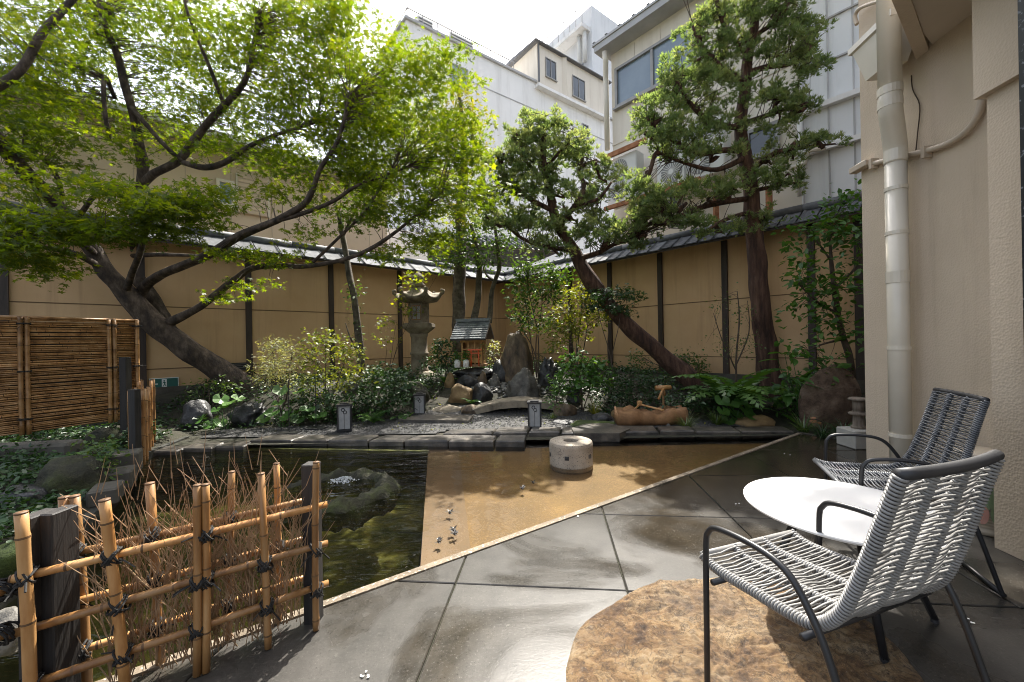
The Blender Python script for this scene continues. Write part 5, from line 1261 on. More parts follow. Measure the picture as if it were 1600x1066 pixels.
for lst, o, r in ((front, .060, .0138), (back, -.098, .0134)):
    for (a, b) in lst:
        sid += 1
        s0, z0 = fz(*a, o); s1, z1 = fz(*b, o)
        if z1 > .01 or z1 < -.02: s1 = s0 + (s1 - s0) * (z0 - .005) / max(.05, z0 - z1); z1 = .005
        part(bamboo_mb(FP.pt(s1, z1, o), FP.pt(s0, z0, o), r * (1.22 if s0 > .55 else 1.0), .23, 12, sid + 30, .96), 'upright', ('bamboo', 'bamboo_node'), ff, True, world=True)
        for z in RZ:
            if rnd.random() < .82:
                f = (z - z1) / (z0 - z1); s = s1 + (s0 - s1) * f
                part(tie_mb(FP.pt(s, z, o * .72), .030, [FP.d + Vector((0, 0, .7)), FP.d - Vector((0, 0, .7))], sid * 7 + int(z * 100)), 'tie', 'twine', ff, world=True)
m = MB()
s0 = fz(486, 720, -.02); m.bar(FP.pt(s0[0], -.02, -.02), FP.pt(s0[0], .712, -.02), .062, .062, bev=.004); part(m, 'post', 'wood_black', ff, world=True)
s0 = fz(67, 785, -.02); m = MB()
m.bar(FP.pt(s0[0] + .012, -.02, -.02), FP.pt(s0[0] + .012, .70, -.02), .048, .085, bev=.004); m.bar(FP.pt(s0[0] - .037, -.02, -.02), FP.pt(s0[0] - .037, .70, -.02), .046, .085, bev=.004); part(m, 'post', 'wood_black', ff, world=True)
m = MB(); q = random.Random(21)
for k in range(270):
    s = q.uniform(.08, .70); z = q.uniform(.0, .12); p = FP.pt(s, z, q.uniform(-.06, .0)); dirv = Vector((0, 0, 1)) + FP.d * q.uniform(-.30, .36) + FP.n * q.uniform(-.06, .06); dirv.normalize()
    L = q.uniform(.28, .70); pts = [p]; nseg = 6
    for i in range(nseg):
        dirv = (dirv + FP.d * q.uniform(-.30, .30) + FP.n * q.uniform(-.10, .10) + Vector((0, 0, q.uniform(-.05, .2)))).normalized(); pts.append(pts[-1] + dirv * L / nseg)
        if i > 1 and q.random() < .55:
            d2_ = (dirv + FP.d * q.uniform(-.9, .9) + Vector((0, 0, .2)) + FP.n * q.uniform(-.2, .2)).normalized(); e = pts[-1]; l2 = q.uniform(.05, .16)
            m.tube([e, e + d2_ * l2 * .5 + Vector((0, 0, .005)), e + d2_ * l2 + Vector((0, 0, .015))], [.0019, .0015, .0009], 4)
    pts = [x for x in pts if x.z < .68 and -.0 < (x - FP.pt(0, 0)).dot(FP.d)]; nseg = len(pts) - 1
    if nseg < 2: continue
    m.tube(pts, list(np.linspace(q.uniform(.0015, .0032), .0009, nseg + 1)), 4)
part(m, 'brushwood', 'brush', ff, world=True, kind='stuff')
# a second leg of the fence turning off at the left post
fp2 = thing('bamboo_rail_stub', 'two bamboo rails running off to the left from the black fence post', 'rail', FP.pt(.95, 0))
for z in (.49, .35):
    a = FP.pt(.92, z, .03); part(bamboo_mb(a, a + Vector((-.40, .02, -.15)), .018, .2, 12, int(z * 99)), 'rail', ('bamboo', 'bamboo_node'), fp2, True, world=True)
    part(tie_mb(a, .03, [(1, 0, .5), (0, 1, .5)], int(z * 77)), 'tie', 'twine', fp2, world=True)

# far bamboo screen on the left
A = P(-30, 497, 4.32); B = P(214, 500, 5.5); SP = VPlane((B.x, B.y), (A.x - B.x, A.y - B.y)); Ls = (Vector((A.x, A.y)) - Vector((B.x, B.y))).length
bsn = thing('bamboo_screen', 'tall screen of stacked thin bamboo canes against the left wall', 'fence', SP.pt(Ls / 2, .28))
z = .29; k = 0; q = random.Random(9)
while z < 1.60:
    r = q.uniform(.0085, .0125); s = q.uniform(-.01, .01)
    part(bamboo_mb(SP.pt(s, z + r, q.uniform(-.004, .004)), SP.pt(Ls, z + r, q.uniform(-.004, .004)), r, .34, 5, k + 200), 'cane', ('bamboo_old', 'bamboo_node'), bsn, True, world=True)
    z += 2 * r + .0022; k += 1
for px in (36, 173, 213):
    s = SP.sz(px)[0]
    for ds_ in ((-.026, .026) if px < 200 else (0,)):
        part(bamboo_mb(SP.pt(s + ds_, .27, .03), SP.pt(s + ds_, 1.63, .03), .022, .26, 8, px), 'batten', ('bamboo_old', 'bamboo_node'), bsn, True, world=True)
    for z in (.45, 1.0, 1.55): part(tie_mb(SP.pt(s, z, .03), .052, [(0, 0, 1)], px + int(z * 9)), 'tie', 'twine', bsn, world=True)
m = MB(); m.bar(SP.pt(.005, .94, -.022), SP.pt(Ls, .94, -.022), .012, 1.28); part(m, 'gap_shade', 'wood_black', bsn, world=True)  # dark sheet added behind the canes; paints shade into the gaps
m = MB(); m.tube([SP.pt(-.01, 1.625, 0), SP.pt(Ls, 1.625, 0)], .018, 8); part(m, 'cap_rail', 'bamboo_old', bsn, True, world=True)
# small fence seen end-on
ef = thing('end_on_fence', 'short bamboo fence with two black posts seen end-on at the pond bank', 'fence', G(212, 728))
ea = G(212, 728, -.03); eb = Vector((-4.95, 5.45, .05))
eD = (eb - ea); eD.z = 0; eD.normalize(); eN = Vector((eD.y, -eD.x, 0)); eN = eN if eN.x > 0 else -eN
m = MB(); m.bar((ea.x, ea.y, -.4), (ea.x, ea.y, .80), .075, .075, bev=.004); part(m, 'post', 'wood_black', ef, world=True)
c = P(197, 640, 5.1); m = MB(); m.bar((c.x, c.y, -.1), (c.x, c.y, 1.13), .085, .085, bev=.004); part(m, 'post', 'wood_black', ef, world=True)
for i in range(5):
    p = ea + eD * (.10 + i * .22)
    for sgn in (-1, 1):
        part(bamboo_mb((p.x + eN.x * .055 * sgn, p.y + eN.y * .055 * sgn, -.06), (p.x + eN.x * .055 * sgn, p.y + eN.y * .055 * sgn, .78 + .06 * (i > 2)), .017, .2, 8, 300 + i * 2 + sgn), 'upright', ('bamboo', 'bamboo_node'), ef, True, world=True)
for z in (.2, .42, .62):
    for sgn in (-1, 1):
        a = ea + eN * .03 * sgn; part(bamboo_mb((a.x, a.y, z), (a.x + eD.x * 1.1, a.y + eD.y * 1.1, z), .014, .2, 8, int(z * 50) + sgn), 'rail', ('bamboo', 'bamboo_node'), ef, True, world=True)
    part(tie_mb((ea.x + eN.x * .05 + eD.x * .1, ea.y + eN.y * .05, z), .035, [(0, 1, .6), (0, 1, -.6)], int(z * 500)), 'tie', 'twine', ef, world=True)
m = MB(); q = random.Random(4)
for k in range(40):
    p = ea + eD * q.uniform(.05, 1.0) + eN * q.uniform(-.03, .03); p.z = q.uniform(0, .2); d = Vector((q.uniform(-.15, .15), q.uniform(-.15, .15), 1)).normalized()
    m.tube([p, p + d * .3, p + d * q.uniform(.4, .6) + eN * q.uniform(-.03, .03)], [.003, .0025, .001], 4)
part(m, 'brushwood', 'brush', ef, world=True, kind='stuff')

# ------------------------------------------------------------------ left bank of the pond
bank = MB(); nb = 26
bp = [(-7, 5.6), (-4.5, 5.5), (-4.27, 4.45), (-3.36, 3.3), (-2.76, 2.3), (-2.36, 1.2), (-2.3, .9), (-7, .9)]
for i in range(nb + 1):
    for j in range(nb + 1):
        y = .8 + 4.9 * j / nb
        xe = np.interp(y, [.8, 1.2, 2.3, 3.3, 4.45, 5.5, 5.7], [-2.28, -2.36, -2.76, -3.36, -4.27, -4.52, -4.6]); x = xe - (1 - i / nb) * 4.5
        d = (1 - i / nb) * 4.5; z = .02 + .10 * smooth(0, .8, d) + .05 * noise.noise(Vector((x * 2, y * 2, 9)))
        bank.v.append((x, y, z - (.0 if i < nb else .06)))
for i in range(nb):
    for j in range(nb):
        a = i * (nb + 1) + j; bank.f.append((a, a + nb + 1, a + nb + 2, a + 1)); bank.m.append(0)
bank.prism(bp[1:7], -1.0, -.03) if 0 else None
structure(bank, 'bank', 'soil', True)
m = MB(); ptsb = [(-4.5, 5.5), (-4.27, 4.45), (-3.36, 3.3), (-2.76, 2.3), (-2.36, 1.2)]
for (a, b) in zip(ptsb[:-1], ptsb[1:]): m.bar((a[0] - .03, a[1], -.42), (b[0] - .03, b[1], -.42), .06, .86)
structure(m, 'bank_wall', 'pool_wall')
m = MB(); c = P(20, 725, 3.95); m.box((-5.25, 4.0, .09), (1.5, .22, .42), Matrix.Rotation(R(8), 3, 'Z'), bev=.03); solo(m, 'low_concrete_wall', 'concrete', 'low weathered concrete wall under the bamboo screen at the left edge', 'wall')
for i, (px, py, w, h, lab) in enumerate(((198, 742, 34, 34, 'grey cut block of the bank edging next to the black post'), (188, 764, 34, 28, 'grey cut block in the middle of the bank edging'), (166, 788, 36, 26, 'grey cut block of the bank edging nearest the foreground fence'))):
    c = G(px, py); s = c.y / F; m = MB(); m.box((c.x - .05, c.y + .05, h * s * .5), (w * s, .26, h * s), Matrix.Rotation(R(35), 3, 'Z'), bev=.015); solo(m, 'edging_block', 'concrete', lab, 'block', 'cut blocks edging the pond bank')
for i, (px, py, w, h, mt, lab) in enumerate(((165, 702, 60, 40, 'stone_mossy', 'mossy rock at the foot of the bamboo screen beside the end-on fence'), (110, 770, 100, 64, 'stone_mossy', 'large dark mossy rock under the ferns on the left bank'), (40, 790, 80, 42, 'stone_dark', 'dark low rock behind the black fence post'), (20, 880, 90, 44, 'moss', 'yellow-green moss hummock at the left edge by the fence'), (5, 1000, 70, 60, 'stone_grey', 'grey lichen rock in the bottom left corner'))):
    c = G(px, py, .05); s = c.y / F; m = rock_mb(c, w * s / 2, w * s * .4, h * s, 80 + i, amp=.25, flat=.4); solo(m, 'bank_rock', mt, lab, 'rock', smooth=True, org=c)

# ------------------------------------------------------------------ table and chairs
tb = thing('round_table', 'low round white outdoor table with four splayed dark legs between the chairs', 'table', (1.49, 1.815, 0))
m = MB(); m.lathe([(.0, .455), (.375, .455), (.384, .459), (.386, .466), (.383, .470), (.0, .470)], 72); part(m, 'tabletop', 'table_white', tb)
m = MB(); m.lathe([(.0, .440), (.20, .440), (.20, .4545), (0, .4545)], 32); part(m, 'mount', 'black_metal', tb)
for (x, y) in ((1.17, 1.91), (1.40, 1.515), (1.81, 1.72), (1.58, 2.115)):
    d = Vector((x - 1.49, y - 1.815, 0)); m = MB(); m.tube([d * .45 + Vector((0, 0, .452)), d + Vector((0, 0, .012))], [.019, .0135], 12); lg = part(m, 'leg', 'black_metal', tb, True)
    m = MB(); m.tube([d + Vector((0, 0, .0)), d + Vector((0, 0, .014))], .0145, 12); part(m, 'foot', 'pad', lg)
PROF = spline([(.07, .442), (.0, .424), (-.15, .430), (-.27, .436), (-.335, .452), (-.392, .515), (-.428, .61), (-.455, .70), (-.488, .82), (-.515, .915)], 14)
PROF = np.array(PROF); seg = np.r_[0, np.cumsum(np.linalg.norm(np.diff(PROF, axis=0), axis=1))]; LP = seg[-1]
def prof_at(u):
    u = min(max(u, 0), LP); return np.array([np.interp(u, seg, PROF[:, 0]), np.interp(u, seg, PROF[:, 1])])
def shell(u, x, off):
    a, b = prof_at(u - .01), prof_at(u + .01); t = (b - a) / max(1e-6, np.linalg.norm(b - a)); n = np.array([-t[1], t[0]])
    p = prof_at(u) + n * -off; return Vector((x, p[0], p[1]))
def hwid(u): return .232 - .026 * smooth(.35, LP, u)
def chair(label, loc, deg, rope):
    t = thing('rope_chair', label, 'chair', (loc[0], loc[1], 0), R(deg - 90), 'woven rope lounge chairs round the white table')
    path = spline([(0, .0), (-.002, .30), (-.005, .52), (-.018, .575), (-.06, .603), (-.19, .611), (-.29, .590), (-.355, .515), (-.405, .41), (-.455, .25), (-.515, .035), (-.525, .014)], 5)
    for sx in (-1, 1):
        m = MB(); m.tube([(sx * .286, p[0], p[1]) for p in path], .0100, 10); part(m, 'side_frame', 'black_metal', t, True)
        m = MB(); m.tube([(sx * .286, 0, .0), (sx * .286, 0, .012)], .0135, 10); part(m, 'foot', 'pad', t)
    m = MB(); m.tube([(-.286, -.525, .014), (.286, -.525, .014)], .0112, 10); part(m, 'floor_bar', 'black_metal', t, True)
    for y, z in ((-.03, .405), (-.335, .43)):
        m = MB(); m.tube([(-.286, y, z), (.286, y, z)], .010, 8); part(m, 'cross_bar', 'black_metal', t, True)
    nu = int(LP / .0178)
    for fx in (-1, -1 / 3, 1 / 3, 1):
        us = np.linspace(0, LP, 46); m = MB(); m.tube([shell(u, fx * hwid(u), 0) for u in us], .010 if abs(fx) == 1 else .007, 8); rl = part(m, 'rail', 'black_metal', t, True)
        m = MB(); pts = []; turns = int(LP / (.0100 if abs(fx) == 1 else .0178 / 2)); Rr = .0142 if abs(fx) == 1 else .0115
        for k in range(turns * 9):
            a = 2 * math.pi * k / 9; u = LP * k / (turns * 9)
            c = shell(u, fx * hwid(u), 0); nn_ = (shell(u, fx * hwid(u), .01) - c).normalized(); pts.append(c + nn_ * Rr * math.cos(a) + Vector((1, 0, 0)) * Rr * math.sin(a))
        m.tube(pts, .0043, 5); part(m, 'rail_binding', rope, rl, True)
    for i in range(nu):
        for layer in (0, 1):
            u0 = LP * (i + .5 * layer + .25) / nu; sg_ = 1 if layer else -1; m = MB(); pts = []
            sl_ = .006 * (1 if (i + layer) % 2 else -1)
            for x in np.linspace(-1, 1, 13):
                k = (x + 1) * 1.5; a = math.sin(math.pi * k) if 0 < k < 3 else 0
                off = sg_ * (.0115 if 0.02 < k < 2.98 else .0125) * (0.55 + .45 * abs(math.cos(math.pi * k))) * (1 if (int(k + .5) % 2 == 0) == (layer == 0) else .55)
                uu = u0 + sl_ * (abs(((k) % 2) - 1) - .5) + rnd.uniform(-.0012, .0012)
                pts.append(shell(uu, x * (hwid(uu) + .004), off))
            m.tube(pts, .0035, 5, cap=False); part(m, 'cord', rope, t, True)
    m = MB(); tp = [shell(LP, x, -.0) + Vector((0, -.018 * (1 - (x / .206) ** 2), .004)) for x in np.linspace(-.212, .212, 9)]; m.tube(tp, .0145, 12); part(m, 'top_bar', 'pad', t, True)
    m = MB(); m.tube([shell(0, x, 0) for x in np.linspace(-.232, .232, 7)], .011, 10); part(m, 'front_bar', rope, t, True)
    return t
chair('near pale rope lounge chair seen from behind on the flat brown rock', (.936, 1.489), 109.0, 'rope')
chair('far rope lounge chair with shade put into its rope colour, facing left beside the downpipe', (1.921, 2.336), 156.5, 'rope_shaded')

# ------------------------------------------------------------------ trees
from mathutils import kdtree
def frame_singles(parent, pts, d, nrm, s, tmpl, mat, n):
    """the leaves that show largest as leaf objects of their own"""
    tv, tf = tmpl; vs = [bpy.data.meshes.new('leaf') for _ in range(3)]
    for k, me in enumerate(vs):
        me.from_pydata([tuple(v) for v in tv], [], tf); a = me.attributes.new('rnd', 'FLOAT', 'POINT'); a.data.foreach_set('value', [.1 + .25 * k] * len(tv)); me.materials.append(MATS[mat])
    inf = [(i, s[i] / max(.5, pts[i][1])) for i in range(len(pts)) if abs(pts[i][0] / pts[i][1]) < 1.28 and abs((pts[i][2] - H) / pts[i][1]) < .85 and pts[i][1] > .5]
    inf.sort(key=lambda a: -a[1]); take = [i for i, _ in inf[:n]]; org = Vector(parent.location)
    for j, i in enumerate(take):
        y = Vector(d[i]).normalized(); x = y.cross(Vector(nrm[i])).normalized(); z = x.cross(y)
        o = bpy.data.objects.new('leaf', vs[j % 3]); COL.objects.link(o); o.parent = parent
        M = Matrix((x, y, z)).transposed().to_4x4() @ Matrix.Scale(s[i], 4); M.translation = Vector(pts[i]) - org; o.matrix_local = M
    return set(take)
def tree(name, label, limbs, blobs, mat, tmpl, size, per, spread, bark, seed, flat=.25, cat='tree', twig_r=.006, tuft=False, up=1.0, singles=0, tone_var=.5, group=None, droop=0.0, maxd=3.0, trunk_n=14, gz=None):
    g = np.random.default_rng(seed); q = random.Random(seed)
    base = P(*limbs[0][0][:3]); base = Vector((base.x, base.y, base.z if gz is None else gz))
    t = thing(name, label, cat, base, group=group); samp = []
    for k, L in enumerate(limbs):
        w = [(*P(a, b, Y), r) for a, b, Y, r in L]; sm = spline(w, 6 if k == 0 else 5)
        pts = [Vector(p[:3]) + Vector((noise.noise(Vector(p[:3]) * 1.7 + Vector((seed, 0, 0))), noise.noise(Vector(p[:3]) * 1.7 + Vector((0, seed, 5))), 0)) * min(.05, p[3] * .5) for p in sm]
        rr = [p[3] for p in sm]
        if k == 0 and gz is None: pts[0].z -= .08; rr[0] *= 1.12
        m = MB(); m.tube(pts, rr, trunk_n if rr[0] > .06 else 8, rough=.16 if rr[0] > .05 else .05, seed=k); part(m, 'trunk' if k == 0 else 'branch', bark, t, True, world=True)
        samp += [(p, r) for p, r in zip(pts[2:], rr[2:])] if k == 0 else list(zip(pts, rr))
    kd = kdtree.KDTree(len(samp))
    for i, (p, r) in enumerate(samp): kd.insert(p, i)
    kd.balance(); bough = []; tw = MB(); P_ = []; D_ = []; T_ = []
    for (px, py, Y, rx, ry, dY, n) in blobs:
        if tuft: n = int(n * 3.3); rx *= 1.25; ry *= 1.2
        if tuft:
            c = P(px, py, Y); co, ix, dist = kd.find(c); p0 = samp[ix][0]; w = []
            for k in range(7):
                f = k / 6; pp = p0.lerp(c, f) + Vector((noise.noise(c * 3 + Vector((k * .9, 0, 0))), noise.noise(c * 3 + Vector((0, k * .9, 0))), noise.noise(c * 3 + Vector((0, 0, k * .9))))) * .30 * math.sin(math.pi * min(1, f * .9 + .05))
                w.append((*(pp if k else p0), .030 * (1 - f) + .009)); bough.append((pp, .012))
            sm = spline(w, 3); mbw = MB(); mbw.tube([Vector(p[:3]) for p in sm], [p[3] for p in sm], 6, rough=.1); part(mbw, 'branch', bark, t, True, world=True)
        for i in range(n):
            while True:
                a = g.uniform(-1, 1, 3)
                if a @ a < 1: break
            c = P(px + a[0] * rx, py + a[1] * ry, max(1.6, Y + a[2] * dY))
            near = kd.find_n(c, 5); near = [a for a in near if a[2] < near[0][2] * 1.7 + .12]; co, ix, dist = near[q.randrange(len(near))]
            tone = g.random()
            if dist < maxd and (q.random() < .6 or dist < .5):
                p0, r0 = samp[ix]; mid = p0.lerp(c, .5) + Vector((q.uniform(-.1, .1), q.uniform(-.1, .1), q.uniform(-.02, .14))) * dist * .8; e = c
                tw.tube([p0, p0.lerp(mid, .55) + Vector((0, 0, .03 * dist)), mid, mid.lerp(e, .55) - Vector((0, 0, .02 * dist)), e], [min(r0 * .6, twig_r * (1 + dist * .7)), twig_r * .9, twig_r * .75, twig_r * .55, twig_r * .3], 4, cap=False)
            out = np.array((c - co).normalized() if dist > .02 else Vector((0, 0, 1)))
            if tuft:
                u = g.normal(size=(per, 3)); u /= np.linalg.norm(u, axis=1, keepdims=True); rad = spread * g.random(per) ** .4
                u[:, 2] = np.where(u[:, 2] < -.35, -u[:, 2], u[:, 2])
                pp = np.array(c) + u * rad[:, None] * np.array([1, 1, flat]); dd_ = u * .9 + np.array([0, 0, .55]) + out * .25
            else:
                ang = g.random(per) * 6.283; rad = spread * np.sqrt(g.random(per)); tilt = g.normal(0, .22, 2)
                dx, dy = rad * np.cos(ang), rad * np.sin(ang)
                pp = np.array(c) + np.stack([dx, dy, dx * tilt[0] + dy * tilt[1] + g.normal(0, spread * flat, per) - .22 * rad], 1)
                dd_ = np.stack([np.cos(ang), np.sin(ang), -.15 + g.normal(0, .25, per)], 1) + g.normal(0, .5, (per, 3))
            dd_[:, 2] -= droop
            P_.append(pp); D_.append(dd_); T_.append(np.full(per, tone))
    part(tw, 'twigs', 'twig', t, world=True, kind='stuff')
    P_ = np.concatenate(P_); D_ = np.concatenate(D_); T_ = np.concatenate(T_); n = len(P_)
    keep = (P_[:, 1] > 1.5); P_, D_, T_ = P_[keep], D_[keep], T_[keep]; n = len(P_)
    nr = np.array([0, 0, 1.0]) * up + g.normal(size=(n, 3)) * .5; s = size * (1 + .48 * (g.random(n) * 2 - 1)); rv = np.clip(T_ * tone_var + g.random(n) * (1 - tone_var), 0, .999) * .75
    if singles:
        tk = frame_singles(t, P_, D_, nr, s, tmpl, mat, singles); msk = np.ones(n, bool); msk[list(tk)] = False
        P_, D_, nr, s, rv = P_[msk], D_[msk], nr[msk], s[msk], rv[msk]
    o = link('leaves', leaf_mesh('leaves', P_ - np.array(base), D_, nr, s, tmpl, mat, rv), t); o['kind'] = 'stuff'
    return t

maple_limbs = [
 [(404, 622, 7.4, .215), (362, 590, 7.25, .19), (312, 556, 7.05, .18), (263, 521, 6.85, .175), (226, 490, 6.7, .16), (196, 456, 6.55, .14), (166, 424, 6.4, .125), (147, 396, 6.3, .115), (118, 356, 6.0, .10), (80, 312, 5.6, .095), (40, 270, 5.2, .09), (0, 224, 4.8, .08), (-60, 150, 4.4, .06), (-110, 60, 4.1, .03)],
 [(270, 522, 6.88, .125), (252, 492, 6.95, .12), (236, 462, 7.0, .105), (213, 430, 7.05, .10), (206, 398, 7.05, .10), (212, 340, 7.0, .09), (224, 285, 6.9, .085), (216, 220, 6.7, .07), (203, 160, 6.5, .06), (185, 95, 6.3, .05), (165, 40, 6.1, .04), (150, -20, 6, .03)],
 [(214, 478, 6.75, .09), (222, 455, 6.7, .085), (234, 440, 6.6, .075), (262, 425, 6.4, .065), (300, 410, 6.2, .06), (336, 392, 6.1, .06), (376, 368, 6.0, .058), (430, 345, 5.9, .05), (475, 320, 5.8, .045), (490, 293, 5.75, .035), (502, 262, 5.7, .03), (530, 215, 5.6, .025), (546, 150, 5.5, .02)],
 [(262, 506, 6.85, .075), (298, 488, 6.7, .06), (334, 464, 6.5, .055), (362, 440, 6.4, .05), (392, 420, 6.3, .045), (432, 415, 6.2, .04), (482, 416, 6.1, .035), (560, 398, 5.9, .03), (622, 360, 5.8, .024), (690, 300, 5.6, .014)],
 [(224, 287, 6.9, .07), (242, 272, 6.85, .06), (276, 254, 6.8, .06), (300, 224, 6.7, .06), (322, 194, 6.6, .055), (350, 165, 6.5, .05), (380, 130, 6.4, .04), (396, 80, 6.3, .03), (402, 20, 6.2, .02)],
 [(280, 252, 6.8, .045), (318, 262, 6.7, .05), (350, 255, 6.6, .045), (392, 228, 6.5, .035), (440, 208, 6.4, .025), (500, 190, 6.3, .015)],
 [(430, 345, 5.9, .035), (470, 335, 5.85, .032), (522, 314, 5.8, .028), (562, 288, 5.7, .022), (640, 260, 5.6, .014)],
 [(205, 168, 6.5, .04), (232, 200, 6.5, .035), (262, 232, 6.6, .035), (284, 252, 6.75, .035)],
 [(180, 155, 6.4, .03), (165, 120, 6.2, .03), (163, 160, 6.1, .03), (172, 220, 6.2, .03)],
 [(98, 310, 5.8, .03), (84, 268, 5.6, .03), (62, 246, 5.4, .02), (30, 235, 5.1, .012)],
 [(-60, 160, 4.6, .05), (20, 122, 4.7, .045), (70, 48, 4.8, .04), (120, -10, 4.9, .03)],
 [(166, 424, 6.4, .05), (120, 398, 6.0, .045), (60, 385, 5.6, .03), (0, 372, 5.2, .015)],
 [(206, 400, 7.0, .04), (250, 398, 6.7, .035), (320, 400, 6.4, .02)],
 [(350, 165, 6.5, .03), (330, 110, 6.2, .028), (300, 40, 5.9, .02), (280, -30, 5.7, .015)],
 [(196, 456, 6.55, .05), (216, 400, 5.9, .042), (238, 342, 5.1, .03), (300, 312, 4.8, .014)],
 [(147, 396, 6.3, .05), (120, 372, 5.4, .04), (88, 352, 4.7, .03), (15, 380, 4.3, .013)],
 [(118, 356, 6.0, .04), (142, 312, 5.1, .028), (184, 290, 4.7, .013)],
 [(482, 416, 6.1, .025), (520, 380, 6.0, .022), (570, 330, 5.9, .018), (620, 250, 5.8, .012)],
]
mb_ = [
 # px, py, Y, rx, ry, dY, clusters
 (60, 40, 5.6, 130, 75, 1.1, 66), (190, 30, 6.6, 130, 70, 1.1, 79), (330, 40, 6.8, 120, 75, 1.1, 89), (450, 50, 6.5, 100, 85, 1.1, 89), (545, 90, 6.2, 85, 95, 1.1, 94), (520, 10, 6.3, 80, 50, 1.0, 43),
 (40, 150, 5.4, 90, 60, .8, 41), (15, 225, 4.9, 50, 50, .6, 22), (120, 150, 6.8, 70, 40, .6, 17), (260, 130, 7.2, 90, 70, .8, 53), (400, 140, 6.9, 100, 60, .9, 65), (300, 200, 7.3, 80, 40, .6, 24),
 (460, 180, 6.5, 90, 60, .9, 62), (560, 190, 6.2, 80, 60, .9, 67), (630, 160, 5.9, 66, 76, .9, 65), (676, 110, 5.8, 40, 32, .6, 16), (705, 80, 5.7, 35, 10, .3, 5), (640, 90, 5.8, 40, 40, .6, 18), (720, 125, 5.7, 30, 10, .3, 5),
 (610, 265, 5.9, 80, 36, .7, 48), (540, 250, 6.1, 66, 30, .7, 29), (690, 225, 5.7, 56, 50, .7, 38), (700, 305, 5.6, 56, 34, .6, 29), (640, 325, 5.8, 66, 26, .6, 26), (740, 250, 5.6, 32, 36, .5, 13), (730, 185, 5.7, 44, 26, .5, 13),
 (560, 335, 6.0, 66, 22, .5, 17), (490, 365, 6.0, 50, 14, .4, 7), (640, 382, 5.9, 56, 14, .4, 16), (590, 400, 6.0, 36, 9, .3, 7), (690, 368, 5.7, 36, 20, .4, 13), (770, 300, 5.7, 34, 24, .4, 8),
 (340, 232, 6.5, 56, 22, .5, 11), (430, 250, 6.3, 56, 26, .6, 16), (100, 262, 5.6, 46, 14, .3, 6), (60, 100, 5.8, 60, 40, .7, 14), (470, 290, 6.2, 60, 34, .6, 18), (390, 300, 6.2, 44, 14, .4, 6),
 # low near layers
 (50, 345, 4.4, 90, 22, .5, 31), (15, 385, 4.2, 50, 22, .4, 20), (170, 290, 4.6, 80, 18, .4, 20), (230, 318, 4.6, 80, 22, .5, 31), (310, 305, 4.8, 56, 24, .4, 28), (150, 350, 4.7, 80, 16, .4, 20), (250, 362, 5.0, 70, 12, .4, 14), (60, 405, 4.7, 56, 12, .4, 14), (330, 345, 5.2, 44, 12, .4, 9),
 (370, 395, 6.0, 56, 9, .4, 11), (440, 400, 6.0, 46, 9, .4, 9), (390, 440, 6.3, 36, 12, .4, 6), (355, 462, 6.5, 26, 9, .3, 5), (80, 425, 5.0, 40, 8, .3, 6),
 (40, 290, 4.7, 70, 36, .5, 22), (90, 215, 5.6, 80, 36, .6, 20), (190, 230, 6.0, 50, 40, .6, 14), (230, 345, 4.8, 90, 18, .4, 16), (100, 365, 4.4, 90, 18, .4, 14),
 (200, 80, 7.6, 160, 90, .6, 90), (380, 90, 7.8, 150, 90, .6, 100), (520, 130, 7.4, 110, 100, .6, 80), (120, 190, 7.2, 110, 50, .6, 40), (300, 180, 8.0, 130, 60, .5, 60), (450, 230, 7.4, 120, 50, .6, 60), (600, 200, 7.0, 90, 80, .6, 60), (560, 300, 7.0, 110, 36, .6, 34), (60, 80, 6.6, 110, 90, .7, 50), (640, 290, 6.6, 100, 60, .6, 40),
 # unseen crown above the frame, thickened to shade the left garden
 (150, -120, 6.6, 260, 90, 1.4, 120), (420, -110, 6.8, 200, 90, 1.4, 110), (-120, 60, 4.6, 120, 200, 1.0, 30),
]
tree('maple_tree', 'leaning Japanese maple with forked trunk and wide bright green crown on the left', maple_limbs, mb_, 'leaf_maple', T_MAPLE, .053, 27, .25, 'bark_maple', 11, flat=.10, twig_r=.005, singles=300, tone_var=.55, maxd=1.5)

# middle leaning pine
pineB = [
 [(1098, 612, 7.3, .19), (1050, 570, 7.3, .16), (1010, 535, 7.3, .145), (965, 492, 7.3, .14), (935, 455, 7.3, .135), (912, 422, 7.3, .13), (895, 392, 7.3, .10), (872, 355, 7.3, .09), (860, 310, 7.3, .075), (850, 260, 7.3, .06), (850, 215, 7.3, .04), (852, 180, 7.3, .02)],
 [(872, 352, 7.3, .05), (900, 320, 7.1, .05), (912, 290, 7.3, .04), (905, 265, 7.5, .035), (930, 250, 7.6, .02)], [(900, 322, 7.1, .035), (935, 310, 7.0, .03), (955, 285, 6.9, .02)],
 [(865, 330, 7.3, .05), (825, 310, 7.2, .045), (795, 280, 7.1, .035), (775, 240, 7.1, .02)], [(858, 290, 7.3, .04), (820, 250, 7.2, .03), (800, 215, 7.2, .02)], [(855, 260, 7.3, .03), (885, 225, 7.2, .025), (895, 200, 7.2, .012)],
 [(905, 405, 7.3, .05), (935, 395, 7.0, .045), (960, 382, 6.8, .035), (1000, 372, 6.6, .02)], [(895, 392, 7.3, .05), (850, 385, 7.1, .04), (815, 372, 7.0, .03), (790, 350, 7.0, .018)]]
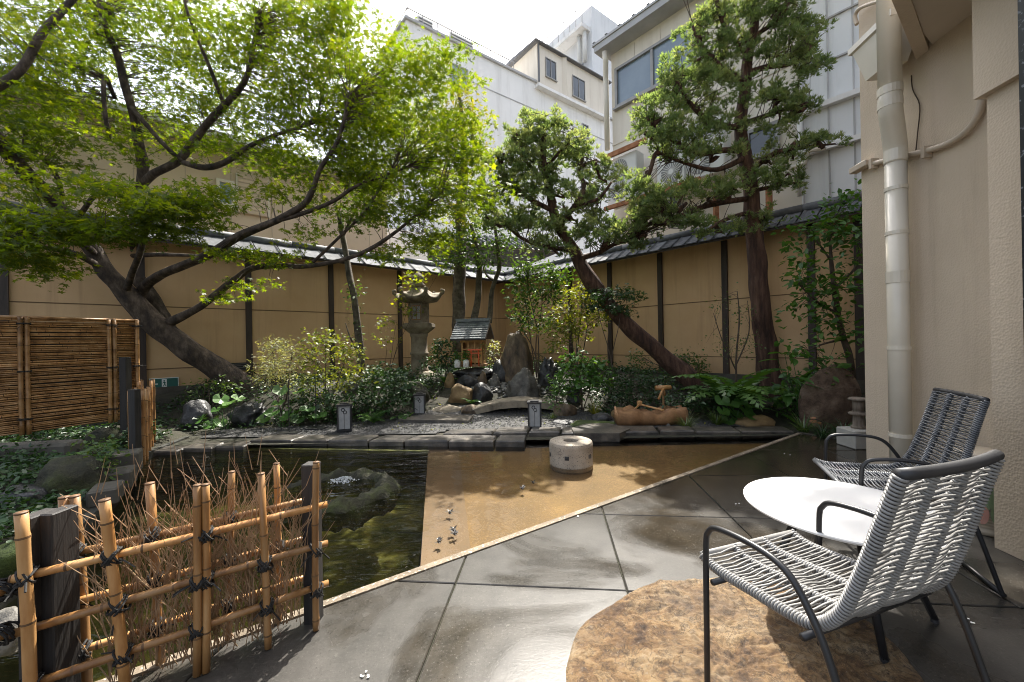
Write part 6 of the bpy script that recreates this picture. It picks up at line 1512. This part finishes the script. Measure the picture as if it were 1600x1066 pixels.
blB = [(850, 195, 7.3, 40, 20, .45, 10), (815, 215, 7.2, 35, 22, .45, 9), (790, 250, 7.1, 35, 28, .5, 11), (880, 225, 7.2, 40, 25, .5, 11), (850, 255, 7.2, 45, 26, .5, 13), (905, 255, 7.7, 32, 20, .3, 8), (945, 280, 7.6, 25, 24, .3, 7), (820, 295, 7.1, 50, 26, .5, 13), (880, 300, 7.1, 45, 24, .5, 9), (775, 300, 7.1, 30, 24, .4, 8), (930, 320, 7.4, 30, 18, .3, 6),
       (800, 345, 7.0, 45, 20, .5, 11), (850, 350, 7.1, 40, 22, .5, 8), (900, 355, 7.0, 40, 22, .5, 9), (940, 370, 6.8, 35, 20, .4, 8), (985, 370, 6.6, 35, 18, .4, 8), (1000, 340, 6.6, 40, 22, .4, 9), (1050, 345, 6.5, 40, 16, .4, 7), (860, 390, 7.0, 35, 16, .4, 6), (760, 330, 7.1, 25, 25, .4, 6)]
tree('leaning_pine', 'clipped conifer with trunk leaning left and rounded clumped crown in the middle', pineB, blB, 'leaf_pine', T_TUFT, .072, 15, .10, 'bark_pine', 23, flat=1.1, twig_r=.007, tuft=True, up=.3, tone_var=.6)
pineC = [
 [(1213, 634, 6.9, .20), (1203, 585, 6.9, .175), (1196, 530, 6.9, .16), (1190, 470, 6.9, .15), (1183, 415, 6.9, .145), (1176, 345, 6.9, .135), (1172, 290, 6.9, .125), (1163, 240, 6.9, .11), (1158, 190, 6.9, .095), (1165, 120, 6.9, .085), (1176, 50, 6.9, .07), (1180, -20, 6.9, .055), (1184, -100, 6.9, .04), (1188, -190, 6.9, .02)],
 [(1163, 235, 6.9, .06), (1130, 235, 6.8, .05), (1090, 240, 6.6, .045), (1060, 225, 6.5, .035), (1030, 205, 6.4, .02), (1010, 185, 6.3, .012)], [(1158, 200, 6.9, .05), (1110, 190, 6.7, .045), (1070, 150, 6.6, .03), (1050, 110, 6.5, .018)],
 [(1162, 130, 6.9, .05), (1120, 100, 6.7, .04), (1090, 60, 6.6, .025), (1080, 30, 6.6, .012)], [(1165, 115, 6.9, .05), (1200, 105, 6.8, .045), (1235, 100, 6.7, .035), (1262, 80, 6.7, .018)], [(1172, 60, 6.9, .04), (1215, 30, 6.8, .035), (1240, -10, 6.7, .02)],
 [(1158, 195, 6.9, .05), (1200, 180, 6.8, .04), (1245, 165, 6.7, .025), (1270, 160, 6.6, .012)], [(1170, 270, 6.9, .05), (1210, 240, 6.7, .04), (1260, 230, 6.5, .03), (1305, 225, 6.4, .012)], [(1166, 245, 6.9, .05), (1120, 265, 6.6, .04), (1070, 255, 6.4, .025), (1030, 240, 6.3, .012)],
 [(1174, 310, 6.9, .05), (1110, 320, 6.6, .045), (1070, 335, 6.4, .04), (1040, 350, 6.3, .02)], [(1176, 330, 6.9, .04), (1130, 345, 6.6, .03), (1090, 372, 6.5, .015)], [(1172, 300, 6.9, .04), (1215, 290, 6.7, .03), (1250, 285, 6.6, .015)], [(1170, 90, 6.9, .03), (1130, 40, 6.8, .03), (1120, -10, 6.7, .018)]]
blC = [(1150, 20, 6.8, 50, 28, .5, 12), (1215, 15, 6.7, 45, 28, .5, 11), (1255, 50, 6.7, 35, 28, .45, 9), (1105, 55, 6.7, 40, 26, .5, 10), (1160, 75, 6.8, 45, 20, .5, 8), (1225, 85, 6.7, 45, 24, .5, 10), (1085, 100, 6.6, 40, 26, .5, 10), (1262, 105, 6.6, 28, 24, .4, 6), (1130, 125, 6.7, 45, 20, .5, 8), (1060, 135, 6.5, 32, 26, .4, 8), (1205, 150, 6.7, 45, 20, .5, 9), (1255, 165, 6.6, 30, 20, .4, 6), (1095, 165, 6.6, 45, 18, .5, 7),
       (1030, 175, 6.4, 35, 22, .4, 7), (1060, 200, 6.4, 45, 18, .4, 8), (1125, 195, 6.6, 40, 16, .4, 6), (1215, 195, 6.7, 35, 16, .4, 5), (1020, 215, 6.3, 32, 20, .4, 6), (1070, 235, 6.4, 45, 16, .4, 7), (1120, 235, 6.6, 35, 14, .4, 4), (1280, 222, 6.4, 35, 9, .25, 5), (1240, 235, 6.6, 30, 12, .3, 3), (1205, 265, 6.7, 35, 16, .4, 5), (1145, 290, 6.6, 35, 16, .4, 4),
       (1050, 300, 6.3, 45, 18, .4, 7), (1020, 320, 6.3, 40, 18, .4, 6), (1110, 300, 6.5, 40, 14, .4, 5), (1220, 285, 6.6, 45, 14, .4, 6), (1060, 345, 6.3, 50, 16, .4, 7), (1130, 360, 6.5, 45, 12, .4, 4), (1200, 340, 6.8, 30, 14, .3, 3), (1000, 290, 6.4, 25, 18, .3, 4),
       (1150, -60, 6.8, 80, 60, .8, 18), (1230, -80, 6.7, 60, 60, .7, 16), (1180, -180, 6.8, 90, 60, .8, 20), (1095, -110, 6.7, 55, 55, .6, 44), (1260, -180, 6.7, 60, 60, .7, 14)]  # unseen crown above the frame; dense left clump added to shade the table
tree('tall_pine', 'tall clipped conifer with upright trunk and layered crown before the cream building', pineC, blC, 'leaf_pine', T_TUFT, .072, 15, .10, 'bark_pine', 29, flat=1.1, twig_r=.007, tuft=True, up=.3, tone_var=.6)

# slimmer trees along the wall
tree('thin_leaning_tree', 'slender tree with thin dark leaning trunk by the left wall', [[(567, 604, 7.9, .085), (561, 540, 7.9, .075), (557, 494, 7.9, .07), (551, 455, 7.9, .065), (543, 416, 7.9, .06), (536, 370, 7.9, .05), (530, 330, 7.9, .04)], [(563, 560, 7.9, .02), (548, 530, 7.8, .015), (540, 505, 7.8, .008)], [(536, 370, 7.9, .03), (560, 320, 7.8, .02), (580, 280, 7.8, .01)]],
     [(555, 470, 7.9, 14, 90, .15, 10), (540, 330, 7.8, 60, 30, .4, 14), (570, 290, 7.8, 50, 30, .4, 12)], 'leaf_mid', T_OVAL, .06, 16, .16, 'bark_grey', 31, flat=.4, twig_r=.004)
tree('straight_grey_tree', 'straight grey-barked tree behind the shrine with loose yellow-green top', [[(716, 545, 9.2, .15), (717, 500, 9.2, .14), (718, 440, 9.2, .135), (720, 380, 9.2, .13), (722, 300, 9.2, .11), (724, 240, 9.2, .08), (722, 180, 9.2, .05), (715, 140, 9.2, .02)], [(722, 250, 9.2, .06), (738, 235, 9.1, .05), (742, 225, 9.0, .05), (735, 205, 9.0, .03)], [(724, 280, 9.2, .05), (700, 230, 9.1, .03), (695, 170, 9.1, .015)]],
     [(722, 150, 9.1, 24, 24, .4, 14), (735, 190, 9.1, 26, 26, .4, 14), (700, 200, 9.1, 34, 34, .5, 20), (745, 240, 9.0, 28, 26, .4, 12), (700, 270, 9.0, 40, 30, .5, 20), (720, 330, 8.9, 40, 22, .4, 18)], 'leaf_yellow', T_OVAL, .075, 22, .20, 'bark_grey', 37, flat=.4)
tree('twin_stem_tree', 'small glossy tree with two curved dark stems behind the shrine roof', [[(742, 500, 8.9, .075), (748, 450, 8.9, .07), (749, 420, 8.9, .06), (744, 385, 8.9, .05), (735, 350, 8.9, .03)], [(764, 505, 8.9, .06), (768, 460, 8.9, .055), (776, 435, 8.9, .05), (781, 418, 8.9, .05), (777, 385, 8.8, .04), (772, 350, 8.8, .025)], [(774, 440, 8.9, .03), (762, 432, 8.8, .02), (755, 420, 8.8, .012)]],
     [(745, 400, 8.7, 40, 20, .4, 20), (725, 370, 8.7, 34, 22, .4, 16), (785, 385, 8.7, 34, 22, .4, 18), (765, 350, 8.7, 44, 20, .4, 20), (700, 400, 8.6, 30, 20, .3, 12)], 'leaf_mid', T_OVAL, .075, 22, .19, 'bark_grey', 41, flat=.4)
tree('wall_camellia', 'sparse broad-leaved tree trained up the right wall beside the stucco corner', [[(1332, 610, 5.7, .05), (1326, 560, 5.7, .045), (1318, 530, 5.7, .04), (1308, 480, 5.7, .035), (1302, 430, 5.7, .03), (1297, 390, 5.7, .02), (1295, 350, 5.7, .01)], [(1310, 490, 5.7, .02), (1275, 470, 5.6, .015), (1245, 440, 5.6, .008)], [(1305, 450, 5.7, .02), (1335, 420, 5.5, .015), (1350, 380, 5.4, .008)], [(1318, 530, 5.7, .02), (1280, 540, 5.6, .012), (1240, 560, 5.5, .006)], [(1300, 410, 5.7, .015), (1270, 370, 5.7, .01), (1240, 350, 5.7, .006)]],
     [(1300, 350, 5.7, 45, 25, .25, 14), (1255, 365, 5.7, 35, 25, .25, 10), (1330, 380, 5.5, 20, 40, .2, 8), (1265, 420, 5.6, 40, 25, .25, 12), (1320, 440, 5.5, 25, 30, .2, 9), (1245, 470, 5.6, 28, 22, .2, 8), (1290, 500, 5.6, 35, 25, .25, 9), (1330, 510, 5.5, 18, 30, .2, 7), (1255, 540, 5.6, 30, 14, .2, 6), (1320, 310, 5.6, 25, 20, .2, 8), (1310, 570, 5.5, 40, 14, .2, 8), (1290, 460, 5.6, 40, 40, .25, 6), (1330, 340, 5.5, 20, 30, .2, 8)], 'leaf_broad', T_OVAL, .095, 11, .17, 'twig', 43, flat=.5, twig_r=.004, singles=120)
tree('twiggy_shrub', 'thin airy shrub with tiny leaves in front of a dark post right of centre', [[(1150, 610, 6.6, .018), (1150, 560, 6.6, .016), (1155, 500, 6.6, .012), (1152, 455, 6.6, .006)], [(1150, 570, 6.6, .012), (1170, 520, 6.6, .009), (1168, 470, 6.6, .005)], [(1150, 580, 6.6, .012), (1128, 530, 6.5, .008), (1115, 490, 6.5, .005)]],
     [(1150, 480, 6.6, 36, 26, .3, 16), (1140, 530, 6.6, 40, 26, .3, 16), (1170, 550, 6.6, 26, 26, .3, 8)], 'leaf_mid', T_OVAL, .035, 10, .14, 'twig', 47, cat='shrub', flat=.6, twig_r=.003)

# ------------------------------------------------------------------ shrubs and small plants
def undergrowth(name, label, region, n, hmax, size, mat, seed, zf):
    g = np.random.default_rng(seed); pts = []
    while len(pts) < n:
        x, y = g.uniform(region[0], region[1]), g.uniform(region[2], region[3])
        if region[4](x, y): continue
        k = noise.noise(Vector((x * 1.9, y * 1.9, seed)))
        if k < -.12: continue
        pts.append((x, y, zf(x, y) + g.uniform(0.01, hmax) * (.35 + max(0, k) * 1.6)))
    o = link(name, None, None, (region[0], region[2], 0)); bpy.data.objects.remove(o)
    pts = np.array(pts); N_ = len(pts); nr = np.array([0, 0, 1.0]) + g.normal(size=(N_, 3)) * .55; d = g.normal(size=(N_, 3)) * np.array([1, 1, .4])
    o = link(name, leaf_mesh(name, pts, d, nr, size * (1 + .5 * (g.random(N_) - .5)), T_OVAL, mat, g.random(N_) * .7)); tag(o, label, kind='stuff')
def off_bed(x, y):
    if inpoly(x, y, poly) or abs(x - 0.05) < 1.35 and y < 8.6: return True
    p = Vector((x, y, 0)); return (p - WL.p0).dot(WL.n) < .1 or (p - WR.p0).dot(WR.n) < .1 or y < 5.75
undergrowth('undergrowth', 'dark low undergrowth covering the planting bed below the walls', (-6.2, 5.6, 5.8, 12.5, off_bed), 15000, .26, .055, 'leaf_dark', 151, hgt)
undergrowth('fallen_leaves', 'scattered brown and pale leaves on the dark soil', (-5.5, 5.0, 5.6, 9.5, lambda x, y: off_bed(x, y) and not inpoly(x, y, poly)), 900, .012, .035, 'leaf_yellow', 152, hgt)
def bankx(y): return np.interp(y, [.8, 1.2, 2.3, 3.3, 4.45, 5.5, 5.7], [-2.28, -2.36, -2.76, -3.36, -4.27, -4.52, -4.6])
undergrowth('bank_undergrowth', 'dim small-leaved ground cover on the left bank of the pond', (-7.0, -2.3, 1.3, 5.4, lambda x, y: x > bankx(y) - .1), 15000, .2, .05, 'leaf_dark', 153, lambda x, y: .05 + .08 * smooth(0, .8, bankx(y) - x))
def shrub(name, label, px, py, blobs, mat, tmpl, size, seed, per=16, spread=.13, nst=4, cat='shrub', Y=None, flat=.5, singles=0, up=.9, tone_var=.5, droop=.0, st_r=.010):
    b = GT(px, py) if Y is None else P(px, py, Y); q = random.Random(seed); limbs = []
    tops = sorted(blobs, key=lambda a: -a[4])
    for k in range(nst):
        bb_ = blobs[k % len(blobs)]; tx, ty = bb_[0] + q.uniform(-.4, .4) * bb_[2], bb_[1] + q.uniform(-.3, .3) * bb_[3]; o = q.uniform(-6, 6)
        limbs.append([(px + o * .3, py, b.y, st_r), (px + o + (tx - px) * .3, py + (ty - py) * .4, b.y + q.uniform(-.05, .05), st_r * .8), (px + (tx - px) * .7, py + (ty - py) * .75, b.y + q.uniform(-.1, .1), st_r * .6), (tx, ty, b.y + q.uniform(-.1, .1), st_r * .3)])
    bl_ = [(a, c, b.y + (e[0] if e else 0), rx, ry, .28 * max(rx, ry) / 40 + .08, n) for (a, c, rx, ry, n, *e) in blobs]
    return tree(name, label, limbs, bl_, mat, tmpl, size, per, spread, 'twig', seed, cat=cat, flat=flat, twig_r=.003, singles=singles, up=up, tone_var=tone_var, droop=droop, trunk_n=6, maxd=1.2)
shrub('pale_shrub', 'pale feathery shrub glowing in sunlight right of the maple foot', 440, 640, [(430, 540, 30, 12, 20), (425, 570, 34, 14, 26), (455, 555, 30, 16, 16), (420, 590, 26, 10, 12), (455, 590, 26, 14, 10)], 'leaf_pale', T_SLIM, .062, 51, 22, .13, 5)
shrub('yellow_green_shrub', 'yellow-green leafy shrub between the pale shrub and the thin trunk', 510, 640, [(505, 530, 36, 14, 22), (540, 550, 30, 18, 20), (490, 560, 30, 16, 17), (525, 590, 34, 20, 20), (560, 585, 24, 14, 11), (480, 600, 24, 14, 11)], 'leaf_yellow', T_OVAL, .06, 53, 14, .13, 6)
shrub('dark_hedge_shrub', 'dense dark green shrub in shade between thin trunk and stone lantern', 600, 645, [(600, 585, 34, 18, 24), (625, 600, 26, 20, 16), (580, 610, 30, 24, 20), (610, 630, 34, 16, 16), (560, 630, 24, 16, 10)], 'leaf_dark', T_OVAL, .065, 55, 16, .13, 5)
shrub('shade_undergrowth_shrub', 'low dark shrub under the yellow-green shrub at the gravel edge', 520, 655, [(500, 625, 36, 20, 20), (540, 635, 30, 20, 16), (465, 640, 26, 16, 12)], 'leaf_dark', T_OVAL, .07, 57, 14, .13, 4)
shrub('lantern_side_shrub', 'small green shrub touching the left side of the tall stone lantern', 636, 570, [(640, 515, 18, 18, 12), (632, 540, 18, 18, 10), (648, 500, 14, 10, 5)], 'leaf_mid', T_OVAL, .06, 59, 12, .11, 3)
shrub('young_maple', 'thin young maple with a few bright leaves left of the stone lantern', 606, 590, [(655, 432, 34, 12, 12), (690, 420, 20, 10, 5), (612, 500, 26, 12, 6), (600, 530, 20, 16, 5), (640, 485, 22, 9, 6), (620, 470, 14, 8, 3)], 'leaf_maple', T_MAPLE, .05, 61, 10, .13, 4, st_r=.006)
shrub('dark_camellia', 'dark glossy camellia with a few pale tips between lantern and shrine', 693, 592, [(690, 545, 22, 18, 18), (678, 565, 18, 14, 10), (705, 565, 20, 16, 14)], 'leaf_dark', T_OVAL, .07, 63, 14, .12, 4)
shrub('variegated_shrub', 'little cream-variegated shrub close to the right side of the shrine', 769, 585, [(770, 545, 14, 12, 12), (764, 560, 12, 10, 6)], 'leaf_pale', T_OVAL, .055, 65, 14, .09, 3, Y=8.3)
shrub('sunlit_shrub', 'tall loose sunlit shrub behind the standing rock right of the twin stems', 840, 590, [(835, 420, 36, 16, 32), (815, 450, 24, 20, 20), (850, 455, 36, 22, 32), (815, 485, 26, 18, 18), (845, 500, 34, 18, 24), (870, 430, 26, 18, 20)], 'leaf_mid', T_OVAL, .082, 67, 14, .16, 4, cat='shrub', st_r=.014)
shrub('golden_shrub', 'yellow-green layered shrub in front of the leaning pine trunk', 905, 610, [(905, 455, 34, 16, 24), (890, 485, 30, 14, 17), (925, 495, 34, 8, 20), (900, 515, 36, 14, 20), (870, 510, 24, 14, 14), (930, 470, 24, 14, 14), (865, 540, 22, 10, 10)], 'leaf_yellow', T_OVAL, .072, 69, 15, .16, 4, st_r=.014)
shrub('dark_maple_shrub', 'dark layered maple foliage hanging over the leaning pine trunk', 958, 610, [(955, 455, 38, 14, 18), (975, 480, 26, 10, 9), (935, 475, 20, 10, 6), (990, 465, 16, 8, 4)], 'leaf_dark', T_MAPLE, .055, 71, 18, .16, 3, Y=7.0, flat=.2)
shrub('broad_green_shrub', 'bright green broad-leaved shrub right of the jagged black rock', 910, 640, [(905, 570, 26, 16, 22), (925, 590, 26, 16, 22), (895, 600, 22, 18, 18), (930, 565, 18, 10, 9)], 'leaf_broad', T_OVAL, .095, 73, 9, .13, 5, singles=80)
shrub('upright_green_plant', 'upright feathery green plant by the right end of the stone bridge', 876, 645, [(872, 595, 12, 16, 10), (880, 615, 12, 16, 10), (868, 625, 10, 12, 6)], 'leaf_broad', T_SLIM, .09, 75, 14, .09, 4, cat='plant')
shrub('round_azalea', 'dense rounded azalea behind the stone trough under the leaning trunk', 1000, 638, [(985, 590, 36, 14, 20), (1020, 600, 32, 16, 16), (960, 610, 26, 16, 14), (995, 618, 38, 14, 18), (1040, 615, 22, 12, 8)], 'leaf_dark', T_OVAL, .05, 77, 18, .13, 5)
shrub('light_azalea', 'lighter green azalea against the wall behind the leaning trunk', 1070, 600, [(1075, 562, 30, 12, 26), (1055, 575, 24, 12, 16), (1000, 560, 20, 10, 13), (1095, 575, 18, 12, 13)], 'leaf_mid', T_OVAL, .045, 79, 18, .13, 5)
shrub('ground_cover_plant', 'low glossy ground cover plant between the trough and the round leaves', 1080, 652, [(1060, 628, 30, 9, 16), (1095, 632, 28, 9, 14), (1110, 622, 20, 8, 8), (1045, 640, 14, 6, 4)], 'leaf_dark', T_OVAL, .05, 81, 16, .11, 4, cat='plant')
shrub('left_bank_shrub', 'dim leafy bush on the mossy rock of the left bank', 120, 770, [(150, 700, 30, 14, 10), (110, 735, 40, 18, 14), (160, 735, 26, 20, 10), (80, 760, 40, 14, 10), (60, 790, 40, 18, 10), (15, 800, 40, 26, 12)], 'leaf_mid', T_OVAL, .04, 83, 16, .10, 5, Y=3.6)
shrub('dim_wall_shrub', 'small dim shrub beside the maple trunk at the left wall', 325, 640, [(325, 600, 28, 14, 12), (350, 610, 22, 14, 8), (310, 622, 18, 10, 6)], 'leaf_mid', T_OVAL, .05, 85, 12, .11, 4)
shrub('small_leaf_shrub', 'small-leaved green shrub right of the pine foot near the yellow rock', 1245, 655, [(1235, 600, 18, 20, 14), (1255, 615, 20, 20, 14), (1228, 625, 14, 12, 7)], 'leaf_broad', T_OVAL, .10, 87, 8, .13, 4, singles=60)

def big_leaf_plant(name, label, px, py, spots, mat, seed, kind='round', Y=None):
    """plants whose leaves can be picked apart: every leaf an object with its stalk"""
    b = GT(px, py) if Y is None else P(px, py, Y); t = thing(name, label, 'plant', b); q = random.Random(seed)
    meshes = []
    for k in range(3):
        m = MB(); n = 14
        if kind == 'round':
            ang = [math.pi * .5 + .35 + (2 * math.pi - .7) * i / (n - 1) for i in range(n)]
            m.v = [(0, 0, 0)] + [(.5 * math.cos(a) * (1 + .06 * math.sin(5 * a + k)), .5 * math.sin(a) * (1 + .06 * math.sin(5 * a + k)), .07 + .05 * math.sin(3 * a + k)) for a in ang]
            m.f = [(0, i, i + 1) for i in range(1, n)]; m.m = [0] * (n - 1)
        else:
            prof_ = [(0, 0), (.16, .2), (.24, .42), (.20, .68), (.09, .88), (0, 1)]
            m.v = [(0, y, -.35 * y * y * .6) for _, y in prof_] + [(w, y, .05 - .35 * y * y * .6) for w, y in prof_[1:-1]] + [(-w, y, .05 - .35 * y * y * .6) for w, y in prof_[1:-1]]
            nn_ = len(prof_); R_ = [0] + list(range(nn_, nn_ + 4)) + [nn_ - 1]; L_ = [0] + list(range(nn_ + 4, nn_ + 8)) + [nn_ - 1]
            for i in range(nn_ - 1):
                a = [i, R_[i], R_[i + 1], i + 1]; a = [a[j] for j in range(4) if a[j] not in a[:j]]; m.f.append(tuple(a))
                a = [i + 1, L_[i + 1], L_[i], i]; a = [a[j] for j in range(4) if a[j] not in a[:j]]; m.f.append(tuple(a))
            m.m = [0] * len(m.f)
        me = m.mesh('leaf', mat); a = me.attributes.new('rnd', 'FLOAT', 'POINT'); a.data.foreach_set('value', [.1 + .25 * k] * len(m.v)); meshes.append(me)
    st = MB()
    for (lx, ly, w) in spots:
        c = P(lx, ly, b.y + q.uniform(-.12, .08)); s = w * b.y / F
        o = bpy.data.objects.new('leaf', meshes[q.randrange(3)]); COL.objects.link(o); o.parent = t
        o.location = c - b; o.scale = (s, s, s)
        o.rotation_euler = (q.uniform(.2, .8) if kind == 'round' else q.uniform(-.5, .2), q.uniform(-.3, .3), q.uniform(0, 6.28) if kind != 'round' else q.uniform(-.8, .8))
        mid = b.lerp(c, .6) + Vector((q.uniform(-.03, .03), 0, .04)); st.tube([b + Vector((q.uniform(-.04, .04), q.uniform(-.04, .04), -.02)), mid, c], .004, 5)
    part(st, 'stalks', 'leaf_broad', t, world=True)
    return t
def spots(cx, cy, rx, ry, n, w, seed):
    q = random.Random(seed); return [(cx + q.uniform(-rx, rx), cy + q.uniform(-ry, ry), w * q.uniform(.75, 1.2)) for _ in range(n)]
big_leaf_plant('leopard_plant', 'round glossy leaves of a leopard plant at the right pine foot', 1150, 664, [(1128, 626, 22), (1142, 632, 26), (1165, 640, 26), (1150, 648, 28), (1172, 650, 24), (1138, 658, 24), (1130, 643, 20), (1158, 628, 20), (1176, 636, 18)], 'leaf_broad', 91)
big_leaf_plant('butterbur_plant', 'round pale-lit leaves left of the maple foot beside black rock', 355, 672, [(345, 624, 22), (363, 630, 28), (352, 634, 20), (316, 655, 22), (330, 664, 22), (345, 660, 18), (372, 622, 20), (338, 640, 16)], 'leaf_broad', 93)
big_leaf_plant('plantain_lily', 'broad ribbed leaves among ferns under the pale shrub', 440, 668, [(438, 610, 22), (470, 612, 24), (425, 645, 24), (450, 650, 26), (480, 640, 24), (500, 650, 22), (412, 655, 20), (465, 655, 22), (435, 630, 20)], 'leaf_broad', 95)
big_leaf_plant('hydrangea', 'hydrangea with large pointed light green leaves left of the round-shouldered rock', 1255, 664, [(1226, 553, 28), (1238, 560, 26), (1215, 562, 26), (1270, 560, 28), (1285, 575, 32), (1268, 585, 30), (1290, 602, 28), (1245, 590, 26), (1255, 600, 26), (1232, 590, 24), (1228, 615, 30), (1212, 625, 30), (1240, 640, 30), (1222, 648, 28), (1258, 632, 30), (1205, 640, 26), (1250, 618, 26), (1262, 650, 24), (1275, 570, 24)], 'leaf_broad', 97, 'long')
big_leaf_plant('broad_shade_plant', 'cluster of pointed green leaves by the square lamp near mossy rock', 640, 655, spots(636, 645, 18, 10, 8, 18, 3), 'leaf_broad', 99, 'long')
big_leaf_plant('aucuba', 'pale pointed leaves beside the tall thin trunk under the wall', 575, 652, spots(578, 648, 14, 10, 8, 20, 5), 'leaf_broad', 101, 'long')

def fern(name, label, px, py, n, L, seed, mat='leaf_fern', Y=None, arch=1.0, pin=.28, pairs=12, dirs=None, group=None, w=.5):
    """each frond: a curved rib with pinnae; fronds are parts"""
    b = GT(px, py) if Y is None else P(px, py, Y); t = thing(name, label, 'fern', b, group=group); q = random.Random(seed)
    for k in range(n):
        a = (2 * math.pi * k / n + q.uniform(-.3, .3)) if dirs is None else math.radians(q.uniform(*dirs)); l = L * q.uniform(.75, 1.15); e = q.uniform(.7, 1.15)
        d = Vector((math.cos(a), math.sin(a), 0)); pts = []; m = MB(); p = Vector((0, 0, 0)); seg_ = 10
        for i in range(seg_ + 1):
            f = i / seg_; pts.append(p.copy()); an = e * 1.25 - arch * 1.7 * f; p = p + (d * math.cos(an) + Vector((0, 0, math.sin(an)))) * l / seg_
        m.tube(pts, list(np.linspace(.004, .0012, seg_ + 1)), 4)
        sd = Vector((-d.y, d.x, 0))
        for j in range(pairs):
            f = .15 + .83 * j / (pairs - 1); i = min(int(f * seg_), seg_ - 1); c = pts[i].lerp(pts[i + 1], f * seg_ - i); tn = (pts[i + 1] - pts[i]).normalized(); up_ = sd.cross(tn)
            pl = l * pin * (math.sin(math.pi * min(1, .18 + f * .85)) ** .8) + .004; ww = l * .83 / pairs * w
            for s_ in (-1, 1):
                ax = (sd * s_ + tn * .35 - Vector((0, 0, .22))).normalized()
                m.add([c, c + ax * pl * .4 + tn * ww, c + ax * pl + tn * ww * .3, c + ax * pl * .45 - tn * ww], [(0, 1, 2, 3)])
        me = m.mesh('frond', mat); at_ = me.attributes.new('rnd', 'FLOAT', 'POINT'); at_.data.foreach_set('value', [q.random() * .7] * len(m.v)); link('frond', me, t)
    return t
fern('holly_fern', 'large arching fern with paired leaflets in front of the pine trunk on the right', 1145, 640, 20, 1.15, 111, 'leaf_fern', Y=6.2, arch=1.05, pin=.22, pairs=13, w=.62)
fern('small_fern', 'bright small fern right of the leftmost garden lamp', 585, 662, 8, .42, 113)
fern('lamp_fern', 'little fern under the pale shrub at gravel edge', 492, 662, 7, .34, 115)
fern('rock_fern', 'small fern growing against the tan rock below the shrine', 737, 632, 7, .25, 117)
fern('bank_fern', 'yellow-lit fern fronds arching over the left bank rock', 128, 742, 9, .42, 119, Y=3.75)
fern('shrine_fern', 'fern with light fronds between the dark camellia and shrine rocks', 697, 600, 6, .34, 121)
fern('edge_fern', 'dim fern behind the black fence post at the left edge', 25, 845, 9, .34, 123, Y=2.7)
def grass_tuft(name, label, px, py, n, L, seed, wd=.006, mat='grass', Y=None, lean=.8):
    b = GT(px, py) if Y is None else P(px, py, Y); q = random.Random(seed); m = MB()
    for k in range(n):
        a = q.uniform(0, 6.28); l = L * q.uniform(.6, 1.2); e = q.uniform(.55, 1.4); d = Vector((math.cos(a), math.sin(a), 0)); o = Vector((-d.y, d.x, 0)) * wd; p = b + d * q.uniform(0, .05); prev = None
        for i in range(5):
            f = i / 4; an = e - lean * 1.3 * f; w = o * (1 - f * .95); c = p
            cur = (len(m.v), len(m.v) + 1); m.v += [tuple(c + w), tuple(c - w)]
            if prev: m.f.append((prev[0], prev[1], cur[1], cur[0])); m.m.append(0)
            prev = cur; p = p + (d * math.cos(an) + Vector((0, 0, math.sin(an)))) * l / 4
    me = m.mesh(name, mat, origin=b); at_ = me.attributes.new('rnd', 'FLOAT', 'POINT'); at_.data.foreach_set('value', np.repeat(np.random.default_rng(seed).random(n) * .7, 10)[:len(m.v)])
    o = link(name, me, None, b); tag(o, label, 'grass tuft')
grass_tuft('sedge_tuft', 'fine grassy tuft right of the stone trough at the gravel edge', 1072, 670, 130, .28, 131, .004)
grass_tuft('sedge_tuft', 'darker grass tuft between the fine tuft and the leopard plant', 1120, 664, 90, .32, 132, .006)
grass_tuft('lilyturf_clump', 'dark strap-leaved clump at the foot of the round-shouldered rock', 1318, 682, 90, .36, 133, .008, 'leaf_dark', lean=1.1)
grass_tuft('lilyturf_clump', 'light strap-leaved clump left of the terracotta jar', 1256, 676, 70, .32, 134, .008, 'grass')
grass_tuft('iris_clump', 'bright yellow-green upright grass blades by the bluish rock', 930, 648, 40, .34, 135, .008, 'leaf_yellow', lean=.45)
grass_tuft('bridge_grass', 'short bright grass at the right foot of the stone bridge', 862, 655, 60, .16, 136, .004)
grass_tuft('bank_grass', 'thin bright grass behind the black fence post on the left bank', 20, 815, 60, .24, 137, .004, Y=2.9)
grass_tuft('lilyturf_clump', 'strap-leaved clump half behind the weathered post at the corner', 1285, 684, 60, .30, 138, .008, 'leaf_dark', lean=1.1)
print('tris', sum(len(o.data.polygons) for o in bpy.data.objects if o.type == 'MESH'), 'objs', len(bpy.data.objects))
